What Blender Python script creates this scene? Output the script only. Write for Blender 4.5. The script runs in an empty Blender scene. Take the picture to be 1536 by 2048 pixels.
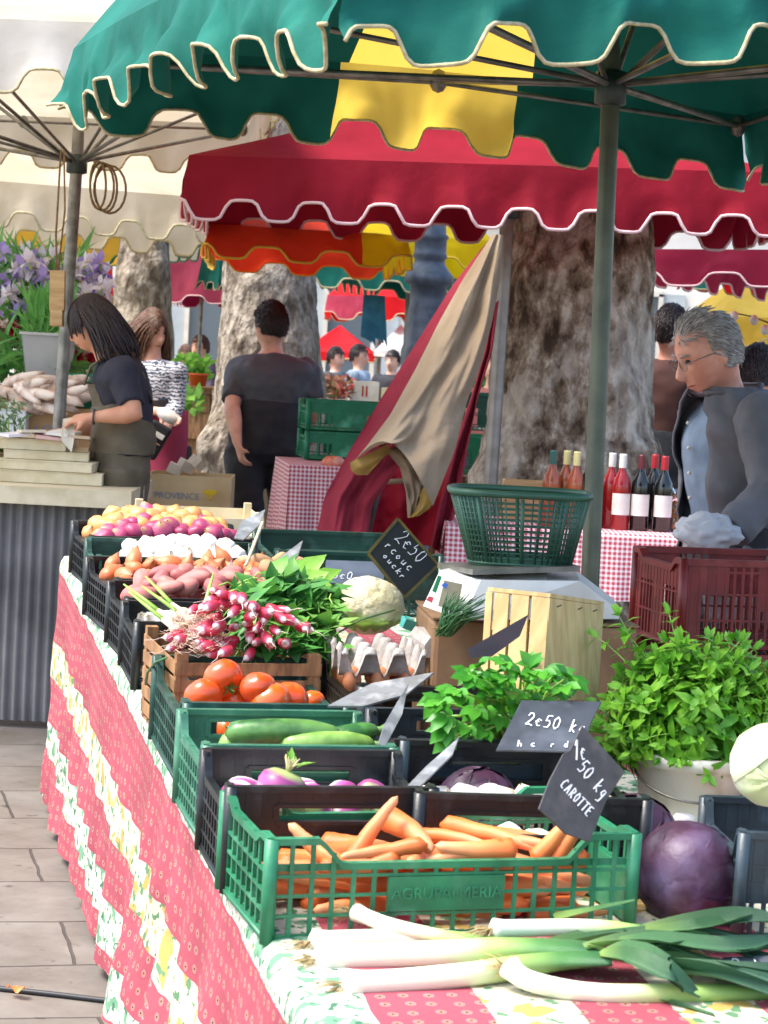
import bpy, bmesh, math, random
from mathutils import Vector as V, Matrix, noise, Euler
R = math.radians
random.seed(7)
sc = bpy.context.scene
C = sc.collection
# ------------------------------------------------------------------ camera model
FPX = 4800.0
CAM = V((0, 0, 1.6))
PITCH, ROLL = R(3.98), R(3.0)
_F = V((0, math.cos(PITCH), -math.sin(PITCH)))
_U0 = V((0, math.sin(PITCH), math.cos(PITCH)))
_R0 = V((1, 0, 0))
_RT = _R0*math.cos(ROLL) + _U0*math.sin(ROLL)
_UP = _U0*math.cos(ROLL) - _R0*math.sin(ROLL)
def ray(px, py): return _F + _RT*((px-768)/FPX) - _UP*((py-1024)/FPX)
def at(px, py, d): return CAM + ray(px, py)*d
def on_plane(px, py, p0, n):
    r = ray(px, py); return CAM + r*((p0-CAM).dot(n)/r.dot(n))
def on_z(px, py, z=0.0): return on_plane(px, py, V((0, 0, z)), V((0, 0, 1)))
def proj(p):
    q = p-CAM; d = q.dot(_F); return (768+FPX*q.dot(_RT)/d, 1024-FPX*q.dot(_UP)/d, d)
# table plane
TN, TF = at(540, 1880, 3.9), at(130, 1115, 8.0)
TU = (TF-TN).normalized()
TW = V((TU.y, -TU.x, 0)).normalized()
TZ = TW.cross(TU).normalized()
def on_table(px, py, h=0.0): return on_plane(px, py, TN+TZ*h, TZ)
def tab(u, v, h=0.0): return TN + TU*u + TW*v + TZ*h
def frame(o, x, n=None):
    n = n or TZ
    x = (x - n*x.dot(n)).normalized(); y = n.cross(x)
    m = Matrix((x, y, n)).transposed().to_4x4(); m.translation = o
    return m

cam = bpy.data.objects.new('camera', bpy.data.cameras.new('camera'))
C.objects.link(cam)
mc = Matrix((_RT, _UP, -_F)).transposed().to_4x4(); mc.translation = CAM
cam.matrix_world = mc
cam.data.sensor_fit = 'HORIZONTAL'; cam.data.sensor_width = 36
cam.data.lens = 36*FPX/1536
cam.data.clip_end = 500; cam.data.clip_start = .05
cam.data.dof.use_dof = True
cam.data.dof.focus_distance = 6.3
cam.data.dof.aperture_fstop = 18
sc.camera = cam

# ------------------------------------------------------------------ light
w = bpy.data.worlds.new('World'); sc.world = w; w.use_nodes = True
nt = w.node_tree; nt.nodes.clear()
sky = nt.nodes.new('ShaderNodeTexSky'); sky.sky_type = 'NISHITA'; sky.sun_disc = False
bg = nt.nodes.new('ShaderNodeBackground'); wo = nt.nodes.new('ShaderNodeOutputWorld')
nt.links.new(sky.outputs[0], bg.inputs[0]); nt.links.new(bg.outputs[0], wo.inputs[0])
bg.inputs[1].default_value = .15
SUN_EL, SUN_AZ = R(60), R(254)      # azimuth the light comes from, clockwise from +Y
sky.sun_elevation = SUN_EL; sky.sun_rotation = SUN_AZ
sky.dust_density = 3.0; sky.air_density = 1.0; sky.ozone_density = 1.0
sl = bpy.data.lights.new('sun', 'SUN'); sl.energy = 1.7; sl.angle = R(20); sl.color = (1, .96, .9)
so = bpy.data.objects.new('sun', sl); C.objects.link(so)
sd = V((math.sin(SUN_AZ)*math.cos(SUN_EL), math.cos(SUN_AZ)*math.cos(SUN_EL), math.sin(SUN_EL)))
so.rotation_euler = sd.to_track_quat('Z', 'Y').to_euler(); so.location = sd*30
sc.view_settings.view_transform = 'Standard'; sc.view_settings.look = 'None'
sc.view_settings.exposure = 1.68; sc.view_settings.gamma = 1
sc.render.engine = 'CYCLES'
sc.cycles.max_bounces = 6; sc.cycles.transparent_max_bounces = 8

# ------------------------------------------------------------------ materials
def hx(h):
    h = h.lstrip('#'); o = []
    for i in (0, 2, 4):
        c = int(h[i:i+2], 16)/255
        o.append(c/12.92 if c <= .04045 else ((c+.055)/1.055)**2.4)
    return (*o, 1)
def M(name, c1, c2=None, rough=.6, scale=12, bump=0., bscale=None, trans=0., metal=0., rnd=0., contrast=(.38, .62),
      stretch=(1, 1, 1), spec=.5, c3=None, s3=3, t3=(.5, .62), sss=0., coat=0., glass=0.):
    m = bpy.data.materials.new(name); m.use_nodes = True
    n = m.node_tree; N = n.nodes; L = n.links
    b = N['Principled BSDF']; out = N['Material Output']
    b.inputs['Roughness'].default_value = rough; b.inputs['Metallic'].default_value = metal
    b.inputs['Specular IOR Level'].default_value = spec
    if coat: b.inputs['Coat Weight'].default_value = coat; b.inputs['Coat Roughness'].default_value = .15
    if glass: b.inputs['Transmission Weight'].default_value = glass
    if sss:
        b.inputs['Subsurface Weight'].default_value = sss; b.inputs['Subsurface Radius'].default_value = (.02, .01, .006)
        b.inputs['Subsurface Scale'].default_value = .5
    tc = N.new('ShaderNodeTexCoord'); mp = N.new('ShaderNodeMapping'); L.new(tc.outputs['Object'], mp.inputs[0])
    mp.inputs['Scale'].default_value = stretch
    col = None
    if c2 or c3:
        nz = N.new('ShaderNodeTexNoise'); nz.inputs['Scale'].default_value = scale; nz.inputs['Detail'].default_value = 5
        L.new(mp.outputs[0], nz.inputs[0])
        rp = N.new('ShaderNodeValToRGB'); e = rp.color_ramp.elements
        e[0].position, e[1].position = contrast; e[0].color = hx(c1); e[1].color = hx(c2 or c1)
        L.new(nz.outputs[0], rp.inputs[0]); col = rp.outputs[0]
        if c3:
            n3 = N.new('ShaderNodeTexNoise'); n3.inputs['Scale'].default_value = s3; n3.inputs['Detail'].default_value = 4
            L.new(mp.outputs[0], n3.inputs[0])
            r3 = N.new('ShaderNodeValToRGB'); q = r3.color_ramp.elements; q[0].position, q[1].position = t3
            L.new(n3.outputs[0], r3.inputs[0])
            mx = N.new('ShaderNodeMixRGB'); L.new(r3.outputs[0], mx.inputs[0]); L.new(col, mx.inputs[1]); mx.inputs[2].default_value = hx(c3)
            col = mx.outputs[0]
    if rnd:
        oi = N.new('ShaderNodeObjectInfo'); hs = N.new('ShaderNodeHueSaturation')
        mr = N.new('ShaderNodeMapRange'); mr.inputs[3].default_value = 1-rnd; mr.inputs[4].default_value = 1+rnd
        L.new(oi.outputs['Random'], mr.inputs[0]); L.new(mr.outputs[0], hs.inputs['Value'])
        mh = N.new('ShaderNodeMapRange'); mh.inputs[3].default_value = .5-rnd*.04; mh.inputs[4].default_value = .5+rnd*.04
        L.new(oi.outputs['Random'], mh.inputs[0]); L.new(mh.outputs[0], hs.inputs['Hue'])
        if col: L.new(col, hs.inputs['Color'])
        else: hs.inputs['Color'].default_value = hx(c1)
        col = hs.outputs[0]
    if col: L.new(col, b.inputs['Base Color'])
    else: b.inputs['Base Color'].default_value = hx(c1)
    if bump:
        nb = N.new('ShaderNodeTexNoise'); nb.inputs['Scale'].default_value = bscale or scale; nb.inputs['Detail'].default_value = 6
        L.new(mp.outputs[0], nb.inputs[0])
        bp = N.new('ShaderNodeBump'); bp.inputs['Strength'].default_value = bump; bp.inputs['Distance'].default_value = .01
        L.new(nb.outputs[0], bp.inputs['Height']); L.new(bp.outputs[0], b.inputs['Normal'])
    if trans:
        tr = N.new('ShaderNodeBsdfTranslucent'); mx = N.new('ShaderNodeMixShader'); mx.inputs[0].default_value = trans
        if col: L.new(col, tr.inputs[0])
        else: tr.inputs[0].default_value = hx(c1)
        L.new(b.outputs[0], mx.inputs[1]); L.new(tr.outputs[0], mx.inputs[2]); L.new(mx.outputs[0], out.inputs[0])
    return m

# ------------------------------------------------------------------ mesh builder
class MB:
    def __init__(s): s.v = []; s.f = []; s.m = []; s.uv = None
    def quadgrid(s, pts, mi=0, closed=False):      # pts[i][j]
        b = len(s.v); nj = len(pts[0])
        for r in pts: s.v += [V(p) for p in r]
        for i in range(len(pts)-1):
            for j in range(nj-(0 if closed else 1)):
                k = (j+1) % nj
                s.f.append((b+i*nj+j, b+i*nj+k, b+(i+1)*nj+k, b+(i+1)*nj+j)); s.m.append(mi)
    def box(s, c, size, rot=None, mi=0, taper=1.0):
        b = len(s.v); c = V(c)
        for z in (-.5, .5):
            for x, y in ((-.5, -.5), (.5, -.5), (.5, .5), (-.5, .5)):
                k = taper if z < 0 else 1
                p = V((x*size[0]*k, y*size[1]*k, z*size[2]))
                if rot: p = rot @ p
                s.v.append(p+c)
        for q in ((0, 3, 2, 1), (4, 5, 6, 7), (0, 1, 5, 4), (1, 2, 6, 5), (2, 3, 7, 6), (3, 0, 4, 7)):
            s.f.append(tuple(b+i for i in q)); s.m.append(mi)
    def bar(s, a, b_, w, h, up=V((0, 0, 1)), mi=0):
        a = V(a); b_ = V(b_); d = b_-a
        if d.length < 1e-6: return
        x = d.normalized(); y = up.cross(x)
        if y.length < 1e-4: y = V((0, 1, 0)).cross(x)
        y.normalize(); z = x.cross(y)
        s.box((a+b_)/2, (d.length, w, h), Matrix((x, y, z)).transposed(), mi)
    def tube(s, pts, rad, n=8, ref=None, caps=True, mi=0):
        pts = [V(p) for p in pts]; rings = []
        if not hasattr(rad, '__len__'): rad = [rad]*len(pts)
        prev = None
        for i, p in enumerate(pts):
            t = (pts[min(i+1, len(pts)-1)]-pts[max(i-1, 0)])
            if t.length < 1e-9: t = V((0, 0, 1))
            t.normalize()
            if ref is not None: a = V(ref) - t*V(ref).dot(t)
            elif prev is not None: a = prev - t*prev.dot(t)
            else: a = t.cross(V((0, 0, 1))) if abs(t.z) < .9 else t.cross(V((1, 0, 0)))
            if a.length < 1e-6: a = t.orthogonal()
            a.normalize(); prev = a; b = t.cross(a)
            r = rad[i]; ra, rb = r if isinstance(r, tuple) else (r, r)
            rings.append([p+a*(ra*math.cos(2*math.pi*k/n))+b*(rb*math.sin(2*math.pi*k/n)) for k in range(n)])
        st = len(s.v); s.quadgrid(rings, mi, True)
        if caps:
            s.f.append(tuple(st+k for k in reversed(range(n)))); s.m.append(mi)
            e = st+(len(pts)-1)*n; s.f.append(tuple(e+k for k in range(n))); s.m.append(mi)
    def lathe(s, prof, n=16, M4=None, mi=0, fn=None):
        rings = []
        for r, z in prof:
            rg = []
            for k in range(n):
                a = 2*math.pi*k/n; p = V((r*math.cos(a), r*math.sin(a), z))
                if fn: p = fn(p, a)
                rg.append(M4 @ p if M4 else p)
            rings.append(rg)
        s.quadgrid(rings, mi, True)
    def ell(s, c, r, n=12, rot=None, mi=0, fn=None):
        rings = []
        for i in range(n+1):
            th = math.pi*(i/n)*.998+.001; rg = []
            for k in range(2*n):
                a = math.pi*k/n; d = V((math.sin(th)*math.cos(a), math.sin(th)*math.sin(a), -math.cos(th)))
                p = V((d.x*r[0], d.y*r[1], d.z*r[2]))
                if fn: p = fn(p, d)
                if rot: p = rot @ p
                rg.append(p+V(c))
            rings.append(rg)
        s.quadgrid(rings, mi, True)
    def poly(s, pts, mi=0):
        b = len(s.v); s.v += [V(p) for p in pts]; s.f.append(tuple(range(b, b+len(pts)))); s.m.append(mi)
    def prism(s, pts, dv, mi=0):                     # polygon pts extruded by vector dv
        pts = [V(p) for p in pts]; dv = V(dv); n = len(pts); b = len(s.v)
        s.v += pts + [p+dv for p in pts]
        s.f.append(tuple(b+i for i in reversed(range(n)))); s.f.append(tuple(b+n+i for i in range(n))); s.m += [mi, mi]
        for i in range(n):
            j = (i+1) % n; s.f.append((b+i, b+j, b+n+j, b+n+i)); s.m.append(mi)
    def leaf(s, base, d, up, L, W, curl=.2, mi=0, seg=3):
        d = V(d).normalized(); up = V(up); sd_ = d.cross(up)
        if sd_.length < 1e-4: sd_ = d.orthogonal()
        sd_.normalize(); nn = sd_.cross(d); b = len(s.v)
        prof = [(0, .12), (.3, .85), (.62, .9), (1, .03)] if seg == 3 else [(0, .1), (.45, 1), (1, .03)]
        for t, wd in prof:
            c = V(base)+d*(L*t)-nn*(curl*L*t*t)
            s.v += [c-sd_*(W*.5*wd)+nn*(W*.12*wd), c, c+sd_*(W*.5*wd)+nn*(W*.12*wd)]
        for i in range(len(prof)-1):
            for j in (0, 1):
                a = b+i*3+j; s.f.append((a, a+1, a+4, a+3)); s.m.append(mi)
    def xf(s, m):
        s.v = [m @ p for p in s.v]; return s
    def build(s, name, mat, parent=None, world=False, origin=None, smooth=True, auto=None):
        me = bpy.data.meshes.new(name)
        vs = s.v
        if parent is not None and world:
            im = MW[parent.name].inverted(); vs = [im @ p for p in vs]
        if origin is not None: vs = [p-V(origin) for p in vs]
        me.from_pydata([tuple(p) for p in vs], [], s.f)
        mats = mat if isinstance(mat, (list, tuple)) else [mat]
        for m_ in mats: me.materials.append(m_)
        if len(mats) > 1: me.polygons.foreach_set('material_index', s.m)
        if s.uv:
            ul = me.uv_layers.new(name='UVMap')
            for lp in me.loops: ul.data[lp.index].uv = s.uv[lp.vertex_index]
        if smooth:
            me.polygons.foreach_set('use_smooth', [True]*len(me.polygons))
            if auto: me.set_sharp_from_angle(angle=R(auto))
        me.update()
        o = bpy.data.objects.new(name, me); C.objects.link(o)
        if parent is not None:
            o.parent = parent; MW[o.name] = MW[parent.name]
        else:
            if origin is not None: o.location = origin
            MW[o.name] = Matrix.Translation(o.location)
        return o
MW = {}
def tag(o, label, cat, group=None, kind=None):
    if label: o['label'] = label
    if cat: o['category'] = cat
    if group: o['group'] = group
    if kind: o['kind'] = kind
    return o
def thing(name, label, cat, m, group=None):
    o = bpy.data.objects.new(name, None); C.objects.link(o); o.empty_display_size = .1
    m = m if isinstance(m, Matrix) else Matrix.Translation(V(m))
    o.matrix_world = m; MW[o.name] = m
    return tag(o, label, cat, group)
def inst(me, name, m, label, cat, group=None):
    o = bpy.data.objects.new(name, me); C.objects.link(o); o.matrix_world = m; MW[o.name] = m
    return tag(o, label, cat, group)
def kids(o): return [c for c in bpy.data.objects if c.parent == o]
def dup(root, m, label=None, group=None):
    r = root.copy(); C.objects.link(r); r.matrix_world = m; MW[r.name] = m
    if label: r['label'] = label
    if group: r['group'] = group
    for ch in kids(root):
        c = ch.copy(); C.objects.link(c); c.parent = r
        for g in kids(ch):
            d = g.copy(); C.objects.link(d); d.parent = c
    return r
def remesh(mb, vox=.01, sm=4, sub=None):
    me = bpy.data.meshes.new('tmp'); me.from_pydata([tuple(p) for p in mb.v], [], mb.f); me.update()
    bm = bmesh.new(); bm.from_mesh(me); bmesh.ops.remove_doubles(bm, verts=bm.verts, dist=1e-5)
    bmesh.ops.holes_fill(bm, edges=[e for e in bm.edges if e.is_boundary], sides=64)
    bmesh.ops.recalc_face_normals(bm, faces=bm.faces); bm.to_mesh(me); bm.free()
    o = bpy.data.objects.new('tmp', me); C.objects.link(o)
    r = o.modifiers.new('r', 'REMESH'); r.mode = 'VOXEL'; r.voxel_size = vox
    s_ = o.modifiers.new('s', 'SMOOTH'); s_.iterations = sm; s_.factor = .5
    dg = bpy.context.evaluated_depsgraph_get(); me2 = bpy.data.meshes.new_from_object(o.evaluated_get(dg))
    out = MB(); out.v = [v.co.copy() for v in me2.vertices]; out.f = [tuple(p.vertices) for p in me2.polygons]; out.m = [0]*len(out.f)
    bpy.data.objects.remove(o); bpy.data.meshes.remove(me); bpy.data.meshes.remove(me2)
    return out
def text_mb(txt, size, m, depth=.002, bold=0.):
    cu = bpy.data.curves.new('t', 'FONT'); cu.body = txt; cu.size = size; cu.extrude = depth; cu.align_x = 'CENTER'; cu.align_y = 'CENTER'; cu.offset = bold
    o = bpy.data.objects.new('t', cu); C.objects.link(o)
    dg = bpy.context.evaluated_depsgraph_get(); me = bpy.data.meshes.new_from_object(o.evaluated_get(dg))
    out = MB(); out.v = [m @ v.co for v in me.vertices]; out.f = [tuple(p.vertices) for p in me.polygons]; out.m = [0]*len(out.f)
    bpy.data.objects.remove(o); bpy.data.meshes.remove(me)
    return out
GL = {'2': [[(.05,.75),(.2,.98),(.5,.95),(.6,.7),(.35,.35),(.02,.02),(.3,.08),(.7,.0)]],
 '5': [[(.65,1),(.2,.97),(.12,.55),(.45,.6),(.6,.35),(.45,.05),(.05,.05)]],
 '0': [[(.35,1),(.08,.7),(.1,.25),(.35,0),(.6,.25),(.6,.75),(.35,1)]],
 '1': [[(.1,.7),(.35,1),(.3,0)]], 'e': [[(.6,.5),(.3,.6),(.1,.35),(.3,.05),(.6,.1)],[(.0,.38),(.4,.38)]],
 'k': [[(.15,1),(.1,0)],[(.5,.6),(.12,.3),(.55,0)]], 'g': [[(.5,.55),(.2,.55),(.1,.25),(.35,.1),(.5,.5),(.45,-.35),(.15,-.4)]],
 'C': [[(.6,.85),(.35,1),(.1,.6),(.15,.1),(.55,.05)]], 'A': [[(.05,0),(.35,1),(.6,0)],[(.15,.4),(.52,.4)]],
 'R': [[(.1,0),(.15,1),(.55,.85),(.5,.55),(.15,.5),(.6,0)]], 'O': [[(.35,1),(.08,.6),(.2,.05),(.5,.1),(.6,.7),(.35,1)]],
 'T': [[(.0,.95),(.7,1)],[(.36,1),(.3,0)]], 'E': [[(.6,1),(.1,.95),(.1,.02),(.6,0)],[(.1,.5),(.5,.55)]], ' ': [], '/': [[(.1,0),(.6,1)]],
 'c': [[(.5,.5),(.25,.55),(.1,.25),(.3,.02),(.55,.1)]], 'h': [[(.12,1),(.1,0)],[(.1,.4),(.35,.55),(.5,.4),(.5,0)]], 'd': [[(.5,1),(.48,0)],[(.48,.4),(.2,.5),(.1,.2),(.3,.0),(.48,.15)]],
 'o': [[(.3,.5),(.08,.25),(.3,0),(.5,.25),(.3,.5)]], 'u': [[(.1,.5),(.15,.05),(.4,.05),(.5,.5),(.52,0)]], 'r': [[(.12,.5),(.12,0)],[(.12,.35),(.4,.52)]]}
def chalk(mb, txt, m, h, wid=.0022, slant=.15, adv=.8):
    x = 0
    for ch in txt:
        for st in GL.get(ch, []):
            pts = []
            for i, (a, b) in enumerate(st):
                pts.append(m @ V((x+(a+b*slant)*h*.62, b*h, .0016)))
            for a, b in zip(pts, pts[1:]):
                n_ = (m.to_3x3() @ V((0, 0, 1))).normalized(); mb.bar(a, b, wid*random.uniform(.7, 1.2), .0012, up=n_)
        x += adv*h*.62*1.1
def rn(a, b): return random.uniform(a, b)
def nz3(p, s=1.0): return noise.noise(V(p)*s)
# ------------------------------------------------------------------ shared materials
def mat_pavers():
    m = bpy.data.materials.new('pavers'); m.use_nodes = True; n = m.node_tree; N = n.nodes; L = n.links; b = N['Principled BSDF']
    tc = N.new('ShaderNodeTexCoord'); mp = N.new('ShaderNodeMapping'); mp.inputs['Rotation'].default_value = (0, 0, R(-14)); L.new(tc.outputs['Object'], mp.inputs[0])
    wn = N.new('ShaderNodeTexNoise'); wn.inputs['Scale'].default_value = 2.2; wn.inputs['Detail'].default_value = 3; L.new(mp.outputs[0], wn.inputs[0])
    wm = N.new('ShaderNodeMixRGB'); wm.blend_type = 'ADD'; wm.inputs[0].default_value = .06; L.new(mp.outputs[0], wm.inputs[1]); L.new(wn.outputs['Color'], wm.inputs[2])
    br = N.new('ShaderNodeTexBrick'); br.offset = .37; br.inputs['Scale'].default_value = 1; br.inputs['Brick Width'].default_value = .78; br.inputs['Row Height'].default_value = .46
    br.inputs['Mortar Size'].default_value = .006; br.inputs['Mortar Smooth'].default_value = .35; br.inputs['Color1'].default_value = hx('7a736a'); br.inputs['Color2'].default_value = hx('827c74'); br.inputs['Mortar'].default_value = hx('4e4842')
    L.new(wm.outputs[0], br.inputs[0])
    nz = N.new('ShaderNodeTexNoise'); nz.inputs['Scale'].default_value = 3.2; nz.inputs['Detail'].default_value = 9; nz.inputs['Roughness'].default_value = .65; L.new(tc.outputs['Object'], nz.inputs[0])
    rp = N.new('ShaderNodeValToRGB'); rp.color_ramp.elements[0].position = .3; rp.color_ramp.elements[0].color = hx('a3988e'); rp.color_ramp.elements[1].position = .7; rp.color_ramp.elements[1].color = (1, 1, 1, 1)
    L.new(nz.outputs[0], rp.inputs[0])
    mx = N.new('ShaderNodeMixRGB'); mx.blend_type = 'MULTIPLY'; mx.inputs[0].default_value = .8; L.new(br.outputs[0], mx.inputs[1]); L.new(rp.outputs[0], mx.inputs[2])
    n2 = N.new('ShaderNodeTexNoise'); n2.inputs['Scale'].default_value = 16; n2.inputs['Detail'].default_value = 4; L.new(tc.outputs['Object'], n2.inputs[0])
    r2 = N.new('ShaderNodeValToRGB'); r2.color_ramp.elements[0].position = .27; r2.color_ramp.elements[0].color = hx('6b6058'); r2.color_ramp.elements[1].position = .36; r2.color_ramp.elements[1].color = (1, 1, 1, 1); L.new(n2.outputs[0], r2.inputs[0])
    m2 = N.new('ShaderNodeMixRGB'); m2.blend_type = 'MULTIPLY'; m2.inputs[0].default_value = .7; L.new(mx.outputs[0], m2.inputs[1]); L.new(r2.outputs[0], m2.inputs[2])
    L.new(m2.outputs[0], b.inputs['Base Color']); b.inputs['Roughness'].default_value = .7
    bp = N.new('ShaderNodeBump'); bp.inputs['Distance'].default_value = .01; bp.inputs['Strength'].default_value = .6
    ad = N.new('ShaderNodeMath'); ad.operation = 'SUBTRACT'; L.new(nz.outputs[0], ad.inputs[0]); L.new(br.outputs['Fac'], ad.inputs[1]); L.new(ad.outputs[0], bp.inputs['Height']); L.new(bp.outputs[0], b.inputs['Normal'])
    return m
def mat_cloth():
    m = bpy.data.materials.new('provence_print'); m.use_nodes = True; n = m.node_tree; N = n.nodes; L = n.links; b = N['Principled BSDF']
    uv = N.new('ShaderNodeUVMap'); uv.uv_map = 'UVMap'; sp = N.new('ShaderNodeSeparateXYZ'); L.new(uv.outputs[0], sp.inputs[0])
    def math_(op, a, b_=None, c=None):
        q = N.new('ShaderNodeMath'); q.operation = op
        for i, x in enumerate((a, b_, c)):
            if x is None: continue
            if isinstance(x, (int, float)): q.inputs[i].default_value = x
            else: L.new(x, q.inputs[i])
        return q.outputs[0]
    vv = sp.outputs['Y']; uu = sp.outputs['X']
    # V in [-1.2,1.8] -> ramp
    wob = N.new('ShaderNodeTexNoise'); wob.inputs['Scale'].default_value = 9; L.new(uv.outputs[0], wob.inputs[0])
    v2 = math_('MULTIPLY_ADD', wob.outputs[0], .022, vv)
    t = math_('DIVIDE', math_('ADD', v2, 1.2), 3.0)
    rp = N.new('ShaderNodeValToRGB'); rp.color_ramp.interpolation = 'CONSTANT'
    stops = [(-1.2, 1), (-.80, 0), (-.64, 1), (-.53, 0), (-.38, .5), (-.27, 0), (-.045, 1), (.10, 0), (.27, .5), (.41, 0), (.56, .5), (.70, 0), (.85, 1), (1.0, 0), (1.15, .5), (1.3, 0)]
    e = rp.color_ramp.elements
    for i, (p, c) in enumerate(stops):
        q = e[i] if i < 2 else e.new((p+1.2)/3)
        q.position = (p+1.2)/3; q.color = (c, c, c, 1)
    L.new(t, rp.inputs[0])
    # red ground with small ringed dots
    mp = N.new('ShaderNodeMapping'); mp.inputs['Scale'].default_value = (25, 27, 1); L.new(uv.outputs[0], mp.inputs[0])
    vo = N.new('ShaderNodeTexVoronoi'); vo.voronoi_dimensions = '2D'; vo.inputs['Scale'].default_value = 1; vo.inputs['Randomness'].default_value = .25; L.new(mp.outputs[0], vo.inputs[0])
    rr = N.new('ShaderNodeValToRGB'); rr.color_ramp.interpolation = 'CONSTANT'; q = rr.color_ramp.elements
    q[0].position = 0; q[0].color = hx('4a2a1c'); q[1].position = .08; q[1].color = hx('c9a07a')
    for p, c in ((.125, 'a04854'), (.17, 'c9948a'), (.215, 'aa4856')): k = q.new(p); k.color = hx(c)
    L.new(vo.outputs['Distance'], rr.inputs[0])
    # cream with yellow and green flowers
    def blot(sc_, c, lo, base, seed):
        nn = N.new('ShaderNodeTexNoise'); nn.noise_dimensions = '4D'; nn.inputs['W'].default_value = seed; nn.inputs['Scale'].default_value = sc_; nn.inputs['Detail'].default_value = 2.5; L.new(uv.outputs[0], nn.inputs[0])
        r_ = N.new('ShaderNodeValToRGB'); r_.color_ramp.elements[0].position = lo; r_.color_ramp.elements[1].position = lo+.02; L.new(nn.outputs[0], r_.inputs[0])
        x_ = N.new('ShaderNodeMixRGB'); L.new(r_.outputs[0], x_.inputs[0])
        if isinstance(base, str): x_.inputs[1].default_value = hx(base)
        else: L.new(base, x_.inputs[1])
        x_.inputs[2].default_value = hx(c); return x_.outputs[0]
    cy = blot(17, 'c2a050', .55, 'd9d0b4', 1); cy = blot(30, '5f8a62', .57, cy, 5); cy = blot(60, 'a8403a', .68, cy, 9)
    cg = blot(22, '6d9c7a', .54, 'd2d0bc', 3); cg = blot(44, '3f7557', .58, cg, 7); cg = blot(50, 'cfa74a', .66, cg, 8)
    st = N.new('ShaderNodeValToRGB'); st.color_ramp.interpolation = 'CONSTANT'; st.color_ramp.elements[1].position = .25; L.new(rp.outputs[0], st.inputs[0])
    s2 = N.new('ShaderNodeValToRGB'); s2.color_ramp.interpolation = 'CONSTANT'; s2.color_ramp.elements[1].position = .75; L.new(rp.outputs[0], s2.inputs[0])
    a = N.new('ShaderNodeMixRGB'); L.new(s2.outputs[0], a.inputs[0]); L.new(cy, a.inputs[1]); L.new(cg, a.inputs[2])
    c = N.new('ShaderNodeMixRGB'); L.new(st.outputs[0], c.inputs[0]); L.new(rr.outputs[0], c.inputs[1]); L.new(a.outputs[0], c.inputs[2])
    L.new(c.outputs[0], b.inputs['Base Color']); b.inputs['Roughness'].default_value = .75; b.inputs['Specular IOR Level'].default_value = .25
    nb = N.new('ShaderNodeTexNoise'); nb.inputs['Scale'].default_value = 14; nb.inputs['Detail'].default_value = 6; L.new(uv.outputs[0], nb.inputs[0])
    bp = N.new('ShaderNodeBump'); bp.inputs['Distance'].default_value = .012; bp.inputs['Strength'].default_value = .5; L.new(nb.outputs[0], bp.inputs['Height']); L.new(bp.outputs[0], b.inputs['Normal'])
    dn = N.new('ShaderNodeTexNoise'); dn.inputs['Scale'].default_value = 3; dn.inputs['Detail'].default_value = 6; L.new(uv.outputs[0], dn.inputs[0]); dm = N.new('ShaderNodeMapRange'); dm.inputs[1].default_value = .3; dm.inputs[2].default_value = .7; dm.inputs[3].default_value = .70; dm.inputs[4].default_value = .96; L.new(dn.outputs[0], dm.inputs[0]); hv = N.new('ShaderNodeHueSaturation'); hv.inputs['Saturation'].default_value = .95; L.new(dm.outputs[0], hv.inputs['Value']); L.new(c.outputs[0], hv.inputs['Color']); L.new(hv.outputs[0], b.inputs['Base Color'])
    return m
def mat_check(name, k=52, c1='b83a4c', c2='f0dfe0'):
    m = bpy.data.materials.new(name); m.use_nodes = True; n = m.node_tree; N = n.nodes; L = n.links; b = N['Principled BSDF']
    tc = N.new('ShaderNodeTexCoord'); sp = N.new('ShaderNodeSeparateXYZ'); L.new(tc.outputs['UV'], sp.inputs[0])
    outs = []
    for a in ('X', 'Y'):
        s = N.new('ShaderNodeMath'); s.operation = 'MULTIPLY'; s.inputs[1].default_value = k; L.new(sp.outputs[a], s.inputs[0])
        f = N.new('ShaderNodeMath'); f.operation = 'FRACT'; L.new(s.outputs[0], f.inputs[0])
        g = N.new('ShaderNodeMath'); g.operation = 'GREATER_THAN'; g.inputs[1].default_value = .45; L.new(f.outputs[0], g.inputs[0]); outs.append(g.outputs[0])
    ad = N.new('ShaderNodeMath'); ad.operation = 'ADD'; L.new(outs[0], ad.inputs[0]); L.new(outs[1], ad.inputs[1])
    hf = N.new('ShaderNodeMath'); hf.operation = 'MULTIPLY'; hf.inputs[1].default_value = .5; L.new(ad.outputs[0], hf.inputs[0])
    mx = N.new('ShaderNodeMixRGB'); mx.inputs[1].default_value = hx(c2); mx.inputs[2].default_value = hx(c1); L.new(hf.outputs[0], mx.inputs[0])
    L.new(mx.outputs[0], b.inputs['Base Color']); b.inputs['Roughness'].default_value = .7
    return m
m_wood = M('raw_wood', 'c9a876', 'b08c5c', rough=.7, scale=6, stretch=(1, 8, 8), bump=.2)
m_palewood = M('pale_wood', 'dccfae', 'c9ba94', rough=.7, scale=5, stretch=(2, 14, 2), bump=.15)
m_oldwood = M('old_wood', 'a67c52', '7d5a3a', rough=.75, scale=7, stretch=(8, 2, 2), bump=.3)
m_iron = M('dark_steel', '46504a', '3a423e', rough=.45, scale=30, bump=.1, metal=.5)
m_steel = M('grey_steel', '8d8a82', '6d6a63', rough=.4, scale=18, metal=.6)
m_white = M('white_plastic', 'e4e2da', 'cfccc2', rough=.35, scale=8)
m_string = M('twine', '8c6f48', '6f5636', rough=.9, scale=60)
m_green = M('green_plastic', '2b8059', '1d6443', rough=.42, scale=9, bump=.08, bscale=60, c3='4d8f6d', s3=14, t3=(.55, .75))
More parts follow.
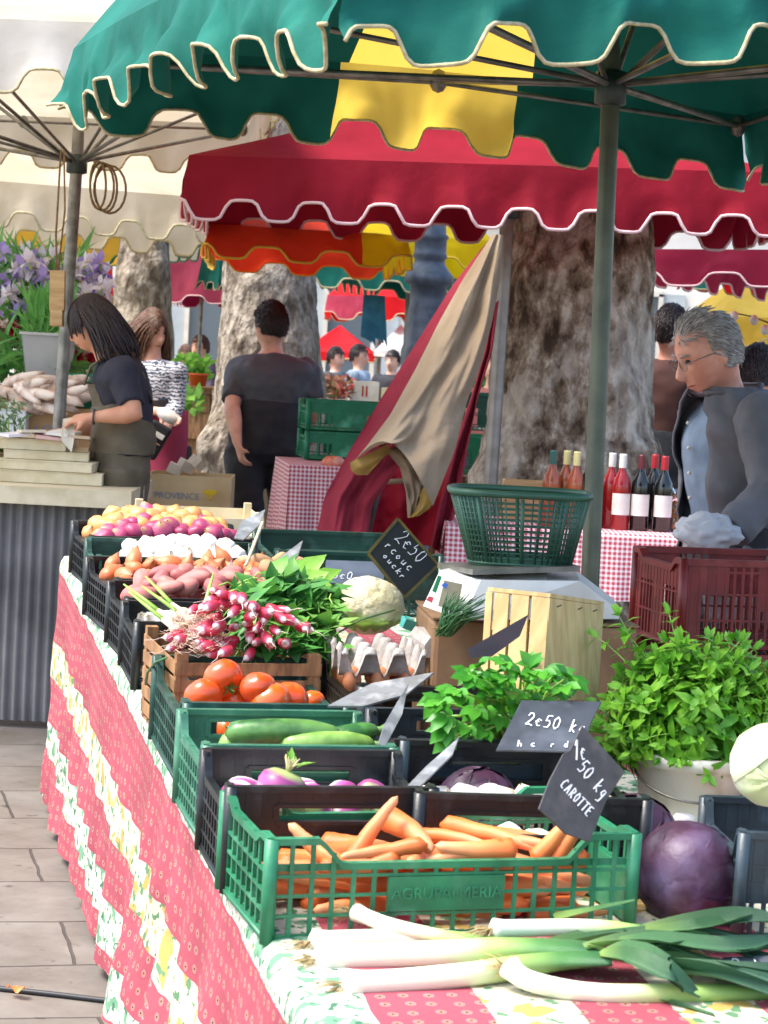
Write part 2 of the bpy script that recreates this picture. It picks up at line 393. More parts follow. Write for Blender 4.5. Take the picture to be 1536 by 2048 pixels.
m_dgreen = M('dark_green_plastic', '1f4d42', '17392f', rough=.4, scale=9, bump=.08, bscale=60, c3='3f6b60', s3=12, t3=(.55, .75))
m_lgreen = M('light_green_plastic', '3d7a5e', '2f6650', rough=.42, scale=9, bump=.08, bscale=60, c3='5b9177', s3=12, t3=(.55, .75))
m_slatep = M('blue_black_plastic', '33424a', '242f36', rough=.4, scale=9, bump=.08, bscale=60, c3='55666e', s3=12, t3=(.55, .78))
m_black = M('black_plastic', '1a1f21', '111415', rough=.38, scale=9, bump=.08, bscale=60, c3='3a4245', s3=13, t3=(.56, .78))
m_redp = M('red_brown_plastic', '7d211f', '641816', rough=.4, scale=9, bump=.08, bscale=60, c3='96403a', s3=12, t3=(.55, .78))
m_bgreen = M('bright_green_plastic', '128058', '0b6a48', rough=.4, scale=9, c3='4fae8a', s3=9, t3=(.55, .75))
m_slate = M('slate', '3b3c40', '2a2b2e', rough=.38, scale=12, bump=.15, bscale=70, c3='6a6c70', s3=10, t3=(.52, .8))
m_slateg = M('dusty_slate', '7c8084', '6a6d70', rough=.33, scale=14, c3='a8abae', s3=22, t3=(.5, .75), bump=.1, bscale=80)
m_chalk = M('chalk', 'e8e8ea', rough=.9)
m_pav = mat_pavers(); m_cloth = mat_cloth(); m_check = mat_check('gingham'); 
# ------------------------------------------------------------------ ground
g = MB(); n_ = 40
g.quadgrid([[(-60+120*i/n_, -6+126*j/n_, 0) for j in range(n_+1)] for i in range(n_+1)])
tag(g.build('ground', m_pav), None, None, kind='structure')
# ------------------------------------------------------------------ the vegetable table
def cloth(name, u0, u1, vmax, off, hem, label, folds, flare, seed, slantleft=0.):
    mb = MB(); uvs = []; step = .014; nu = int((u1-u0)/step); rows = []
    tops = [vmax-(vmax)*i/34 for i in range(35)]
    for i in range(nu+1):
        u = u0+(u1-u0)*i/nu; row = []
        for v in tops:
            h = off+.0025*(1+noise.noise(V((u*5, v*5, seed))))+.004*max(0, noise.noise(V((u*3, v*9, seed+5))))
            if v < .02: h -= .004*(1-v/.02)
            uu = u
            row.append(tab(uu, v, h)); uvs.append((uu, v))
        top = tab(u, 0, off); H = top.z-hem(u); nh = 44
        for k in range(1, nh+1):
            s = H*k/nh; q = k/nh
            a = min(1, s/.28)
            fo = folds*a*(math.sin(u*24+seed+4*noise.noise(V((u*1.5, s*1.2, seed))))*.5+noise.noise(V((u*5, s*1.2, seed+3)))*1.3+.22*math.sin(u*43+seed*2+s*3)*min(1, s/.5))
            out = .012*min(1, s/.03)+fo+flare(u)*q*q+.012*noise.noise(V((u*6, s*7, seed)))*a
            uu = u + slantleft*s*(i/nu if i > nu*.8 else 0)
            p = tab(uu, 0, off)-TW*(out+off) ; p.z = top.z-s
            row.append(p); uvs.append((u+.04*fo, -s))
        rows.append(row)
    mb.quadgrid(rows); mb.uv = uvs
    o = mb.build(name, m_cloth, origin=tab((u0+u1)/2, .3, 0)); tag(o, label, 'tablecloth')
    return o
US = (on_table(298, 1512)-TN).dot(TU)
def hem1(u): return .035+.02*noise.noise(V((u*4, 1, 1)))-(.02 if u < US+.3 else 0)
def hem2(u): return .05+.03*noise.noise(V((u*3, 7, 1)))
cloth('tablecloth', US-.05, 4.25, 1.5, .003, hem1, 'far printed cloth hanging to the ground beneath the onion and potato crates', .013, lambda u: .03+.03*max(0, 1.8-u), 2.0)
cloth('tablecloth', -1.1, US+.10, 1.5, .009, hem2, 'near red and cream printed cloth under the carrot crate and leeks, edge dog-eared', .016, lambda u: .10-.02*u, 5.0, .25)
tt = thing('trestle_table', 'long trestle table hidden under the printed cloths and vegetable crates', 'table', tab(1.6, .75, -.78))
b = MB(); b.v = []; 
c8 = [tab(u, v, h) for h in (-.035, -.002) for u, v in ((-1.05, .01), (4.2, .01), (4.2, 1.5), (-1.05, 1.5))]
b.v = c8; b.f = [(0, 1, 2, 3), (7, 6, 5, 4), (0, 4, 5, 1), (1, 5, 6, 2), (2, 6, 7, 3), (3, 7, 4, 0)]; b.m = [0]*6
b.build('tabletop', m_oldwood, tt, world=True)
for u in (-.9, 1.5, 4.0):
    for v in (.12, 1.38):
        b = MB(); p = tab(u, v, -.036); b.bar(p, V((p.x, p.y, 0.0)), .045, .045, up=V((1, 0, 0))); b.build('leg', m_oldwood, tt, world=True)
# cable and litter on the paving
b = MB(); pts = [on_z(x, y, .007) for x, y in ((-160, 1945), (0, 1977), (120, 1990), (235, 2004), (420, 2030))]
b.tube(pts, .007, 8); tag(b.build('cable', M('rubber', '202226', rough=.5), origin=pts[2]), 'black rubber cable lying across the pale paving', 'cable')
b = MB(); p = on_z(32, 1980, .02)
b.quadgrid([[p+V((-.022+.044*i/6, -.012+.03*j/4+.006*math.sin(i), .006*math.sin(i*1.3+j)+.008*abs(i-3)/3)) for j in range(5)] for i in range(7)])
tag(b.build('onion_skin', M('skin_scrap', 'd9762f', 'e8a060', rough=.5, trans=.3), origin=p), 'orange scrap of onion skin lying beside the black cable', 'scrap')
# ------------------------------------------------------------------ crates
def wall(mb, a, b, H, topf, pitch, levels, solids, holes, th, nrm, posts=True, deep=0.0):
    """lattice wall from a to b (local 3D points on the floor), height profile topf(t)"""
    a = V(a); b = V(b); L = (b-a).length; x = (b-a)/L
    n = max(2, round(L/pitch))
    def isol(s, z): return any(s0 <= s <= s1 and z0 <= z <= z1 for s0, s1, z0, z1 in solids)
    def ihole(s, z): return any(s0 < s < s1 and z0 < z < z1 for s0, s1, z0, z1 in holes)
    for s0, s1, z0, z1 in solids:
        mb.box(a+x*(s0+s1)/2+V((0, 0, (z0+z1)/2)), (s1-s0, th*.55, z1-z0), Matrix.Rotation(math.atan2(x.y, x.x), 3, 'Z'))
    for i in range(n+1):
        s = L*i/n; zt = topf(s/L)
        zs = [0]+sorted([z for h in holes if h[0] < s < h[1] for z in (h[2], h[3])])+[zt]
        for z0, z1 in zip(zs[::2], zs[1::2]):
            mb.bar(a+x*s+V((0, 0, z0)), a+x*s+V((0, 0, z1)), .005, th*(1.25 if deep == 0 else deep), up=x)
    for z in levels:
        segs = []; N = 60; cur = None
        for i in range(N+1):
            t = i/N; ok = z < topf(t)-.004 and not ihole(t*L, z)
            if ok and cur is None: cur = t
            if (not ok or i == N) and cur is not None: segs.append((cur, t)); cur = None
        for t0, t1 in segs: mb.bar(a+x*(t0*L)+V((0, 0, z)), a+x*(t1*L)+V((0, 0, z)), th, .005)
def toprail(mb, a, b, topf, w, h, nrm):
    a = V(a); b = V(b); L = (b-a).length; x = (b-a)/L; N = 48; ts = [0]
    for i in range(1, N):
        f0, f1, f2 = topf((i-1)/N), topf(i/N), topf((i+1)/N)
        if abs(f2-2*f1+f0) > 1e-5: ts.append(i/N)
    ts.append(1.)
    pts = [a+x*(t*L)+V((0, 0, topf(t))) for t in ts]
    prof = [(-w/2, -h), (-w/2, 0), (w/2, 0), (w/2, -h)]
    nrm = V(nrm); rings = [[p+nrm*q+V((0, 0, r)) for q, r in prof] for p in pts]
    mb.quadgrid(rings, closed=True)
def ramp(t, pts):
    for (a, x), (b, y) in zip(pts, pts[1:]):
        if t <= b: return x+(y-x)*((t-a)/(b-a) if b > a else 0)
    return pts[-1][1]
def crate(name, label, m, W, D, H, mat, front, side=None, pitch=.035, levels=(.03, .07, .11), plaque=None, rim=.014, group=None, backf=None,
          holes=(), fsol=(), ssol=(), cat='crate', inner=None, cr=.012):
    """m: frame with origin at the left front bottom corner, x right, y back, z up"""
    t = thing(name, label, cat, m, group)
    side = side or (lambda q: H); backf = backf or front
    b = MB(); n = 7
    for i in range(n+1): b.box((W*i/n, D/2, .006), (.012, D, .007))
    for i in range(n+2): b.box((W/2, D*i/(n+1), .0065), (W, .012, .006))
    b.box((W/2, D/2, .0025), (W*.96, D*.96, .003)); b.build('base', mat, t)
    for nm, A, B, f, nr, hl, sl_ in (('front_wall', (0, 0, 0), (W, 0, 0), front, (0, -1, 0), holes, fsol), ('back_wall', (0, D, 0), (W, D, 0), backf, (0, 1, 0), holes, fsol),
                      ('side_wall', (0, 0, 0), (0, D, 0), side, (-1, 0, 0), (), ssol), ('side_wall', (W, 0, 0), (W, D, 0), side, (1, 0, 0), (), ssol)):
        b = MB(); wall(b, A, B, H, f, pitch, levels, sl_, hl, .006, nr); toprail(b, A, B, f, rim, rim*.8, nr)
        if inner:
            X = (V(B)-V(A)).normalized(); LL = (V(B)-V(A)).length
            for s0, s1, z0, z1 in inner(LL, nm):
                b.box(V(A)+X*(s0+s1)/2+V((0, 0, (z0+z1)/2))-V(nr)*.006, (s1-s0, .003, z1-z0), Matrix.Rotation(math.atan2(X.y, X.x), 3, 'Z'))
        for (s0, s1, z0, z1) in hl:
            X = (V(B)-V(A)).normalized()
            for q0, q1 in (((s0, z0), (s1, z0)), ((s0, z1), (s1, z1)), ((s0, z0), (s0, z1)), ((s1, z0), (s1, z1))):
                b.bar(V(A)+X*q0[0]+V((0, 0, q0[1])), V(A)+X*q1[0]+V((0, 0, q1[1])), .011, .007)
        w_ = b.build(nm, mat, t, smooth=False)
        if plaque and nm == 'front_wall':
            txt, s0, s1, z0, z1 = plaque
            q = MB(); q.box(((s0+s1)/2, -.002, (z0+z1)/2), (s1-s0, .009, z1-z0)); pl = q.build('plaque', mat, t, smooth=False)
            if txt:
                mt = Matrix.Translation(((s0+s1)/2, -.0075, (z0+z1)/2)) @ Matrix.Rotation(R(90), 4, 'X')
                text_mb(txt, (z1-z0)*.46, mt, .0018).build('lettering', m_emboss, t, smooth=False)
    for x in (0, W):
        for y in (0, D):
            b = MB(); f = (front if y == 0 else backf)(0 if x == 0 else 1)
            zz = max(f, side(0 if y == 0 else 1))
            b.tube([(x, y, 0), (x, y, zz-.002)], cr, 10); b.build('corner_post', mat, t)
    return t
m_emboss = M('embossed_green', '2f8860', '286f50', rough=.5, scale=40)
def cframe(FL, FR, h, base_h=0.):
    """frame at left-front bottom corner from the rim pixels"""
    a = on_table(*FL, h); b = on_table(*FR, h)
    return frame(a-TZ*h, b-a), (b-a).length
def depth_of(m, BL, h):
    p = on_table(*BL, h); q = m.inverted() @ p
    return q.y, q.x
CR = {}
def mk(key, FL, FR, BL, h, *args, name='vegetable_crate', **kw):
    m, W = cframe(FL, FR, h); D, sk = depth_of(m, BL, h)
    m = m @ Matrix.Rotation(-.6*math.atan2(sk, D), 4, 'Z') @ Matrix.Translation((.011, .008, 0)); W -= .022; D, sk = depth_of(m, BL, h)
    if 0: print('CRATE', key, 'W %.2f D %.2f skew %.2f' % (W, D, sk))
    CR[key] = (m, W, D, h); return m, W, D
m, W, D = mk('carrot', (534, 1679), (1271, 1657), (462, 1591), .175)
D = .32; CR['carrot'] = (m, W, D, .175)
ff = lambda t: ramp(t, ((0, .175), (.13, .175), (.19, .133), (.81, .133), (.87, .175), (1, .175)))
def carrot_inner(L, nm):
    return [(0.0, L, .118, .130)] if nm != 'side_wall' else [(0, L, .02, .11)]
crate('vegetable_crate', 'big bright green crate full of carrots, name plaque on its front', m, W, D, .175, m_green, ff,
      side=lambda t: ramp(t, ((0, .175), (.16, .175), (.24, .16), (.76, .16), (.84, .175), (1, .175))), pitch=.0345, levels=(.012, .045, .078, .111), plaque=('AGRUPALMERIA', W*.315, W*.635, .05, .108),
      inner=carrot_inner, ssol=())
def rect_hole(W, w, z0, z1, off=.5): return ((W*off-w/2, W*off+w/2, z0, z1),)
def std(key, label, FL, FR, BL, h, mat, hole=None, pitch=.03, side=None, solid=True, Dmin=.25, Dmax=.62, rim=.014, cr=.012):
    m, W, D = mk(key, FL, FR, BL, h); D = max(Dmin, min(D, Dmax)); CR[key] = (m, W, D, h)
    hl = hole(W) if hole else ()
    fs = []
    if solid:
        if hl:
            s0, s1, z0, z1 = hl[0]; fs = [(0, s0, h*.35, h), (s1, W, h*.35, h), (s0, s1, h*.35, z0), (s0, s1, z1, h)]
        else: fs = [(0, W, h*.35, h)]
    sd_ = side or (lambda t: ramp(t, ((0, h), (.10, h), (.16, h*.78), (.84, h*.78), (.90, h), (1, h))))
    return crate('vegetable_crate', label, m, W, D, h, mat, lambda t: h, side=sd_, pitch=pitch, levels=(.012, .04, .07, .1, .13), holes=hl, fsol=fs, rim=rim, cr=cr,
          ssol=())
std('turnip', 'black crate of purple turnips between the carrots and the cucumbers', (452, 1573), (878, 1574), (405, 1496), .19, m_black, lambda W: rect_hole(W, W*.55, .125, .155))
std('cucumber', 'mid green crate holding the cucumbers, in front of the tomatoes', (405, 1490), (795, 1490), (364, 1417), .19, m_lgreen, lambda W: rect_hole(W, W*.70, .135, .168))
std('tomato', 'dark green crate holding big orange red tomatoes', (366, 1405), (694, 1402), (346, 1310), .19, m_dgreen, lambda W: rect_hole(W, W*.66, .10, .165))
std('eggs', 'rounded black basket crate holding the egg trays', (722, 1372), (1040, 1366), (682, 1303), .17, m_black, lambda W: rect_hole(W, W*.8, .03, .14), pitch=.016, cr=.022, rim=.02)
std('celery', 'blue black crate with a handle slot under the celery bunch', (800, 1480), (1180, 1480), (742, 1415), .19, m_slatep, lambda W: rect_hole(W, W*.4, .14, .168, .45))
std('fennel', 'black crate of white bulbs behind the carrot crate, priced slate leaning on it', (830, 1585), (1290, 1585), (806, 1478), .19, m_black, lambda W: rect_hole(W, W*.62, .115, .155, .45))
std('potato', 'black crate heaped with pink potatoes', (250, 1196), (600, 1198), (225, 1160), .17, m_black)
std('garlicleft', 'black crate at the cloth edge in front of the pink potatoes, few garlic heads inside', (268, 1243), (560, 1248), (251, 1200), .17, m_black)
std('shallot', 'black crate heaped with orange shallots behind the pink potatoes', (232, 1158), (600, 1160), (178, 1112), .17, m_black)
std('garlic', 'dark green crate spilling over with white garlic heads', (192, 1112), (545, 1120), (182, 1074), .17, m_dgreen)
std('onion', 'far black crate heaped with red and yellow onions', (180, 1072), (510, 1076), (154, 1040), .17, m_black)
std('grocer', 'empty dark green crate with raised corner behind the cauliflower', (552, 1100), (875, 1104), (535, 1058), .17, m_dgreen, side=None)
std('grocerback', 'second empty dark green crate seen over the cauliflower', (600, 1125), (880, 1130), (590, 1098), .16, m_dgreen)
# blue-black rightmost crate with a cabbage on it
std('right', 'black crate at the right edge with a white cabbage on top', (1480, 1665), (1800, 1660), (1434, 1596), .19, m_slatep, pitch=.022)
# slatted wooden tray under the radishes
def wood_tray(name, label, m, W, D, H, mat, ns=4, group=None, posts=.026):
    t = thing(name, label, 'crate', m, group)
    b = MB()
    for i in range(5): b.box((W/2, D*(i+.5)/5, .004), (W, D/5-.012, .006))
    b.build('base', mat, t, smooth=False)
    for nm, x0, y0, x1, y1 in (('front_wall', 0, 0, W, 0), ('back_wall', 0, D, W, D), ('side_wall', 0, 0, 0, D), ('side_wall', W, 0, W, D)):
        b = MB(); hs = (H-.01)/ns
        for k in range(ns): b.bar((x0, y0, .01+hs*(k+.5)), (x1, y1, .01+hs*(k+.5)), .005, hs*.72)
        b.build(nm, mat, t, smooth=False)
    for x, y in ((posts/2, posts/2), (W-posts/2, posts/2), (posts/2, D-posts/2), (W-posts/2, D-posts/2)):
        b = MB(); b.box((x, y, H/2+.008), (posts, posts, H+.012)); b.build('corner_post', mat, t, smooth=False)
    return t
m, W, D = mk('radish', (345, 1322), (650, 1322), (290, 1262), .20); D = min(D, .5); CR['radish'] = (m, W, D, .2)
wood_tray('wooden_crate', 'slatted brown wooden crate under the radishes and their leaves', m, W, D, .20, m_oldwood, 5)
m, W, D = mk('onionwood', (420, 1030), (560, 1032), (410, 1000), .13)
m = frame(on_table(330, 1062, .0), TW+TU*.1); W = .42
wood_tray('wooden_crate', 'small pale wooden crate behind the far onions', frame(at(285, 1100, 8.35), TW), .42, .3, .13, m_palewood, 2)
# ------------------------------------------------------------------ vegetables
def uvramp(name, stops, rough=.45, bump=0, bscale=40, sss=0, wob=.04, spec=.5, trans=0, stretch=None):
    """colour runs along UV y"""
    m = bpy.data.materials.new(name); m.use_nodes = True; N = m.node_tree.nodes; L = m.node_tree.links; b = N['Principled BSDF']
    uv = N.new('ShaderNodeUVMap'); uv.uv_map = 'UVMap'; sp = N.new('ShaderNodeSeparateXYZ'); L.new(uv.outputs[0], sp.inputs[0])
    tc = N.new('ShaderNodeTexCoord'); nz = N.new('ShaderNodeTexNoise'); nz.inputs['Scale'].default_value = bscale*.6; nz.inputs['Detail'].default_value = 4
    if stretch:
        mp = N.new('ShaderNodeMapping'); mp.inputs['Scale'].default_value = stretch; L.new(uv.outputs[0], mp.inputs[0]); L.new(mp.outputs[0], nz.inputs[0])
    else: L.new(tc.outputs['Object'], nz.inputs[0])
    ma = N.new('ShaderNodeMath'); ma.operation = 'MULTIPLY_ADD'; ma.inputs[1].default_value = wob; L.new(nz.outputs[0], ma.inputs[0]); L.new(sp.outputs['Y'], ma.inputs[2])
    rp = N.new('ShaderNodeValToRGB'); e = rp.color_ramp.elements
    for i, (p, c) in enumerate(stops):
        q = e[i] if i < 2 else e.new(p); q.position = p; q.color = hx(c)
    L.new(ma.outputs[0], rp.inputs[0])
    oi = N.new('ShaderNodeObjectInfo'); hs = N.new('ShaderNodeHueSaturation'); mr = N.new('ShaderNodeMapRange'); mr.inputs[3].default_value = .85; mr.inputs[4].default_value = 1.12
    L.new(oi.outputs['Random'], mr.inputs[0]); L.new(mr.outputs[0], hs.inputs['Value']); L.new(rp.outputs[0], hs.inputs['Color'])
    L.new(hs.outputs[0], b.inputs['Base Color']); b.inputs['Roughness'].default_value = rough; b.inputs['Specular IOR Level'].default_value = spec
    if sss: b.inputs['Subsurface Weight'].default_value = sss; b.inputs['Subsurface Radius'].default_value = (.02, .01, .005)
    if bump:
        nb = N.new('ShaderNodeTexNoise'); nb.inputs['Scale'].default_value = bscale; nb.inputs['Detail'].default_value = 5
        if stretch: L.new(mp.outputs[0], nb.inputs[0])
        else: L.new(tc.outputs['Object'], nb.inputs[0])
        bp = N.new('ShaderNodeBump'); bp.inputs['Strength'].default_value = bump; bp.inputs['Distance'].default_value = .004; L.new(nb.outputs[0], bp.inputs['Height']); L.new(bp.outputs[0], b.inputs['Normal'])
    if trans:
        tr = N.new('ShaderNodeBsdfTranslucent'); L.new(hs.outputs[0], tr.inputs[0]); mx = N.new('ShaderNodeMixShader'); mx.inputs[0].default_value = trans
        L.new(b.outputs[0], mx.inputs[1]); L.new(tr.outputs[0], mx.inputs[2]); L.new(mx.outputs[0], N['Material Output'].inputs[0])
    return m
def revolve(mb, pts, rad, n=12, fn=None, uvn=None):
    """tube with UV y running 0..1 along its length"""
    st = len(mb.v); mb.tube(pts, rad, n)
    if mb.uv is None: mb.uv = [(0, 0)]*st
    k = len(pts)
    for i in range(k):
        for j in range(n): mb.uv.append((j/n, i/(k-1)))
    if fn: mb.v[st:] = [fn(p, i//n/(k-1)) for i, p in enumerate(mb.v[st:])]
c_car = uvramp('carrot_skin', [(0, '5c4a22'), (.035, 'd9601c'), (.5, 'e88a4c'), (1, 'e8a070')], rough=.42, bump=.25, bscale=14, stretch=(1.5, 26, 1), sss=.1)
c_leek = uvramp('leek_skin', [(0, 'd2c49a'), (.04, 'ecead8'), (.45, 'e6e8c8'), (.62, 'a8c46c'), (.8, '4c8040'), (1, '2a5a3a')], rough=.35, bump=.35, bscale=8, stretch=(26, 2, 1), wob=.05, sss=.1)
c_leekleaf = uvramp('leek_leaf', [(0, '93b25a'), (.3, '4c7a48'), (1, '2c5646')], rough=.4, bump=.5, bscale=6, stretch=(40, 1.5, 1), trans=.15)
c_root = M('dry_roots', 'b8a070', '927a4e', rough=.9, scale=60)
c_tom = M('tomato_skin', 'd44e1a', 'e06c2c', rough=.22, scale=5, rnd=.12, coat=.3, contrast=(.3, .7))
c_stem = M('green_stem', '4f7a34', '6b9440', rough=.6, scale=20)
c_cuc = M('courgette_skin', '2c5a2a', '4b7c3c', rough=.35, scale=40, contrast=(.42, .6), c3='6c9a50', s3=8, t3=(.5, .7), rnd=.15, bump=.1, stretch=(1, 1, 1))
c_cucl = M('pale_courgette_skin', '6e9a44', '8cb45c', rough=.35, scale=40, rnd=.1)
c_tur = uvramp('turnip_skin', [(0, 'e8e2dc'), (.45, 'ebe0dc'), (.62, 'b65c98'), (.9, '8f3a74'), (1, '9fae6a')], rough=.4, bump=.1, wob=.14)
c_cabl = M('red_cabbage', '2c1228', '44203a', rough=.5, scale=9, bump=.6, bscale=16, c3='625370', s3=9, t3=(.52, .74))
c_vein = M('cabbage_vein', '8a5a80', '6f4266', rough=.5)
c_wcab = M('white_cabbage', 'c9d6a0', 'b4c788', rough=.4, scale=6, c3='e6ead0', s3=5, t3=(.42, .6))
c_on_r = uvramp('red_onion_skin', [(0, 'c9a07c'), (.1, '8a2a4e'), (.5, '9c2f58'), (.85, 'a84468'), (1, 'c2946a')], rough=.3, bump=.3, bscale=8, stretch=(22, 1.5, 1))
c_on_y = uvramp('yellow_onion_skin', [(0, '9c7040'), (.12, 'd08a48'), (.5, 'd98f50'), (.85, 'e0a468'), (1, 'a8804c')], rough=.3, bump=.3, bscale=8, stretch=(22, 1.5, 1))
c_gar = uvramp('garlic_skin', [(0, 'c8b894'), (.1, 'efebe2'), (.8, 'f0ece6'), (1, 'cfc0a0')], rough=.55, bump=.4, bscale=8, stretch=(20, 1.2, 1))
c_sha = uvramp('shallot_skin', [(0, 'b0623a'), (.2, 'd4703c'), (.8, 'd98458'), (1, '9c6038')], rough=.35, bump=.3, bscale=8, stretch=(14, 1.5, 1))
c_pot = M('pink_potato_skin', 'b8706a', 'a85e5c', rough=.6, scale=6, bump=.15, bscale=50, c3='c79c84', s3=9, t3=(.5, .75), rnd=.14)
c_potb = M('brown_potato_skin', 'b8926a', 'a07c54', rough=.65, scale=6, bump=.15, bscale=50, rnd=.1)
c_rad = uvramp('radish_skin', [(0, 'b8283e'), (.55, 'c43a50'), (.76, 'd06080'), (.84, 'eedcd8'), (1, 'dcc8bc')], rough=.34, wob=.05)
c_radw = M('radish_root', 'e6c9b4', 'd0a890', rough=.7, scale=40)
c_leaf = M('radish_leaf', '3a7a34', '569a40', rough=.5, scale=12, trans=.22, c3='86b454', s3=6, t3=(.5, .7))
c_mint = M('mint_leaf', '60a426', '92cc42', rough=.45, scale=26, trans=.28, c3='4c9624', s3=5, t3=(.5, .7))
c_celery = M('celery_leaf', '3c8a26', '5aa834', rough=.4, scale=10, trans=.25)
c_cstem = M('celery_stalk', '7fae3e', '9cc45a', rough=.35, scale=12)
c_lett = M('lettuce_leaf', '6aa838', '9acc54', rough=.45, scale=7, trans=.3)
c_cauli = M('cauliflower_curd', 'e4dcb8', 'd2c697', rough=.7, scale=18, bump=.7, bscale=60, sss=.15)
c_chive = M('chives', '2e5a34', '3e6e3c', rough=.45, scale=20)
c_pulp = M('egg_carton_pulp', 'b3aca4', 'a09890', rough=.9, scale=30, bump=.4, bscale=90)
c_egg = M('egg_shell', 'c98a60', 'bb7850', rough=.5, scale=6, rnd=.1)

def mesh_of(mb, name, mat):
    o = mb.build(name, mat); me = o.data; bpy.data.objects.remove(o); return me
def carrot_mesh(L, r, bend, seed):
    b = MB(); N = 16; pts = []; rad = []
    for i in range(N+1):
        t = i/N; pts.append(V((L*t, bend*math.sin(t*3.0)*L+.002*nz3((t*5, seed, 0)), .003*nz3((t*4, 3, seed)))))
        q = r*(min(1, (t/.03)**.5) if t < .03 else 1)*(1-.62*t**1.3)*(1+.05*nz3((t*14, seed, 9)))
        if t > .93: q *= max(.1, math.sqrt(max(0, 1-((t-.93)/.07)**2)))
        rad.append(max(q, .0012) if i else r*.35)
    pts.insert(0, V((-.004, 0, 0))); rad.insert(0, r*.2)
    revolve(b, pts, rad, 12); b2 = b
    return mesh_of(b2, 'carrot', c_car)
CARM = [carrot_mesh(.185, .0225, .03, 1), carrot_mesh(.16, .0245, -.05, 2), carrot_mesh(.20, .020, .06, 3), carrot_mesh(.15, .0225, .02, 4)]
def axis_mat(a, b, roll=0.):
    x = (b-a).normalized(); up = V((0, 0, 1)) if abs(x.z) < .95 else V((0, 1, 0))
    y = up.cross(x).normalized(); z = x.cross(y); m = Matrix((x, y, z)).transposed().to_4x4() @ Matrix.Rotation(roll, 4, 'X'); m.translation = a; return m
cm, cW, cD, cH = CR['carrot']
top = [((700, 1728, .10), (786, 1606, .20), 0), ((690, 1738, .125), (618, 1680, .15), 1), ((772, 1636, .155), (862, 1702, .14), 1), ((797, 1716, .15), (690, 1744, .12), 1),
       ((852, 1690, .17), (745, 1706, .15), 2), ((884, 1650, .15), (1082, 1704, .13), 2), ((1012, 1694, .15), (846, 1724, .14), 0), ((930, 1666, .14), (1100, 1690, .15), 0), ((1068, 1722, .12), (1118, 1668, .175), 3), ((1104, 1728, .12), (1150, 1662, .17), 3),
       ((1176, 1712, .135), (1050, 1732, .125), 1), ((640, 1738, .12), (760, 1728, .12), 3), ((1030, 1700, .16), (870, 1690, .15), 1), ((960, 1732, .13), (1100, 1722, .13), 0), ((820, 1672, .13), (960, 1690, .14), 2)]
lab = ['carrot sticking up highest out of the green crate, left of centre', 'carrot at the left end of the pile pointing up to the left', 'thick carrot leaning in from the back of the green crate', 'carrot with its cut stalk end facing out of the pile',
       'carrot lying with its brown stalk end just right of the highest carrot', 'long carrot with dark stalk end slanting across the right half of the pile', 'pale fat carrot lying level in the middle of the pile', None, 'carrot standing blunt end up beneath the carrot price slate', 'rightmost carrot standing blunt end up beneath the price slate',
       None, None, None, None, None]
def in_crate(M_, px, py, h, ymin=.042):
    p = on_table(px, py, h); q = M_.inverted() @ p
    if q.y < ymin: p = on_plane(px, py, M_ @ V((0, ymin, 0)), (M_.to_3x3() @ V((0, 1, 0))).normalized())
    return p
for (a, b_, k), lb in zip(top, lab):
    A = in_crate(cm, *a); B = in_crate(cm, *b_)
    lc = cm.inverted() @ A; ld = cm.inverted() @ B
    s = (B-A).length/CARM[k].vertices[-1].co.x; s = max(.75, min(1.35, s)); B = A+(B-A).normalized()*s
    inst(CARM[k], 'carrot', axis_mat(A, B, rn(0, 6)) @ Matrix.Scale(s, 4), lb or 'orange carrot lying among others on top of the green crate', 'carrot', 'carrots in the green crate')
for i in range(46):
    L = .16; x = rn(.06, cW-.06); y = rn(.05, cD-.05); z = .018+.026*(i//12)
    a = rn(-.5, .5)+(math.pi if random.random() < .5 else 0)
    c0 = V((x-math.cos(a)*L/2, y-math.sin(a)*L/2, z)); c1 = V((x+math.cos(a)*L/2, y+math.sin(a)*L/2, z+rn(-.008, .008)))
    ok = True
    for q in (c0, c1):
        q.x = max(.03, min(cW-.03, q.x)); q.y = max(.032, min(cD-.032, q.y))
    A = cm @ c0; B = cm @ c1
    if (B-A).length < .09: continue
    k = random.randrange(4); s = min(1.1, (B-A).length/.16)
    inst(CARM[k], 'carrot', axis_mat(A, B, rn(0, 6)) @ Matrix.Scale(s, 4), 'orange carrot buried low in the green crate, seen through its lattice', 'carrot', 'carrots low in the green crate')
# --- tomatoes
def tomato_mesh(seed, lob):
    b = MB(); n = 24
    prof = []
    for i in range(15):
        t = i/14; a = math.pi*t; r = math.sin(a)*1.0; z = -math.cos(a)*.84
        if t > .85: z -= (t-.85)*1.5
        prof.append((max(r, .01), z))
    b.lathe([(r*.04, z*.04) for r, z in prof], n, fn=lambda p, a: V((p.x*(1+lob*math.cos(5*a+seed)+.03*math.sin(2*a+seed)), p.y*(1+lob*math.cos(5*a+seed)), p.z*(1+lob*1.2*math.cos(5*a+seed)))))
    for k in range(5):
        a = k*1.257+seed; b.leaf((0, 0, .0275), (math.cos(a), math.sin(a), .15), (0, 0, 1), .02, .007, -.1, mi=1, seg=2)
    b.tube([(0, 0, .025), (.001, 0, .034), (.003, .001, .042)], .0022, 6, mi=1)
    o = b.build('tomato', [c_tom, c_stem]); me = o.data; bpy.data.objects.remove(o); return me
TOM = [tomato_mesh(0, .02), tomato_mesh(1.3, .045), tomato_mesh(2.1, .03)]
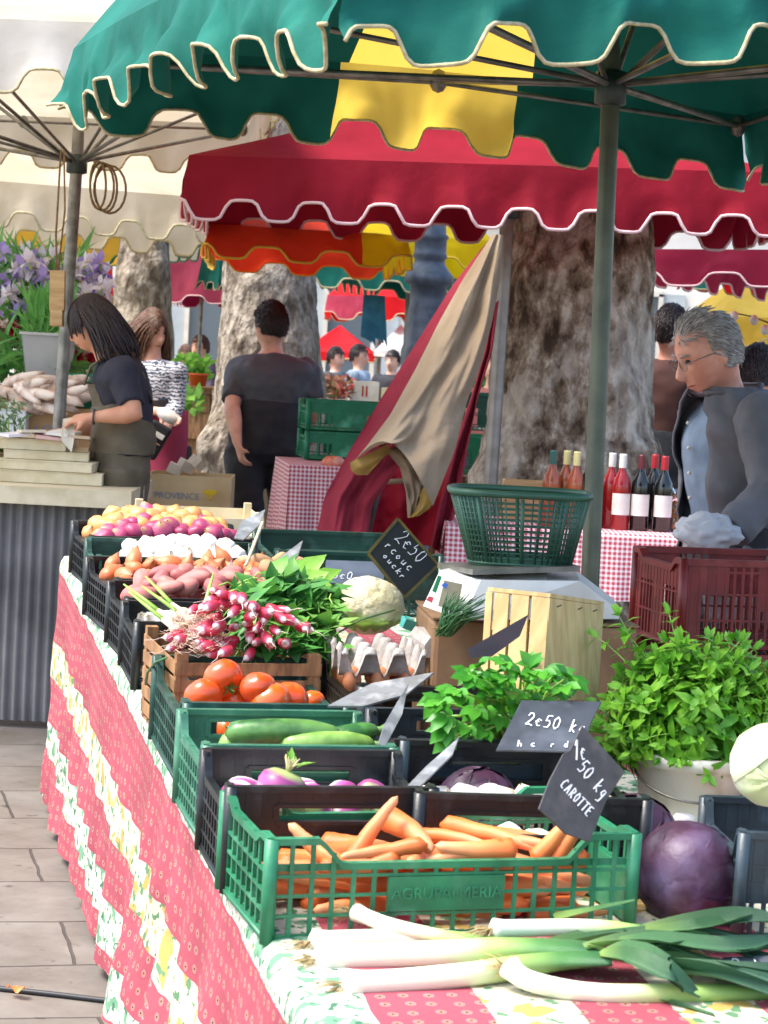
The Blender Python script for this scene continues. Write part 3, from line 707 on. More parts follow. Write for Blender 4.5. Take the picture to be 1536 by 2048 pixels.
tl = [((446, 1352), 39, .20, 'largest tomato, at the back of the dark green crate'), ((407, 1388), 37, .165, 'tomato at the left corner of the dark green crate'), ((515, 1370), 34, .19, 'tomato in the middle of the dark green crate, behind the ribbed one'),
      ((468, 1396), 30, .15, 'small tomato wedged between the left tomatoes'), ((540, 1396), 40, .165, 'broad ribbed tomato at the front of the crate'), ((580, 1392), 36, .165, 'tomato right beside the broad ribbed one'), ((624, 1398), 25, .14, 'smallest tomato, at the right end of the dark green crate')]
for (p, r, h, lb) in tl:
    c = on_table(p[0], p[1]+6, h); d = (c-CAM).length; s = r*1.08*d/FPX/.04
    inst(random.choice(TOM), 'tomato', Matrix.Translation(c) @ Euler((rn(2.0, 3.2), rn(-.6, .6), rn(-.6, .6))).to_matrix().to_4x4() @ Matrix.Scale(s, 4), lb, 'tomato', 'tomatoes in the dark green crate')
tm, tW, tD, tH = CR['tomato']
for i in range(22):
    x = tW*(.14+.145*(i % 6)); y = .06+.085*(i//6); 
    if y > tD-.03: continue
    p = tm @ V((x+rn(-.008, .008), y, .045 if i % 2 else .07)); s = rn(.85, 1.05)
    inst(random.choice(TOM), 'tomato', Matrix.Translation(p) @ Euler((rn(-1, 1), rn(-1, 1), rn(0, 6))).to_matrix().to_4x4() @ Matrix.Scale(s, 4), 'tomato in the lower layer of the dark green crate', 'tomato', 'tomatoes in the lower layer')
# --- courgettes
def gourd(a, b_, r, mat, label, bend=.012, stem=True):
    A = on_table(*a[:2], a[2]); B = on_table(*b_[:2], b_[2]); t = thing('courgette', label, 'courgette', A, 'courgettes in the mid green crate'); m = MB(); N = 18
    side = (B-A).cross(V((0, 0, 1))).normalized(); pts = []; rad = []
    for i in range(N+1):
        q = i/N; pts.append(A+(B-A)*q+side*bend*math.sin(q*3.1)+V((0, 0, bend*.7*math.sin(q*3.1)))); e = min(1, math.sqrt(max(0.02, 1-(1-min(q/.1, 1))**2))); f = .45 if q > .97 else 1-.35*max(0, (q-.75)/.25)
        rad.append(r*e*f*(1+.03*nz3((q*5, r*99, 0))))
    m.tube(pts, rad, 16, caps=True); m.build('fruit', mat, t, world=True)
    if stem:
        s = MB(); d = (B-A).normalized(); s.tube([B-d*.003, B+d*.012, B+d*.022+V((0, 0, .003))], [.010, .008, .009], 6); s.build('stalk', c_stem, t, world=True)
gourd((450, 1468, .165), (676, 1470, .17), .024, c_cuc, 'dark green courgette lying highest in the mid green crate', .014)
gourd((436, 1490, .14), (620, 1486, .14), .021, c_cucl, 'pale green courgette at the front left of the mid green crate')
gourd((560, 1492, .15), (745, 1490, .155), .022, c_cucl, 'pale green courgette at the front of the crate, right half')
gourd((640, 1484, .15), (752, 1462, .17), .019, c_cuc, 'dark courgette at the right end of the crate, stalk pointing up')
gourd((520, 1480, .13), (700, 1482, .135), .023, c_cuc, 'dark green courgette underneath the topmost one', .01)
gourd((500, 1532, .07), (690, 1528, .075), .02, c_cuc, 'courgette in the bottom layer, seen through the handle slot', .006)
# --- turnips
def turnip_mesh(seed):
    b = MB(); prof = [(0, -.062), (.0015, -.055), (.004, -.045), (.014, -.036), (.03, -.026), (.042, -.01), (.045, .006), (.040, .022), (.026, .031), (.010, .033), (.001, .034)]
    st = 0; b.lathe(prof, 18, fn=lambda p, a: V((p.x*(1+.05*math.sin(2*a+seed)), p.y*(1+.04*math.cos(3*a)), p.z)))
    b.uv = [(0, min(1, max(0, (p.z+.04)/.075))) for p in b.v]
    return mesh_of(b, 'turnip', c_tur)
TUR = [turnip_mesh(0), turnip_mesh(2)]
c = on_table(562, 1578, .165); tn = thing('turnip', 'big purple topped turnip with a green tuft lying highest in the black crate', 'turnip', Matrix.Translation(c) @ Euler((R(-4), R(18), 0)).to_matrix().to_4x4(), 'turnips in the black crate')
o = bpy.data.objects.new('root', TUR[0]); C.objects.link(o); o.parent = tn; MW[o.name] = MW[tn.name]
b = MB()
for k in range(16): a = rn(0, 6.28); b.tube([(0, 0, .03), (.006*math.cos(a), .006*math.sin(a), .045), (.014*math.cos(a), .014*math.sin(a), .052+rn(0, .01))], [.003, .0022, .001], 5)
b.build('leaf_stubs', M('turnip_stub', 'c9b98a', '9fa860', rough=.6, scale=30), tn)
b = MB()
for k in range(7): a = rn(0, 6.28); b.leaf((.008*math.cos(a)+.005, .008*math.sin(a), .045), (math.cos(a)*.6+.3, math.sin(a)*.6, 1), (0, 0, 1), rn(.02, .035), .014, .2)
b.build('leaf', c_lett, tn)
um, uW, uD, uH = CR['turnip']
for i in range(18):
    x = .055+(uW-.11)*(i % 5)/4; y = .06+.075*((i//5) % 4); y = min(y, uD-.05); z = .05 if i < 15 else .05
    inst(random.choice(TUR), 'turnip', um @ Matrix.Translation((x+rn(-.01, .01), y, .115 if i >= 6 else .05)) @ Euler((rn(1.2, 2.2), rn(-.6, .6), rn(-1, 1))).to_matrix().to_4x4() @ Matrix.Scale(rn(.75, .95), 4), 'purple and white turnip low in the black crate, behind the carrot crate', 'turnip', 'turnips low in the black crate')
# --- cabbages
def cabbage(name, c, r, mat, vmat, label, seed, nleaf=9, rot=(0, 0, 0), flat=.88):
    t = thing(name, label, 'cabbage', Matrix.Translation(c) @ Euler(rot).to_matrix().to_4x4(), 'red cabbages' if 'red' in label else None)
    b = MB(); b.ell((0, 0, 0), (r*.96, r*.96, r*flat*.96), 20, fn=lambda p, d: p*(1+.02*nz3(d, 3))); b.build('heart', mat, t)
    random.seed(seed)
    for k in range(nleaf):
        a0 = k*2.4+seed; b = MB(); tilt = rn(.15, .75); NR, NC = 14, 16; rows = []
        for i in range(NR+1):
            u = i/NR; row = []
            for j in range(NC+1):
                w = (j/NC-.5)*2
                th = -1.45+u*2.9; ww = 1.15*math.sqrt(max(0, 1-(2*u-1)**4))
                lon = w*ww
                d = V((math.cos(th)*math.cos(lon), math.cos(th)*math.sin(lon), math.sin(th)))
                vein = math.exp(-(w*9)**2)*.028+.012*max(0, math.cos(9*(abs(w)*2.2-u*2.0)))*abs(w)
                edge = .03*max(0, abs(w)-.75)*4+.05*max(0, u-.85)/.15
                rr = r*(1.0+.035*k/nleaf+vein*1.2+edge*1.3*noise.noise(V((u*4, w*3, k+seed)))+.03*noise.noise(V((u*3, w*4, k)))+.012*noise.noise(V((u*9, w*9, k))))+.002
                row.append(V((d.x*rr, d.y*rr, d.z*rr*flat)))
            rows.append(row)
        b.quadgrid(rows); b.xf((Matrix.Rotation(a0, 4, 'Z') @ Matrix.Rotation(tilt, 4, 'Y')).to_3x3().to_4x4()); b.build('leaf', mat, t)
    return t
def tbl(px, py, r, flat=.88):           # centre of a ball of radius r seen at px,py resting on the table
    return on_table(px, py, r*flat)
cabbage('red_cabbage', tbl(957, 1642, .08)+TZ*.03, .078, c_cabl, None, 'red cabbage behind the carrots, in front of the black crate', 3, rot=(.3, .2, 0))
cabbage('red_cabbage', tbl(1270, 1668, .078)+TZ*.0, .08, c_cabl, None, 'red cabbage half hidden behind the front one, right of the carrot price slate', 5, rot=(.2, -.2, 1))
cabbage('red_cabbage', tbl(1380, 1750, .094), .094, c_cabl, None, 'biggest red cabbage standing free at the right of the carrot crate', 11, rot=(1.1, .5, 2))
cabbage('red_cabbage', tbl(1225, 1628, .05), .052, c_cabl, None, 'small red cabbage tucked behind the carrot price slate', 8)
cabbage('white_cabbage', on_table(1545, 1530, .30), .068, c_wcab, None, 'pale green white cabbage on the black crate at the right edge', 14, rot=(1.3, -.5, .6), flat=.95)
# --- leeks
def leek(pts, r, label, leaves=(), seed=1, tipw=1.):
    r *= 1.12; P = [on_table(x, y, h) for x, y, h in pts]; t = thing('leek', label, 'leek', P[0], 'leeks lying on the cloth')
    N = 26; Q = []
    for i in range(N+1):
        s = i/N*(len(P)-1); k = min(int(s), len(P)-2); f = s-k
        p0, p1, p2, p3 = P[max(k-1, 0)], P[k], P[k+1], P[min(k+2, len(P)-1)]
        Q.append(.5*((2*p1)+(p2-p0)*f+(2*p0-5*p1+4*p2-p3)*f*f+(3*p1-p0-3*p2+p3)*f**3))
    b = MB(); rad = []
    for i in range(N+1):
        q = i/N; rr = r*(1.22-.3*min(1, q/.12)) if q < .12 else r*(.92+.25*max(0, q-.5))
        if q > .6: k = (q-.6)/.4; rad.append((rr*(1+.5*k*tipw), rr*(1-.7*k)))
        else: rad.append(rr)
    rad[0] = r*.5; rad = [x if isinstance(x, tuple) else (x, x) for x in rad]
    revolve(b, Q, rad, 14) if False else None
    st = len(b.v); b.tube(Q, rad, 14, ref=TW if False else (Q[-1]-Q[0]).cross(TZ).normalized()); b.uv = [(j/14, i/N) for i in range(N+1) for j in range(14)]
    b.build('shaft', c_leek, t, world=True)
    random.seed(seed); b = MB(); d = (Q[0]-Q[2]).normalized()
    for k in range(34):
        w = V((rn(-1, 1), rn(-1, 1), rn(-1, .3))); e = Q[0]+w*r*.5; L = rn(.012, .038); g_ = e+d*L*.5+w*.008; hh = e+d*L+w*.016-V((0, 0, .006))
        b.tube([e, g_, hh], [.0009, .0008, .0005], 4)
    b.build('roots', c_root, t, world=True)
    leaves = [l for a in leaves for l in (a, ([(x+rn(-14, 10)*i_, y+rn(-16, 16)*(i_ > 0), h+rn(-.008, .012)) for i_, (x, y, h) in enumerate(a[0])], a[1]*.8, a[2]+1.1))]
    for lf in leaves:
        pl = [on_table(x, y, h) for x, y, h in lf[0]]; w = lf[1]; rows = []; uvs = []; n2 = 22
        for i in range(n2+1):
            s = i/n2*(len(pl)-1); k = min(int(s), len(pl)-2); f = s-k
            p0, p1, p2, p3 = pl[max(k-1, 0)], pl[k], pl[k+1], pl[min(k+2, len(pl)-1)]
            c_ = .5*((2*p1)+(p2-p0)*f+(2*p0-5*p1+4*p2-p3)*f*f+(3*p1-p0-3*p2+p3)*f**3)
            tg = (p2-p1).normalized(); sd_ = tg.cross(TZ).normalized(); u = i/n2
            ww = .66*w*(.75+.5*math.sin(min(1, u*1.4)*1.57))*(1-.8*max(0, (u-.7)/.3)**1.5)
            tw = .5*math.sin(u*3+seed+lf[2]); up = TZ*math.cos(tw)+sd_*math.sin(tw); s2 = sd_*math.cos(tw)-TZ*math.sin(tw)
            rows.append([c_+s2*ww*a+up*(abs(a)**1.3*ww*.65) for a in (-1, -.6, -.25, 0, .25, .6, 1)])
            uvs += [(.5+a*.5, u) for a in (-1, -.6, -.25, 0, .25, .6, 1)]
        b = MB(); b.quadgrid(rows); b.uv = uvs; b.build('leaf', c_leekleaf, t, world=True)
leek([(706, 1822, .05), (770, 1848, .045), (850, 1868, .035), (960, 1890, .03), (1080, 1902, .03)], .0125, 'thin leek with frayed roots raised highest against the carrot crate', [([(1060, 1900, .035), (1200, 1880, .04), (1380, 1868, .045), (1560, 1900, .03)], .018, 0)], 1)
leek([(618, 1884, .02), (720, 1880, .022), (860, 1880, .022), (1000, 1892, .022), (1140, 1900, .025)], .0165, 'leek lying nearest the front of the carrot crate', [([(1100, 1900, .03), (1240, 1915, .04), (1400, 1900, .045), (1600, 1925, .03)], .022, 1), ([(1120, 1895, .03), (1260, 1880, .05), (1420, 1930, .04), (1600, 1960, .03)], .02, 2)], 2)
leek([(628, 1916, .022), (760, 1912, .024), (920, 1906, .03), (1060, 1898, .04), (1200, 1900, .045)], .021, 'fattest white leek in the middle with its stem turning bright green', [([(1180, 1900, .045), (1300, 1930, .05), (1440, 1950, .05), (1600, 1990, .03)], .026, .5), ([(1170, 1898, .045), (1300, 1885, .06), (1450, 1900, .055), (1600, 1880, .04)], .024, 2.4)], 3)
leek([(682, 1968, .020), (800, 1962, .022), (960, 1946, .03), (1100, 1924, .035), (1220, 1916, .045)], .0185, 'white leek lying lowest at the left on the red and cream cloth', [([(1200, 1914, .05), (1260, 1905, .06), (1330, 1950, .05), (1400, 1995, .02)], .03, 1.4), ([(1200, 1918, .045), (1330, 1920, .05), (1480, 1945, .04), (1620, 1950, .03)], .024, 0)], 4)
leek([(1014, 1930, .05), (1060, 1962, .035), (1180, 1986, .02), (1340, 1988, .02), (1560, 1982, .02), (1700, 1970, .02)], .0155, 'curved leek in front with a bulging white root end', [([(1560, 1984, .025), (1650, 1975, .03), (1750, 1970, .03)], .02, 1)], 5)
leek([(980, 1858, .045), (1060, 1856, .045), (1180, 1856, .045), (1300, 1868, .04), (1400, 1880, .04)], .014, 'slender leek lying across the green leaves beside the crate corner', [([(1290, 1866, .045), (1400, 1848, .055), (1500, 1842, .055), (1620, 1860, .04)], .026, .8), ([(1300, 1870, .045), (1420, 1890, .05), (1560, 1935, .03)], .02, 2)], 6)
b = MB(); rows = []
for i in range(13):
    u = i/12; c_ = on_table(1110+160*u, 1842-40*u, .03+.05*u); w_ = .018*(1-.75*u); rows.append([c_+TU*w_*a+TZ*abs(a)*w_*.5 for a in (-1, -.4, .4, 1)])
b.quadgrid(rows); b.uv = [(j/3, i/12*.5) for i in range(13) for j in range(4)]; tag(b.build('leek_leaf', c_leekleaf, origin=rows[0][0]), 'single bright green leek leaf leaning up on the carrot crate corner', 'leaf')
b = MB(); rows = []
for i in range(13):
    u = i/12; c_ = on_table(1270+160*u, 1988+45*u, .012); w_ = .014*(1-.5*u); rows.append([c_+TU*w_*a+TZ*abs(a)*w_*.5 for a in (-1, -.4, .4, 1)])
b.quadgrid(rows); b.uv = [(j/3, i/12*.6) for i in range(13) for j in range(4)]; tag(b.build('leek_leaf', c_leekleaf, origin=rows[0][0]), 'loose leek leaf lying on the cloth at the bottom right', 'leaf')
# --- piles in the far crates
def bulb_mesh(name, mat, r, zs=1., neck=.3, seed=0, el=1.):
    b = MB(); prof = []
    for i in range(13):
        t = i/12; a = math.pi*t; rr = math.sin(a)**.85*r; z = -math.cos(a)*r*.85*zs
        if t > .85: z += (t-.85)*r*neck*6
        prof.append((max(rr, r*.07), z))
    b.lathe(prof, 14, fn=lambda p, a: V((p.x*el, p.y, p.z))*(1+.04*math.sin(5*a+seed)*mat_l)); z0, z1 = prof[0][1], prof[-1][1]
    b.uv = [(math.atan2(p.y, p.x)/6.283, (p.z-z0)/(z1-z0)) for p in b.v]
    return mesh_of(b, name, mat)
mat_l = .4
ON_R = [bulb_mesh('onion', c_on_r, .037, .92, .25, 1), bulb_mesh('onion', c_on_r, .033, 1., .3, 2)]
ON_Y = [bulb_mesh('onion', c_on_y, .037, .95, .22, 1), bulb_mesh('onion', c_on_y, .033, 1.05, .3, 2)]
mat_l = 1.5
GAR = [bulb_mesh('garlic', c_gar, .033, .82, .28, 0), bulb_mesh('garlic', c_gar, .029, .85, .35, 3)]
mat_l = .3
SHA = [bulb_mesh('shallot', c_sha, .017, 2.0, .8, 0), bulb_mesh('shallot', c_sha, .019, 1.6, .8, 0)]
def pot_mesh(mat, L, r, seed):
    b = MB(); b.ell((0, 0, 0), (L, r, r*.9), 10, fn=lambda p, d: V((p.x, p.y+.012*p.x*p.x/L/L*seed, p.z))*(1+.10*nz3(d+V((seed, 0, 0)), 1.2))); return mesh_of(b, 'potato', mat)
POT = [pot_mesh(c_pot, .05, .024, .5), pot_mesh(c_pot, .042, .026, -.4), pot_mesh(c_pot, .058, .023, 1)]
POTB = [pot_mesh(c_potb, .045, .028, .5), pot_mesh(c_potb, .05, .026, -.5)]
def pile(key, fn, nx, ny, z0, dome, jit=.012, x0=.05, x1=None, y0=.05, y1=None, tilt=.6, sc_=(.85, 1.1)):
    m_, W_, D_, H_ = CR[key]; x1 = x1 or W_-.05; y1 = y1 or D_-.04
    for j in range(ny):
        for i in range(nx):
            u = (i+.5*(j % 2)*.9)/(nx-.5); v = (j+.5)/ny
            x = x0+(x1-x0)*min(1, u)+rn(-jit, jit); y = y0+(y1-y0)*v+rn(-jit, jit)
            z = z0+dome*(1-(2*u-1)**4)*(.45+.55*v if True else 1)+rn(-.006, .008)
            me, lb, cat, grp = fn(i, j, u, v)
            inst(me, me.name.split('.')[0], m_ @ Matrix.Translation((x, y, z)) @ Euler((rn(-tilt, tilt), rn(-tilt, tilt), rn(0, 6.28))).to_matrix().to_4x4() @ Matrix.Scale(rn(*sc_), 4), lb, cat, grp)
pile('onion', lambda i, j, u, v: (random.choice(ON_R), 'red onion in the front rows of the far onion crate', 'onion', 'red onions') if j < 2 or random.random() < .12 else (random.choice(ON_Y), 'yellow onion heaped at the back of the far onion crate', 'onion', 'yellow onions'), 9, 6, .145, .055, x0=.04, tilt=1.0)
pile('garlic', lambda i, j, u, v: (random.choice(GAR), 'white garlic head in the dark green crate behind the potatoes', 'garlic', 'garlic heads'), 9, 4, .135, .04, x0=.10, tilt=1.0)
pile('shallot', lambda i, j, u, v: (random.choice(SHA), 'orange shallot in the crate between garlic and potatoes', 'shallot', 'shallots') if u < .85 else (random.choice(POTB), 'brown potato beside the shallots, right end of the row', 'potato', 'brown potatoes'), 11, 4, .14, .03, x0=.04, x1=.58, tilt=1.5, sc_=(1., 1.4))
pile('potato', lambda i, j, u, v: (random.choice(POT), 'pink potato heaped in the black crate beyond the radishes', 'potato', 'pink potatoes'), 7, 4, .16, .05, x0=.04, x1=.46, tilt=.5)
pile('potato', lambda i, j, u, v: (random.choice(POT), 'pink potato in the lower layer beyond the radishes', 'potato', 'pink potatoes below'), 7, 3, .11, .03, x0=.05, x1=.46, tilt=.5)
for (x, y, h) in ((545, 1140, .22), (570, 1152, .2), (530, 1160, .19), (556, 1168, .19), (585, 1130, .19)):
    inst(random.choice(POTB), 'potato', Matrix.Translation(on_table(x, y, h)) @ Euler((0, rn(-.4, .4), rn(-.5, .5))).to_matrix().to_4x4(), 'brown potato lying right of the shallots beside the grey slate', 'potato', 'brown potatoes')
for (x, y, h) in ((286, 1238, .12), (300, 1240, .12), (312, 1236, .12), (330, 1240, .13), (350, 1238, .13)):
    inst(random.choice(GAR), 'garlic', Matrix.Translation(on_table(x, y, h)) @ Euler((1, rn(-.4, .4), rn(-.5, .5))).to_matrix().to_4x4() @ Matrix.Scale(.9, 4), 'garlic head lying low in the black crate beside the wooden one', 'garlic', 'garlic heads beside the wooden crate')
# --- radishes with leaves
def radish_mesh(seed, k):
    b = MB(); N = 12; pts = []; rad = []
    for i in range(N+1):
        t = i/N; pts.append(V((.045*t*k, .004*math.sin(t*3+seed), 0))); rad.append(max(.0008, .0105*math.sin(math.pi*min(1, (t*.93+.04))**.75)**.7 if t < .86 else .0105*(1-t)*1.9))
    b.uv = []; revolve(b, pts, rad, 10)
    st = len(b.v); e = pts[-1]; b.tube([e, e+V((.012, .003, .002)), e+V((.03, rn(-.01, .01), -.004))], [.001, .0007, .0004], 4); b.uv += [(0, .98)]*(len(b.v)-st)
    return mesh_of(b, 'radish', c_rad)
RAD = [radish_mesh(0, 1), radish_mesh(1.4, 1.15), radish_mesh(2.4, .85)]
rm, rW, rD, rH = CR['radish']
clusters = [((395, 1282), 9, -150, 'lowest at the left'), ((440, 1250), 9, -160, 'in the middle'), ((470, 1200), 10, -120, 'heaped highest'), ((520, 1225), 10, -70, 'beside the green leaves'), ((430, 1225), 7, -170, ''), ((540, 1290), 5, -100, ''), ((450, 1290), 8, -140, ''), ((575, 1240), 3, -60, ''), ((500, 1262), 7, -100, '')]
names = ['radish in the bunch lowest at the left of the wooden crate', 'radish in the bunch at the middle of the wooden crate', 'radish in the bunch heaped highest above the wooden crate', 'radish in the bunch touching the green radish leaves', 'radish in the bunch beside the white spring onions', 'radish lying just behind the tomato crate, right of the middle', 'radish lying just behind the tomato crate, left of the middle', 'radish lying loose on the green leaves', 'radish in the bunch below the leaves']
for (c_, n__, ang, _), nm in zip(clusters, names):
    hh = .215+max(0, (1300-c_[1]))*.0011
    base = on_table(c_[0], c_[1], hh)
    for k in range(n__):
        a = R(ang+rn(-45, 45)); off = TW*rn(-.04, .04)+TU*rn(-.045, .045)+TZ*rn(-.012, .022)
        x = (TW*math.cos(a)+TU*math.sin(a)+TZ*rn(-.5, .25)).normalized()
        A = base+off
        inst(random.choice(RAD), 'radish', axis_mat(A, A+x, rn(0, 6)) @ Matrix.Scale(rn(.95, 1.3), 4), nm, 'radish', 'radishes over the wooden crate')
def leafmass(name, mat, n, posfn, L, W_, seed, label, cat, stems=None, seg=3, curl=.35, part='leaves', origin=None):
    random.seed(seed); b = MB(); s = MB()
    t = thing(name, label, cat, origin)
    for k in range(n):
        p, d, up, root = posfn(k); l = rn(*L); b.leaf(p, d, up, l, l*rn(*W_), curl*rn(.3, 1.4), seg=seg)
        if stems and root is not None and k % stems[1] == 0: s.tube([root, (root+p)/2+V((0, 0, .01)), p], [stems[0], stems[0]*.8, stems[0]*.5], 5)
    b.build(part, mat, t, world=True)
    if stems and s.v: s.build('stems', stems[2], t, world=True)
    return t
rb = on_table(500, 1250, .24)
def rleaf(k):
    u, v = rn(0, 1), rn(0, 1); px = 485+185*u; topy = 1128+abs(u-.45)*120; py = topy+(1300-topy)*v
    hh = .21+.0009*(1300-py); p = on_table(px+rn(-12, 12), py, hh)+TU*rn(-.03, .05)
    d = V((rn(-.2, 1), rn(-.8, .5), rn(-.1, .8))); return p-d.normalized()*.03, d, V((rn(-.4, .4), -.3, 1)), p-d.normalized()*.07
leafmass('radish_leaves', c_leaf, 420, rleaf, (.05, .095), (.38, .6), 5, 'heap of dark green radish leaves right of the radishes', 'leaves', stems=(.0022, 2, c_cstem), origin=rb)
def lett(k):
    p = on_table(585+rn(-28, 30), 1172+rn(-12, 10), .30); d = V((rn(.2, 1), rn(-.3, .3), rn(.1, .8))); return p, d, V((rn(-.2, .2), -.8, .6)), p-d*.06
leafmass('lettuce_leaves', c_lett, 16, lett, (.07, .11), (.4, .55), 6, 'bright yellow green leaves on top of the radish leaves', 'leaves', stems=(.003, 1, c_cstem), origin=on_table(585, 1180, .28))
# spring onions
for i, (x, y) in enumerate(((352, 1243), (372, 1232), (392, 1246), (405, 1225), (360, 1262))):
    t = thing('spring_onion', ['spring onion bulb nearest the wooden crate corner', 'spring onion bulb with long green top crossing the black crate', 'spring onion bulb in the middle of its bunch', 'white spring onion bulb touching the radishes', 'lowest spring onion bulb on the crate edge'][i], 'spring onion', on_table(x, y, .25), 'spring onions')
    b = MB(); p = on_table(x, y, .25); d = (TW*rn(-.9, .3)+TU*1+TZ*.35).normalized()
    b.tube([p-d*.004, p, p+d*.012, p+d*.03, p+d*.06], [.004, .014, .016, .008, .0055], 12); b.build('bulb', c_gar, t, world=True)
    b = MB(); b.tube([p+d*.055, p+d*.11+TZ*.006, p+d*.18+TZ*.012], [.0052, .0045, .002], 7); b.build('top', c_cstem, t, world=True)
    b = MB()
    for k in range(26): w_ = V((rn(-1, 1), rn(-1, 1), rn(-.6, .6))); b.tube([p-d*.004, p-d*.016+w_*.01, p-d*.03+w_*.03], [.0009, .0007, .0005], 4)
    b.build('roots', c_root, t, world=True)
b = MB()
for k in range(260):
    x, y = rn(345, 450), rn(1225, 1300); p = on_table(x, y, .225+.0009*(1300-y)); w_ = V((rn(-1, 1), rn(-1, 1), rn(-.4, .4)))
    b.tube([p, p+w_*.015, p+w_*.028+V((0, 0, rn(-.01, .01)))], [.0009, .0008, .0005], 4)
tag(b.build('root_threads', c_radw, origin=on_table(400, 1270, .22)), None, None, kind='stuff')
b = MB(); P = [(302, 1368, .1), (306, 1345, .14), (322, 1325, .18), (344, 1316, .21)]
b.tube([on_table(*p)-TW*.012 for p in P], [.0035, .003, .003, .0025], 7); tag(b.build('green_stalk', c_chive, origin=on_table(322, 1330, .17)), 'thin dark green stalk drooping over the wooden crate corner', 'stalk')
# --- cauliflower
c0 = on_table(736, 1214, .26); t = thing('cauliflower', 'creamy white cauliflower head beside the tilted chalkboard', 'cauliflower', c0)
fl = []; random.seed(4)
for k in range(70):
    zz = rn(-.35, 1); a = k*2.39996; rr = math.sqrt(max(0, 1-zz*zz)); fl.append(V((rr*math.cos(a), rr*math.sin(a), zz)).normalized())
def cau(p, d):
    m_ = max(d.dot(f) for f in fl); k2 = max(0, (m_-.93)/.07); return p*(1+.13*k2**.6+.02*noise.noise(d*16)+.012*noise.noise(d*34))
b = MB(); b.ell((0, 0, 0), (.078, .074, .066), 60, fn=cau); b.build('curd', c_cauli, t)
b = MB()
for k in range(11):
    a = k*.571; b.leaf((.045*math.cos(a), .045*math.sin(a), -.055), (math.cos(a), math.sin(a), .75), (0, 0, 1), .075, .05, .2)
b.build('leaves', c_lett, t)
# --- mint in its bucket
bk = on_table(1382, 1650, .0); tb = thing('bucket', 'round white plastic bucket holding the mint', 'bucket', bk)
b = MB(); r0 = .121
b.lathe([(.02, .001), (r0*.86, .002), (r0*.88, .01), (r0*.97, .125), (r0*1.045, .127), (r0*1.05, .150), (r0*1.0, .153), (r0*.97, .150), (r0*.84, .012), (.01, .010)], 48); b.build('shell', M('old_white_plastic', 'e2ddcc', 'd2cab4', rough=.45, scale=7, c3='a08c68', s3=12, t3=(.55, .8)), tb)
b = MB(); b.tube([(r0*1.02*math.cos(a), r0*1.02*math.sin(a), .118-.05*math.sin(a-3.14)) for a in [3.2+i*.19 for i in range(16)]], .0028, 6); b.build('handle', m_steel, tb)
mc_ = bk+V((0, 0, .16))
def mintpos(k, sprigs=[]):
    if not sprigs:
        for i in range(310):
            a = rn(0, 6.283); e = rn(-.25, 1.0)
            sprigs.append((V((math.cos(a)*math.sqrt(max(0, 1-e*e*.9)), math.sin(a)*math.sqrt(max(0, 1-e*e*.9)), e)), rn(.75, 1.06)))
        for (x, y) in ((1238, 1232), (1338, 1228), (1475, 1285), (1255, 1270), (1525, 1330), (1195, 1275)):
            p = at(x, y, (mc_-CAM).dot(_F)); sprigs.append(((p-mc_), 1.0))
    return sprigs
sp_ = mintpos(0); leafb = MB(); stemb = MB(); tmn = thing('mint_bunch', 'big bushy bunch of bright green mint in the white bucket', 'mint', mc_)
random.seed(9)
SX, SY, SZ = .205, .13, .215
for i, (d, q) in enumerate(sp_):
    end = mc_+V((d.x*SX*q, d.y*SY*q, d.z*SZ*q+.0)) if i < 310 else mc_+d
    if end.z < bk.z+.135 and (V((end.x, end.y, 0))-V((bk.x, bk.y, 0))).length < .125: end.z = bk.z+.15
    root = mc_+V((rn(-.06, .06), rn(-.05, .05), -.02)); mid = root+(end-root)*.55+V((0, 0, .05))
    pts = [root.lerp(mid, t).lerp(mid.lerp(end, t), t) for t in [j/9 for j in range(10)]]
    stemb.tube(pts, [.0022-.0012*j/9 for j in range(10)], 5)
    for j in range(3 if i < 310 else 5, 10):
        dr = (pts[j]-pts[j-1]).normalized(); sd_ = dr.orthogonal().normalized(); sd_ = Matrix.Rotation(j*1.571+i, 3, dr) @ sd_
        L = .056*(1.05-.45*(j/9)**2)*rn(.5, 1.3)
        for s in (1, -1): leafb.leaf(pts[j], dr*.55+sd_*s+V((0, 0, .1)), dr+V((0, 0, .3)), L, L*rn(.40, .52), rn(.2, .8))
    for s in range(3): leafb.leaf(pts[-1], (pts[-1]-pts[-2]).normalized()+V((rn(-.5, .5), rn(-.5, .5), rn(0, .5))), V((rn(-1, 1), -1, .5)), .028, .012, .2)
leafb.build('leaves', c_mint, tmn, world=True); stemb.build('stems', c_cstem, tmn, world=True)
# --- celery
def compound(mb, p, d, up, L):
    d = d.normalized(); sd_ = d.cross(up).normalized()
    for a, l in ((0, 1), (.7, .85), (-.7, .85), (1.35, .55), (-1.35, .55)):
        dd = d*math.cos(a)+sd_*math.sin(a); mb.leaf(p, dd, up, L*l, L*l*.62, .25)
t = thing('celery_bunch', 'leafy bunch of celery in front of the mint, hanging over the blue black crate', 'celery', on_table(1010, 1470, .2)); lb_, sb_ = MB(), MB(); random.seed(12)
root = on_table(1030, 1530, .12)
tips = [(880, 1400), (905, 1435), (925, 1375), (955, 1360), (975, 1400), (1005, 1352), (1030, 1385), (1050, 1350), (1085, 1365), (1100, 1350), (1120, 1380), (940, 1420), (990, 1440), (965, 1455), (1065, 1395), (900, 1390), (1010, 1420), (930, 1455), (1130, 1355), (1040, 1420), (1090, 1400), (950, 1340), (985, 1375), (1020, 1335), (1070, 1340), (895, 1465)]
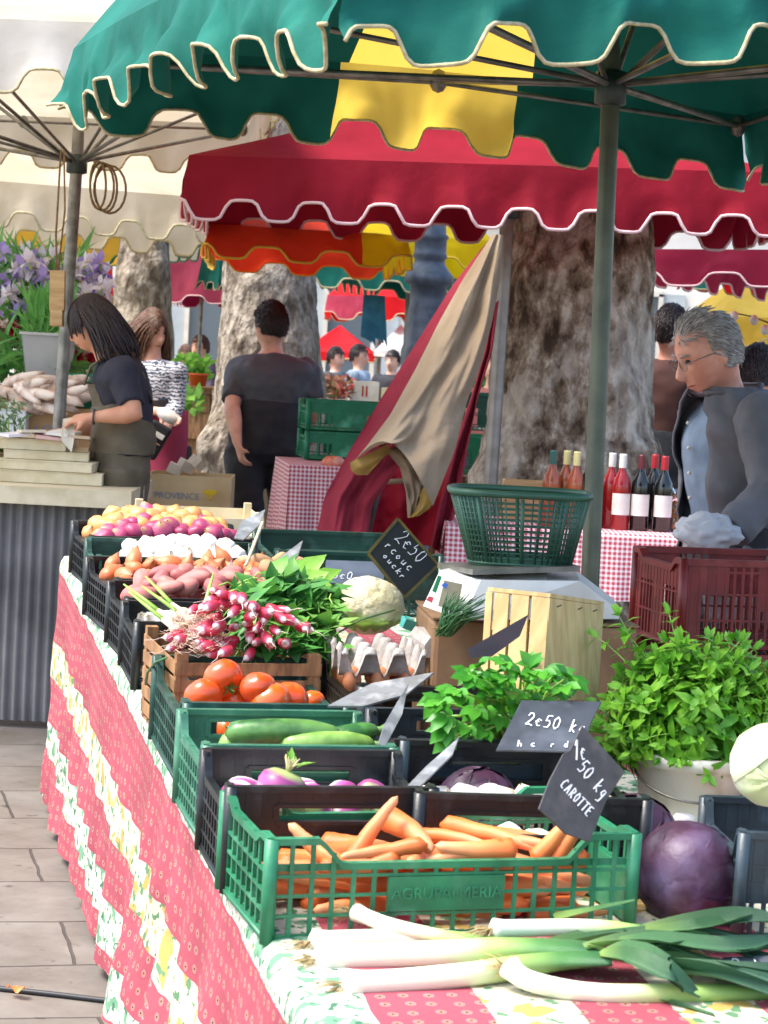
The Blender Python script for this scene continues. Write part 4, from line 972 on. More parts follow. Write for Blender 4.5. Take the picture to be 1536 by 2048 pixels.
for (x, y) in tips:
    for rep in range(3):
        e = at(x+rn(-14, 14), y+rn(-12, 12), 4.62+rn(-.1, .12)); mid = root.lerp(e, .6)+V((0, 0, .04))
        sb_.tube([root+V((rn(-.02, .02), rn(-.02, .02), 0)), mid, e], [.005, .0035, .002], 6)
        d = (e-mid); compound(lb_, e, d+V((rn(-.04, .04), rn(-.08, .02), rn(-.06, .03))), V((rn(-.3, .3), -.6, .7)), rn(.032, .052))
lb_.build('leaves', c_celery, t, world=True); sb_.build('stalks', c_cstem, t, world=True)
# --- eggs and egg tray
em, eW, eD, eH = CR['eggs']
def tray(x0, nx, ny, label, z0, bumps=True):
    p = .064; t = thing('egg_tray', label, 'egg tray', em @ Matrix.Translation((x0, .04, z0)), 'egg trays'); rows = []
    for i in range(nx*10+1):
        row = []
        for j in range(ny*10+1):
            x, y = i/10, j/10; c_ = (math.cos(x*2*math.pi)*.5+.5)*(math.cos(y*2*math.pi)*.5+.5)
            z = .066*min(1, c_*1.45)**.8-.01*(1-min(1, 2*abs(x % 1-.5)))*0
            if i in (0, nx*10) or j in (0, ny*10): z *= .8
            row.append((x*p, y*p, z))
        rows.append(row)
    b = MB(); b.quadgrid(rows); b.quadgrid([[(x, y, z-.0025) for x, y, z in r] for r in rows]); b.build('pulp', c_pulp, t)
    for i in range(nx):
        for j in range(ny):
            if j > 1 and i not in (0, nx-1): continue
            b = MB(); b.ell((p*(i+.5), p*(j+.5), -.010), (.0215, .0215, .029), 8, fn=lambda q, d: V((q.x*(1-.1*d.z), q.y*(1-.1*d.z), q.z)))
            tag(b.xf(em @ Matrix.Translation((x0, .04, z0))).build('egg', c_egg, origin=em @ V((x0+p*(i+.5), .04+p*(j+.5), z0+.008))), 'brown egg held between the pulp cones of the egg tray', 'egg', 'eggs in the trays')
tray(-.045, 3, 3, 'grey pulp egg tray with tall cones showing, left half of the black crate', .180)
t = thing('egg_box', 'closed pale grey egg box beside the open egg tray', 'egg box', em @ Matrix.Translation((.155, .10, .215)))
b = MB(); pr = [(0, 0, 0), (0, 0, .028), (.012, 0, .046), (.15, 0, .04), (.165, 0, .024), (.165, 0, 0)]
b.prism([(x, y, z) for x, y, z in pr], (0, .14, 0)); b.build('lid', c_pulp, t, smooth=False)
b = MB(); b.lathe([(.007, 0), (.009, .001), (.009, .002), (.007, .0025)], 16, Matrix.Translation((.09, -.0005, .02)) @ Matrix.Rotation(R(90), 4, 'X')); b.build('clasp', m_slate, t)
# --- chives
t = thing('chive_bunch', 'dark green bunch of chives leaning beside the weighing scale', 'chives', at(885, 1262, 5.0)); b = MB(); random.seed(3)
for k in range(110):
    A = at(885+rn(-14, 20), 1268+rn(-6, 6), 5.0+rn(-.03, .03)); B = at(960+rn(-65, 26), 1190+rn(-8, 45), 5.0+rn(-.05, .05)); b.tube([A, A.lerp(B, .5)+V((-.006, 0, .01)), B], [.0017, .0015, .0006], 5)
b.build('stems', c_chive, t, world=True); b = MB(); A = at(880, 1255, 4.99); b.tube([A+V((.014*math.cos(a), .014*math.sin(a), 0)) for a in [i*.5 for i in range(14)]], .0018, 5); b.build('rubber_band', m_string, t, world=True)
b = MB(); 
for s in range(4):
    A, B = [((628, 1296), (676, 1262)), ((676, 1262), (790, 1222))][s % 2]; 
b.tube([at(672, 1268, 5.5), at(720, 1240, 5.5), at(790, 1220, 5.52)], .002, 5); tag(b.build('chive_stalk', c_chive, origin=at(720, 1240, 5.5)), 'single dark chive stalk lying in front of the cauliflower', 'stalk')
# onions / garlic by the cabbages
for i, (x, y, h, s, lb) in enumerate(((1400, 1632, .03, 1.0, 'white garlic head lying right of the bucket base'), (1432, 1640, .03, 1.15, 'larger white garlic head beside the black crate at right'), (1420, 1612, .05, .9, 'garlic head resting on two others right of the bucket'), (1368, 1640, .03, .9, 'garlic head half hidden behind the biggest red cabbage'), (1462, 1650, .03, 1.1, 'garlic head against the side of the right hand crate'))):
    inst(random.choice(GAR), 'garlic', Matrix.Translation(on_table(x, y, h)) @ Euler((rn(-1, 1), rn(-1, 1), 0)).to_matrix().to_4x4() @ Matrix.Scale(s, 4), lb, 'garlic', 'garlic beside the bucket')
fm, fW, fD, fH = CR['fennel']
for i in range(12):
    x = .05+.06*(i % 6); y = .08+.1*(i//6)
    inst(random.choice(GAR), 'white_onion', fm @ Matrix.Translation((x, y, .075+.05*(i//6))) @ Euler((rn(-1, 1), rn(-1, 1), 0)).to_matrix().to_4x4() @ Matrix.Scale(1.35, 4), 'white onion in the black crate behind the carrot price slate', 'onion', 'white onions')
# ------------------------------------------------------------------ market parasols
def fab(name, c, tr=.35, c2=None, bump=.25): return M(name, c, c2, rough=.75, scale=3, bump=bump*2.2, bscale=11, trans=tr, spec=.2)
f_green = fab('green_canvas', '186a5c', .05, '125c50'); f_yellow = fab('yellow_canvas', 'eecb58', .52, 'e4c04c'); f_red = fab('red_canvas', '921428', .2, '840f22')
f_cream = fab('cream_canvas', 'ddd2bc', .45, 'cfc1a6'); f_white = fab('white_canvas', 'e6e4de', .5, 'dcd9d0'); f_tan = fab('tan_canvas', 'bfa888', .3, 'ad9472')
f_orange = fab('orange_canvas', 'e2482a', .4, 'd63c20'); f_brightred = fab('bright_red_canvas', 'd81e24', .4, 'c8141c'); f_wine = fab('wine_canvas', '8c1a38', .35, '7c1430'); f_pink = fab('faded_red_canvas', 'c4536a', .4, 'b64860')
f_lemon = fab('lemon_canvas', 'e8cf1e', .5, 'dcc010')
t_cream = M('cream_piping', 'c4b994', 'a89c74', rough=.8, scale=60); t_gold = M('ochre_piping', '9a7c40', rough=.8); t_pink = M('pale_piping', 'e0bcbc', rough=.8); t_greenp = M('green_piping', '2a7a5c', rough=.8); t_yel = M('yellow_piping', 'e0b840', rough=.8)
def tooth(s, p, k=2.6): return .5+.5*math.tanh(k*math.sin(2*math.pi*s/p))/math.tanh(k)
def canopy(label, cor, peak, vh, pitch, td, roofm, sides, trim, pole=None, ribs=True, step=.02, group='market parasols', wrk=1., stripes=None, seed=0, tr=.0045, cat='parasol', hubz=None, hubp=None, nr=10, arch=0.):
    """cor: four eave corners in order; sides[i] = list of (s0,s1,material index) for side i (fraction of length)"""
    ctr = sum(cor, V())/4; pole = (ctr.x, ctr.y, 0, *pole) if pole and len(pole) == 2 else pole; base = V((pole[0], pole[1], pole[2])) if pole else V((ctr.x, ctr.y, 0))
    t = thing('market_parasol', label, cat, base, group)
    b = MB()
    for i in range(4):
        A, B = cor[i], cor[(i+1) % 4]; L = (B-A).length; ed = (B-A)/L; n = max(6, int(L/.07)); rows = []; cols = []
        for k in range(nr+1):
            f = k/nr; row = []
            for j in range(n+1):
                p = (A+(B-A)*(j/n)+V((0, 0, arch*math.sin(math.pi*j/n)))).lerp(peak, f)
                p.z -= .055*math.sin(math.pi*f)*math.sin(math.pi*j/n)+wrk*.012*noise.noise(V((p.x*4+seed, p.y*4, 0)))*(1-f)*min(1, f*5)
                row.append(p)
            rows.append(row)
        for k in range(nr):
            for j in range(n):
                m_ = 0
                if stripes and i in stripes:
                    c_ = (rows[k][j]+rows[k+1][j+1])/2; s = (c_-A).dot(ed)/L
                    for s0, s1, mi in stripes[i]:
                        if s0 <= s <= s1: m_ = mi
                q = [rows[k][j], rows[k][j+1], rows[k+1][j+1], rows[k+1][j]]; st = len(b.v); b.v += q; b.f.append((st, st+1, st+2, st+3)); b.m.append(m_)
    me = b.build('roof', roofm, t, world=True)
    bm = bmesh.new(); bm.from_mesh(me.data); bmesh.ops.remove_doubles(bm, verts=bm.verts, dist=1e-4); bm.to_mesh(me.data); bm.free()
    for i in range(4):
        A, B = cor[i], cor[(i+1) % 4]; L = (B-A).length; ed = (B-A)/L; out = V((ed.y, -ed.x, 0)).normalized()
        if out.dot(A-ctr) < 0: out = -out
        n = int(L/step); rows = []; bot = []; ph = sides[i][1] if len(sides[i]) > 1 else 0
        nv = 7
        for j in range(n+1):
            s = j/n; l = s*L; f = tooth(l+ph, pitch); H = vh-td*f; row = []
            for k in range(nv+1):
                q = k/nv; p = A+ed*(l+(s-.5)*.05*q)+V((0, 0, arch*math.sin(math.pi*s)))
                wob = wrk*(.022*noise.noise(V((l*5+seed*3, i*7, q*1.2)))+.010*noise.noise(V((l*16, i*3+seed, q*3)))+.012*math.sin(l*2*math.pi/pitch+1)*q)*q
                row.append(p+out*(wob+.022*q)-V((0, 0, H*q))+ed*(wrk*.01*noise.noise(V((l*4, q*2, seed)))*q))
            rows.append(row); bot.append(row[-1])
        b = MB(); b.quadgrid(rows); b.m = []
        for j in range(n):
            s = (j+.5)/n; mi = 0
            for s0, s1, q in sides[i][0]:
                if s0 <= s <= s1: mi = q
            b.m += [mi]*nv
        v = b.build('valance', roofm, t, world=True)
        c = MB(); c.tube(bot, tr, 5); c.build('piping', trim, v, world=True)
    if pole:
        hub = V(hubp) if hubp else V((ctr.x, ctr.y, hubz or ctr.z-.02)); pm, pr = pole[3], pole[4]
        b = MB(); b.tube([base, base.lerp(hub, .5), hub+V((0, 0, .02)), peak-V((0, 0, .03))], [pr, pr, pr, pr*.6], 14); b.build('pole', pm, t, world=True)
        b = MB(); b.tube([hub-V((0, 0, .05)), hub-V((0, 0, .045)), hub+V((0, 0, .03)), hub+V((0, 0, .035))], [pr*1.1, pr*1.7, pr*1.7, pr*1.1], 12); b.build('hub', m_iron, t, world=True)
        if ribs:
            for i in range(4):
                A, B = cor[i], cor[(i+1) % 4]; Mi = (A+B)/2+V((0, 0, arch))
                for q, w_ in ((A, .009), (Mi, .0075)):
                    r_ = MB(); e = q+(V((ctr.x, ctr.y, q.z))-q).normalized()*.06-V((0, 0, .035)); r_.tube([hub+(e-hub).normalized()*.03, e], w_, 6); rb_ = r_.build('rib', m_steel, t, world=True)
                    k = e; j_ = MB(); j_.ell(k, (.026, .026, .034), 5); j_.build('joint', m_steel, rb_, world=True)
                r_ = MB(); iq = lambda q_: q_+(V((ctr.x, ctr.y, q_.z))-q_).normalized()*.06-V((0, 0, .035)); r_.tube([iq(A), iq(Mi)-V((0, 0, arch*.1)), iq(B)], .0075, 6); r_.build('frame_bar', m_steel, t, world=True)
                s_ = MB(); e = A.lerp(peak, .45)-V((0, 0, .07)); s_.tube([hub-V((0, 0, .02)), e], .008, 6); s_.build('strut', m_steel, t, world=True)
    return t
C0, C1, C2 = V((-.11, 4.33, 2.31)), V((-.875, 6.35, 2.33)), at(1486, 232, 7.16)
C3 = V((1.85, 5.15, 2.43)); pb = at(1180, 1160, 5.75); ph_ = at(1222, 170, 5.75); dirp = (pb-ph_); base = ph_+dirp*((ph_.z)/(ph_.z-pb.z))
canopy('big green parasol with one yellow panel shading the vegetable table', [C0, C1, C2, C3], V((.36, 5.8, 3.75)), .225, .265, .075, [f_green, f_yellow],
       [([], .05), ([(.365, .635, 1)], .02), ([], 0), ([], .12)], t_cream, pole=(base.x, base.y, 0, M('green_grey_pole', '5f6352', '4e5244', rough=.4, scale=12, metal=.3), .0225), step=.0125, stripes={1: [(.365, .635, 1)]}, hubp=ph_, tr=.0044, wrk=2.2, nr=14, arch=.04)
def quad_cor(a, b_, back, skew=0.):
    A, B = at(*a), at(*b_); e = (B-A); n = V((-e.y, e.x, 0)).normalized()
    if n.y < 0: n = -n
    return [A, B, B+n*back+e.normalized()*skew, A+n*back+e.normalized()*skew]
cr_ = quad_cor((378, 310, 9.6), (1570, 346, 9.6), 1.35); rc = sum(cr_, V())/4
p1_, p2_ = at(1016, 415, 10.3), at(980, 985, 10.3); bs = p1_+(p2_-p1_)*(p1_.z/(p1_.z-p2_.z))
canopy('crimson parasol with pale scalloped edge behind the green one', cr_, rc+V((0, 0, .36)), .255, .275, .08, [f_red], [([], .10)]*4, t_pink, pole=(bs.x, bs.y, 0, M('pale_grey_pole', '9a948a', '857f75', rough=.4, scale=12, metal=.3), .031), hubp=p1_, tr=.007, wrk=1.2)
# cream parasols over the flower stall
ca = quad_cor((-760, 5, 8.4), (560, 60, 8.6), 3.9); cc = sum(ca, V())/4
h1, h2 = at(154, 325, 10.5), at(110, 960, 10.5); bs = h1+(h2-h1)*(h1.z/(h1.z-h2.z))
canopy('cream parasol high on the left over the flower stall', ca, V((h1.x, h1.y, ca[0].z+.75)), .26, .30, .085, [f_cream, f_white], [([(0, 1, 1)], .1), ([], .1), ([], .1), ([], .1)], t_cream, pole=(bs.x, bs.y, 0, m_steel, .027), hubp=h1, tr=.006)
cr2 = quad_cor((-150, 350, 14.6), (810, 428, 15.2), 2.6); canopy('cream parasol behind the first with tan end drooping over the orange one', cr2, sum(cr2, V())/4+V((0, 0, .7)), .28, .32, .10, [f_cream, f_tan], [([(.62, 1, 1)], .1), ([(0, 1, 1)], .1), ([], .1), ([], .1)], t_cream, pole=None, tr=.008)
cr3 = quad_cor((-120, 390, 17.8), (420, 452, 18.5), 3); canopy('third cream parasol lower down over the yellow one', cr3, sum(cr3, V())/4+V((0, 0, .8)), .26, .34, .10, [f_cream], [([], .1)]*4, t_greenp, pole=None, tr=.008)
cy = quad_cor((-60, 448, 20), (262, 470, 20.2), 3); canopy('yellow parasol with green piping at the far left', cy, sum(cy, V())/4+V((0, 0, .5)), .28, .42, .1, [f_yellow, f_green], [([], .1)]*4, t_greenp, pole=None, tr=.008)
co = quad_cor((420, 448, 10.95), (812, 472, 11.0), 2.1); canopy('orange and yellow parasol in front of the middle tree trunk', co, sum(co, V())/4+V((0, 0, .3)), .15, .30, .06, [f_orange, f_lemon], [([(.77, 1, 1)], .1), ([(0, 1, 1)], .1), ([], .1), ([], .1)], t_yel, pole=None, stripes={0: [(.77, 1, 1)]}, tr=.006)
cl = quad_cor((790, 472, 16.4), (985, 480, 16.4), 2.4); canopy('lemon yellow parasol behind the lamp post', cl, sum(cl, V())/4+V((0, 0, .4)), .2, .36, .07, [f_lemon], [([], .1)]*4, t_yel, pole=None, tr=.007)
cg = quad_cor((628, 505, 21), (900, 520, 20.8), 3.2); canopy('dark green parasol beyond the orange one, left of the lamp post', cg, sum(cg, V())/4+V((0, 0, .5)), .30, .36, .09, [f_green, f_yellow], [([], .1)]*4, t_cream, pole=(m_steel, .035), tr=.009)
cb = quad_cor((10, 500, 24), (215, 508, 24.1), 3); canopy('bright red parasol behind the irises', cb, sum(cb, V())/4+V((0, 0, .4)), .5, .42, .1, [f_brightred], [([], .1)]*4, t_cream, pole=None, tr=.009)
cw = quad_cor((315, 512, 22), (448, 516, 22), 3); canopy('faded wine red parasol between the two left tree trunks', cw, sum(cw, V())/4+V((0, 0, .6)), .42, .36, .07, [f_wine, f_pink], [([(0, 1, 1)], .1), ([], .1), ([], .1), ([], .1)], t_pink, pole=(m_steel, .02), tr=.006)
cgs = quad_cor((404, 515, 18.5), (440, 518, 18.3), .7); canopy('small turquoise awning corner beside the middle trunk', cgs, sum(cgs, V())/4+V((0, 0, .15)), .24, .12, .06, [f_green], [([], .1)]*4, t_cream, pole=None, tr=.005)
cf = quad_cor((655, 590, 32), (870, 596, 32), 3); canopy('bright red parasol far away left of the lamp post', cf, sum(cf, V())/4+V((0, 0, .7)), .32, .5, .1, [f_brightred, f_pink], [([(0, .4, 1)], .1)]+[([], .1)]*3, t_cream, pole=(m_steel, .04), tr=.008)
cf = quad_cor((600, 702, 30), (745, 706, 30), 3); canopy('low red awning over the far crowd', cf, sum(cf, V())/4+V((0, 0, .35)), .12, .6, .04, [f_brightred], [([], .1)]*4, t_cream, pole=None, tr=.008)
cf = quad_cor((750, 700, 31), (850, 703, 31), 3); canopy('low white awning beside the far red awning', cf, sum(cf, V())/4+V((0, 0, .35)), .12, .6, .04, [f_white], [([], .1)]*4, t_cream, pole=None, tr=.008)
cn = quad_cor((1300, 498, 12.5), (1720, 500, 12), 3.0); canopy('wine red parasol with white top at the right edge', cn, sum(cn, V())/4+V((0, 0, .75)), .19, .42, .07, [f_white, f_wine], [([(0, 1, 1)], .1)]*4, t_pink, pole=None, tr=.006)
cn = quad_cor((1362, 525, 15.5), (1620, 530, 15), 2.6); canopy('bright red parasol under the wine red one at the right edge', cn, sum(cn, V())/4+V((0, 0, .2)), .17, .4, .08, [f_brightred, f_green], [([(0, .28, 1)], .1)]*4, t_cream, pole=None, tr=.006)
cn = quad_cor((1440, 632, 18), (1640, 640, 18), 2.6); canopy('yellow parasol behind the grey haired man', cn, sum(cn, V())/4+V((0, 0, .4)), .22, .4, .06, [f_yellow], [([], .1)]*4, t_cream, pole=(m_steel, .03), tr=.006)
# coiled rope at the hub of the cream parasol, hanging string with a wooden block
b = MB()
for k in range(4):
    pts = [at(196+k*8+(20+k*4)*math.sin(a)*(1 if k % 2 else .8), 322+48*(1-math.cos(a))+k*3, 10.35+.01*k) for a in [i*.35 for i in range(19)]]; b.tube(pts, .0055, 6)
tag(b.build('coiled_rope', m_string, origin=at(200, 325, 10.35)), 'loops of rope hanging from the grey pole hub under the cream parasol', 'rope')
t = thing('hanging_block', 'long brown wooden block hanging on a string beside the grey pole', 'wooden block', at(115, 650, 9.9))
b = MB(); b.tube([at(122, 300, 9.9), at(112, 470, 9.9), at(114, 545, 9.9)], .0045, 5); b.tube([at(128, 300, 9.9), at(130, 420, 9.9), at(116, 545, 9.9)], .004, 5); b.build('string', m_string, t, world=True)
b = MB(); A, B = at(116, 542, 9.9), at(114, 652, 9.9); b.bar(A, A.lerp(B, .72), .055, .06, up=V((1, 0, 0))); b.bar(A.lerp(B, .72), B, .075, .05, up=V((1, 0, 0))); b.build('block', m_wood, t, world=True, smooth=False)
# ------------------------------------------------------------------ folded red and beige parasol leaning on the grey pole
t = thing('folded_parasol', 'folded wine red and beige parasol slumped against the pale grey pole', 'parasol', at(800, 1090, 9.2))
def strip(pL, pR, d0, d1, amp, nf, mat, name, seed, rows_=46, cols=44, bulge=.10, gr=None, lift=0.):
    """cloth between two pixel polylines, folded lengthwise"""
    def pl(P, u):
        s = u*(len(P)-1); k = min(int(s), len(P)-2); f = s-k; f2 = f; return (P[k][0]+(P[k+1][0]-P[k][0])*f2, P[k][1]+(P[k+1][1]-P[k][1])*f2)
    R_ = []
    for i in range(rows_+1):
        u = i/rows_; L_, Q_ = pl(pL, u), pl(pR, u); row = []
        for j in range(cols+1):
            w_ = j/cols; x = L_[0]+(Q_[0]-L_[0])*w_; y = L_[1]+(Q_[1]-L_[1])*w_-lift*math.sin(math.pi*w_)*u**7
            a = amp*(.25+.75*min(1, u*1.5)); d = d0+(d1-d0)*u-bulge*math.sin(math.pi*w_)*min(1, u*2+.2)+a*math.sin(nf*2*math.pi*w_+seed+1.6*noise.noise(V((u*2.2, w_*2, seed))))+1.1*a*noise.noise(V((u*3.2, w_*4, seed)))+.5*a*noise.noise(V((u*8, w_*9, seed)))+a*.9*max(0, noise.noise(V((u*5+3, w_*3, seed+9))))
            row.append(at(x, y, d))
        R_.append(row)
    b = MB(); b.quadgrid(R_); o = b.build(name, mat, t, world=True)
    return R_, o
f_wine2 = fab('wine_canvas_dull', '7c2030', .12, '8e2a3a', bump=.5); f_beige = fab('beige_canvas', '94836d', .1, '83715b', bump=.5); f_ochre = fab('ochre_lining', 'a88a4e', .2, '967838')
strip([(985, 470), (905, 570), (830, 690), (760, 800), (700, 900), (650, 990), (630, 1080)], [(1000, 474), (960, 600), (905, 700), (850, 830), (800, 930), (745, 1010), (735, 1082)], 9.6, 9.15, .045, 1.7, f_wine2, 'left_panel', 1)
strip([(985, 610), (970, 700), (940, 800), (905, 900), (880, 1000), (860, 1092)], [(998, 600), (985, 700), (955, 800), (935, 900), (915, 1010), (885, 1110)], 9.72, 9.5, .03, 1.5, f_wine2, 'right_panel', 3, bulge=.03)
strip([(740, 925), (715, 980), (728, 1040), (738, 1085)], [(905, 905), (900, 960), (890, 1020), (872, 1092)], 9.66, 9.55, .04, 2, f_red, 'inner_panel', 5, bulge=-.05)
R_, o = strip([(985, 468), (925, 560), (880, 640), (830, 740), (780, 830), (735, 890), (697, 936)], [(1006, 470), (1000, 560), (985, 640), (965, 720), (935, 800), (910, 900), (866, 1012)], 9.5, 8.98, .06, 1.6, f_beige, 'beige_panel', 2, bulge=.14, lift=88)
strip([(735, 900), (770, 900), (800, 935), (812, 985), (815, 1035)], [(905, 880), (890, 900), (875, 940), (868, 985), (838, 1030)], 9.05, 9.05, .03, 1.2, f_beige, 'beige_flap', 4, bulge=.06)
R_, o = strip([(700, 925), (702, 940), (712, 950), (735, 950)], [(775, 888), (782, 900), (780, 905), (770, 912)], 8.98, 9.02, .01, 1, f_ochre, 'lining', 6, 10, 14, bulge=.04)
strip([(838, 985), (840, 1000), (830, 1022), (815, 1036)], [(872, 950), (870, 990), (862, 1015), (838, 1032)], 9.0, 9.0, .01, 1, f_ochre, 'lining', 7, 10, 10, bulge=.02)
b = MB(); b.tube([at(775, 905, 9.3), at(728, 1085, 9.3)], .018, 8); b.build('pole', m_slate, t, world=True)
b = MB(); b.tube([at(750, 965, 9.55), at(835, 960, 9.5)], .012, 6); b.build('strap', f_beige, t, world=True)
# ------------------------------------------------------------------ plane trees
def mat_bark(name, a, b_, c, d, sc_=3.):
    m = bpy.data.materials.new(name); m.use_nodes = True; N = m.node_tree.nodes; L = m.node_tree.links; b = N['Principled BSDF']; b.inputs['Roughness'].default_value = .85; b.inputs['Specular IOR Level'].default_value = .2
    tc = N.new('ShaderNodeTexCoord'); mp = N.new('ShaderNodeMapping'); mp.inputs['Scale'].default_value = (1, 1, .6); L.new(tc.outputs['Object'], mp.inputs[0])
    n1 = N.new('ShaderNodeTexNoise'); n1.inputs['Scale'].default_value = sc_*3.2; n1.inputs['Detail'].default_value = 10; n1.inputs['Roughness'].default_value = .68; n1.inputs['Distortion'].default_value = .15; L.new(mp.outputs[0], n1.inputs[0])
    rp = N.new('ShaderNodeValToRGB'); e = rp.color_ramp.elements; e[0].position = .40; e[0].color = hx(a); e[1].position = .60; e[1].color = hx(d)
    for p, cc in ((.45, b_), (.53, c)): q = e.new(p); q.color = hx(cc)
    L.new(n1.outputs[0], rp.inputs[0])
    dn = N.new('ShaderNodeTexNoise'); dn.inputs['Scale'].default_value = 7; dn.inputs['Detail'].default_value = 5; L.new(mp.outputs[0], dn.inputs[0])
    dm = N.new('ShaderNodeMixRGB'); dm.blend_type = 'ADD'; dm.inputs[0].default_value = .22; L.new(mp.outputs[0], dm.inputs[1]); L.new(dn.outputs['Color'], dm.inputs[2])
    vo = N.new('ShaderNodeTexNoise'); vo.inputs['Scale'].default_value = sc_*.75; vo.inputs['Detail'].default_value = 7; vo.inputs['Roughness'].default_value = .55; L.new(dm.outputs[0], vo.inputs[0]); vr = N.new('ShaderNodeValToRGB'); ve = vr.color_ramp.elements; ve[0].position = .52; ve[1].position = .56; L.new(vo.outputs[0], vr.inputs[0]); vf = N.new('ShaderNodeMath'); vf.operation = 'MULTIPLY'; vf.inputs[1].default_value = .62; L.new(vr.outputs[0], vf.inputs[0]); vm = N.new('ShaderNodeMixRGB'); L.new(vf.outputs[0], vm.inputs[0]); L.new(rp.outputs[0], vm.inputs[1]); vm.inputs[2].default_value = hx(d); rp = vm
    n2 = N.new('ShaderNodeTexNoise'); n2.inputs['Scale'].default_value = 20; n2.inputs['Detail'].default_value = 8; L.new(mp.outputs[0], n2.inputs[0])
    r2 = N.new('ShaderNodeValToRGB'); r2.color_ramp.elements[0].position = .35; r2.color_ramp.elements[0].color = (.45, .4, .36, 1); r2.color_ramp.elements[1].position = .6; r2.color_ramp.elements[1].color = (1, 1, 1, 1); L.new(n2.outputs[0], r2.inputs[0])
    mx = N.new('ShaderNodeMixRGB'); mx.blend_type = 'MULTIPLY'; mx.inputs[0].default_value = .75; L.new(rp.outputs[0], mx.inputs[1]); L.new(r2.outputs[0], mx.inputs[2]); L.new(mx.outputs[0], b.inputs['Base Color'])
    bp = N.new('ShaderNodeBump'); bp.inputs['Strength'].default_value = .9; bp.inputs['Distance'].default_value = .07; L.new(n2.outputs[0], bp.inputs['Height']); L.new(bp.outputs[0], b.inputs['Normal'])
    return m
bk1 = mat_bark('plane_bark', '54463a', '7d6c5a', 'a69782', 'd6cdbc', 3.2); bk2 = mat_bark('grey_plane_bark', '73675a', '8a7f6e', 'a0968a', 'b2a898', 4.0); m_crown = M('plane_leaves', '5a8a2c', '78a83c', rough=.6, scale=4, trans=.3)
def tree(label, d, rows, burls, mat, seed, crown=True):
    base = None; prof = []
    for py, xl, xr in rows:
        a, b_ = at(xl, py, d), at(xr, py, d); c = (a+b_)/2; prof.append((c.z, c, (b_-a).length/2))
    prof.sort(key=lambda q: q[0]); z0, c0, r0 = prof[0]; zt, ct, rt = prof[-1]
    prof.insert(0, (-.05, V((c0.x, c0.y, -.05)), r0*1.25)); prof.append((6.2, V((ct.x-.1, ct.y, 6.2)), rt*.72))
    t = thing('plane_tree', label, 'tree', V((c0.x, c0.y+r0, 0)), 'plane trees on the square'); b = MB(); rws = []; nz_ = 300; na = 160; bl = [(at(x, y, d-.0), r/FPX*d, a) for x, y, r, a in burls]
    for i in range(nz_+1):
        z = -.05+6.25*(i/nz_)**1.25; k = 0
        while k < len(prof)-2 and prof[k+1][0] < z: k += 1
        f = min(1, max(0, (z-prof[k][0])/(prof[k+1][0]-prof[k][0]))); f = f*f*(3-2*f); c = prof[k][1].lerp(prof[k+1][1], f); r = prof[k][2]*(1-f)+prof[k+1][2]*f; c = V((c.x, c.y+r0, z)); row = []
        for j in range(na):
            a = 2*math.pi*j/na; dr = V((math.cos(a), math.sin(a), 0)); p = c+dr*r
            q = V((p.x*2.2, p.y*2.2, p.z*1.3+seed)); h = .10*noise.noise(q)+.055*noise.noise(q*2.7)+.035*noise.noise(q*7)+.022*noise.noise(q*15)+.012*noise.noise(q*31)
            for bp_, br, ba in bl:
                g_ = math.exp(-(((p-V((bp_.x, bp_.y+r0*.3, bp_.z))).length/(br*1.25))**2)); h += ba*g_/r*(1+.5*noise.noise(q*6))
            row.append(p+dr*r*h)
        rws.append(row)
    b.quadgrid(rws, closed=True); b.build('trunk', mat, t, world=True)
    if crown:
        random.seed(seed); top = V((ct.x-.1, ct.y+r0, 6.1)); lb_ = MB(); cl = []
        for k in range(6):
            a = k*1.05+seed; e = top+V((math.cos(a)*rn(1.6, 2.6), math.sin(a)*rn(1.6, 2.6), rn(1.4, 2.8))); mid = top.lerp(e, .5)+V((0, 0, .5)); l_ = MB()
            l_.tube([top-V((0, 0, .5)), mid, e], [rt*.42, rt*.25, rt*.1], 8); l_.build('limb', mat, t, world=True); cl += [e, mid+V((rn(-.5, .5), rn(-.5, .5), .6))]
        for k in range(2600):
            c = random.choice(cl); w_ = V((rn(-1, 1), rn(-1, 1), rn(-1, 1)))
            p = c+w_*w_.length*.85; lb_.leaf(p, V((rn(-1, 1), rn(-1, 1), rn(-.7, .4))), V((0, 0, 1)), rn(.14, .26), rn(.12, .2), .3, seg=2)
        lb_.build('crown', m_crown, t, world=True)
    return t
tree('widest plane tree trunk with mottled brown and whitish bark behind the wine bottles', 10.35, [(1060, 925, 1350), (980, 945, 1347), (900, 975, 1338), (850, 992, 1325), (700, 992, 1328), (560, 1002, 1334), (430, 1030, 1330), (300, 1040, 1330)], [(968, 870, 42, .11), (945, 985, 40, .10), (1085, 560, 40, .05), (1310, 905, 30, .04), (1270, 780, 30, .03)], bk1, 3)
tree('plane tree trunk with a bulging burl behind the man in the dark shirt', 13.8, [(960, 400, 660), (880, 408, 655), (800, 420, 648), (700, 428, 640), (600, 434, 636), (500, 442, 628)], [(415, 905, 42, .13), (400, 850, 26, .07), (520, 560, 26, .04)], bk2, 9)
tree('pale grey plane tree trunk behind the two women at the left', 18, [(800, 195, 350), (700, 205, 345), (600, 218, 338), (490, 228, 332)], [(250, 560, 24, .08), (320, 520, 20, .1)], bk2, 21)
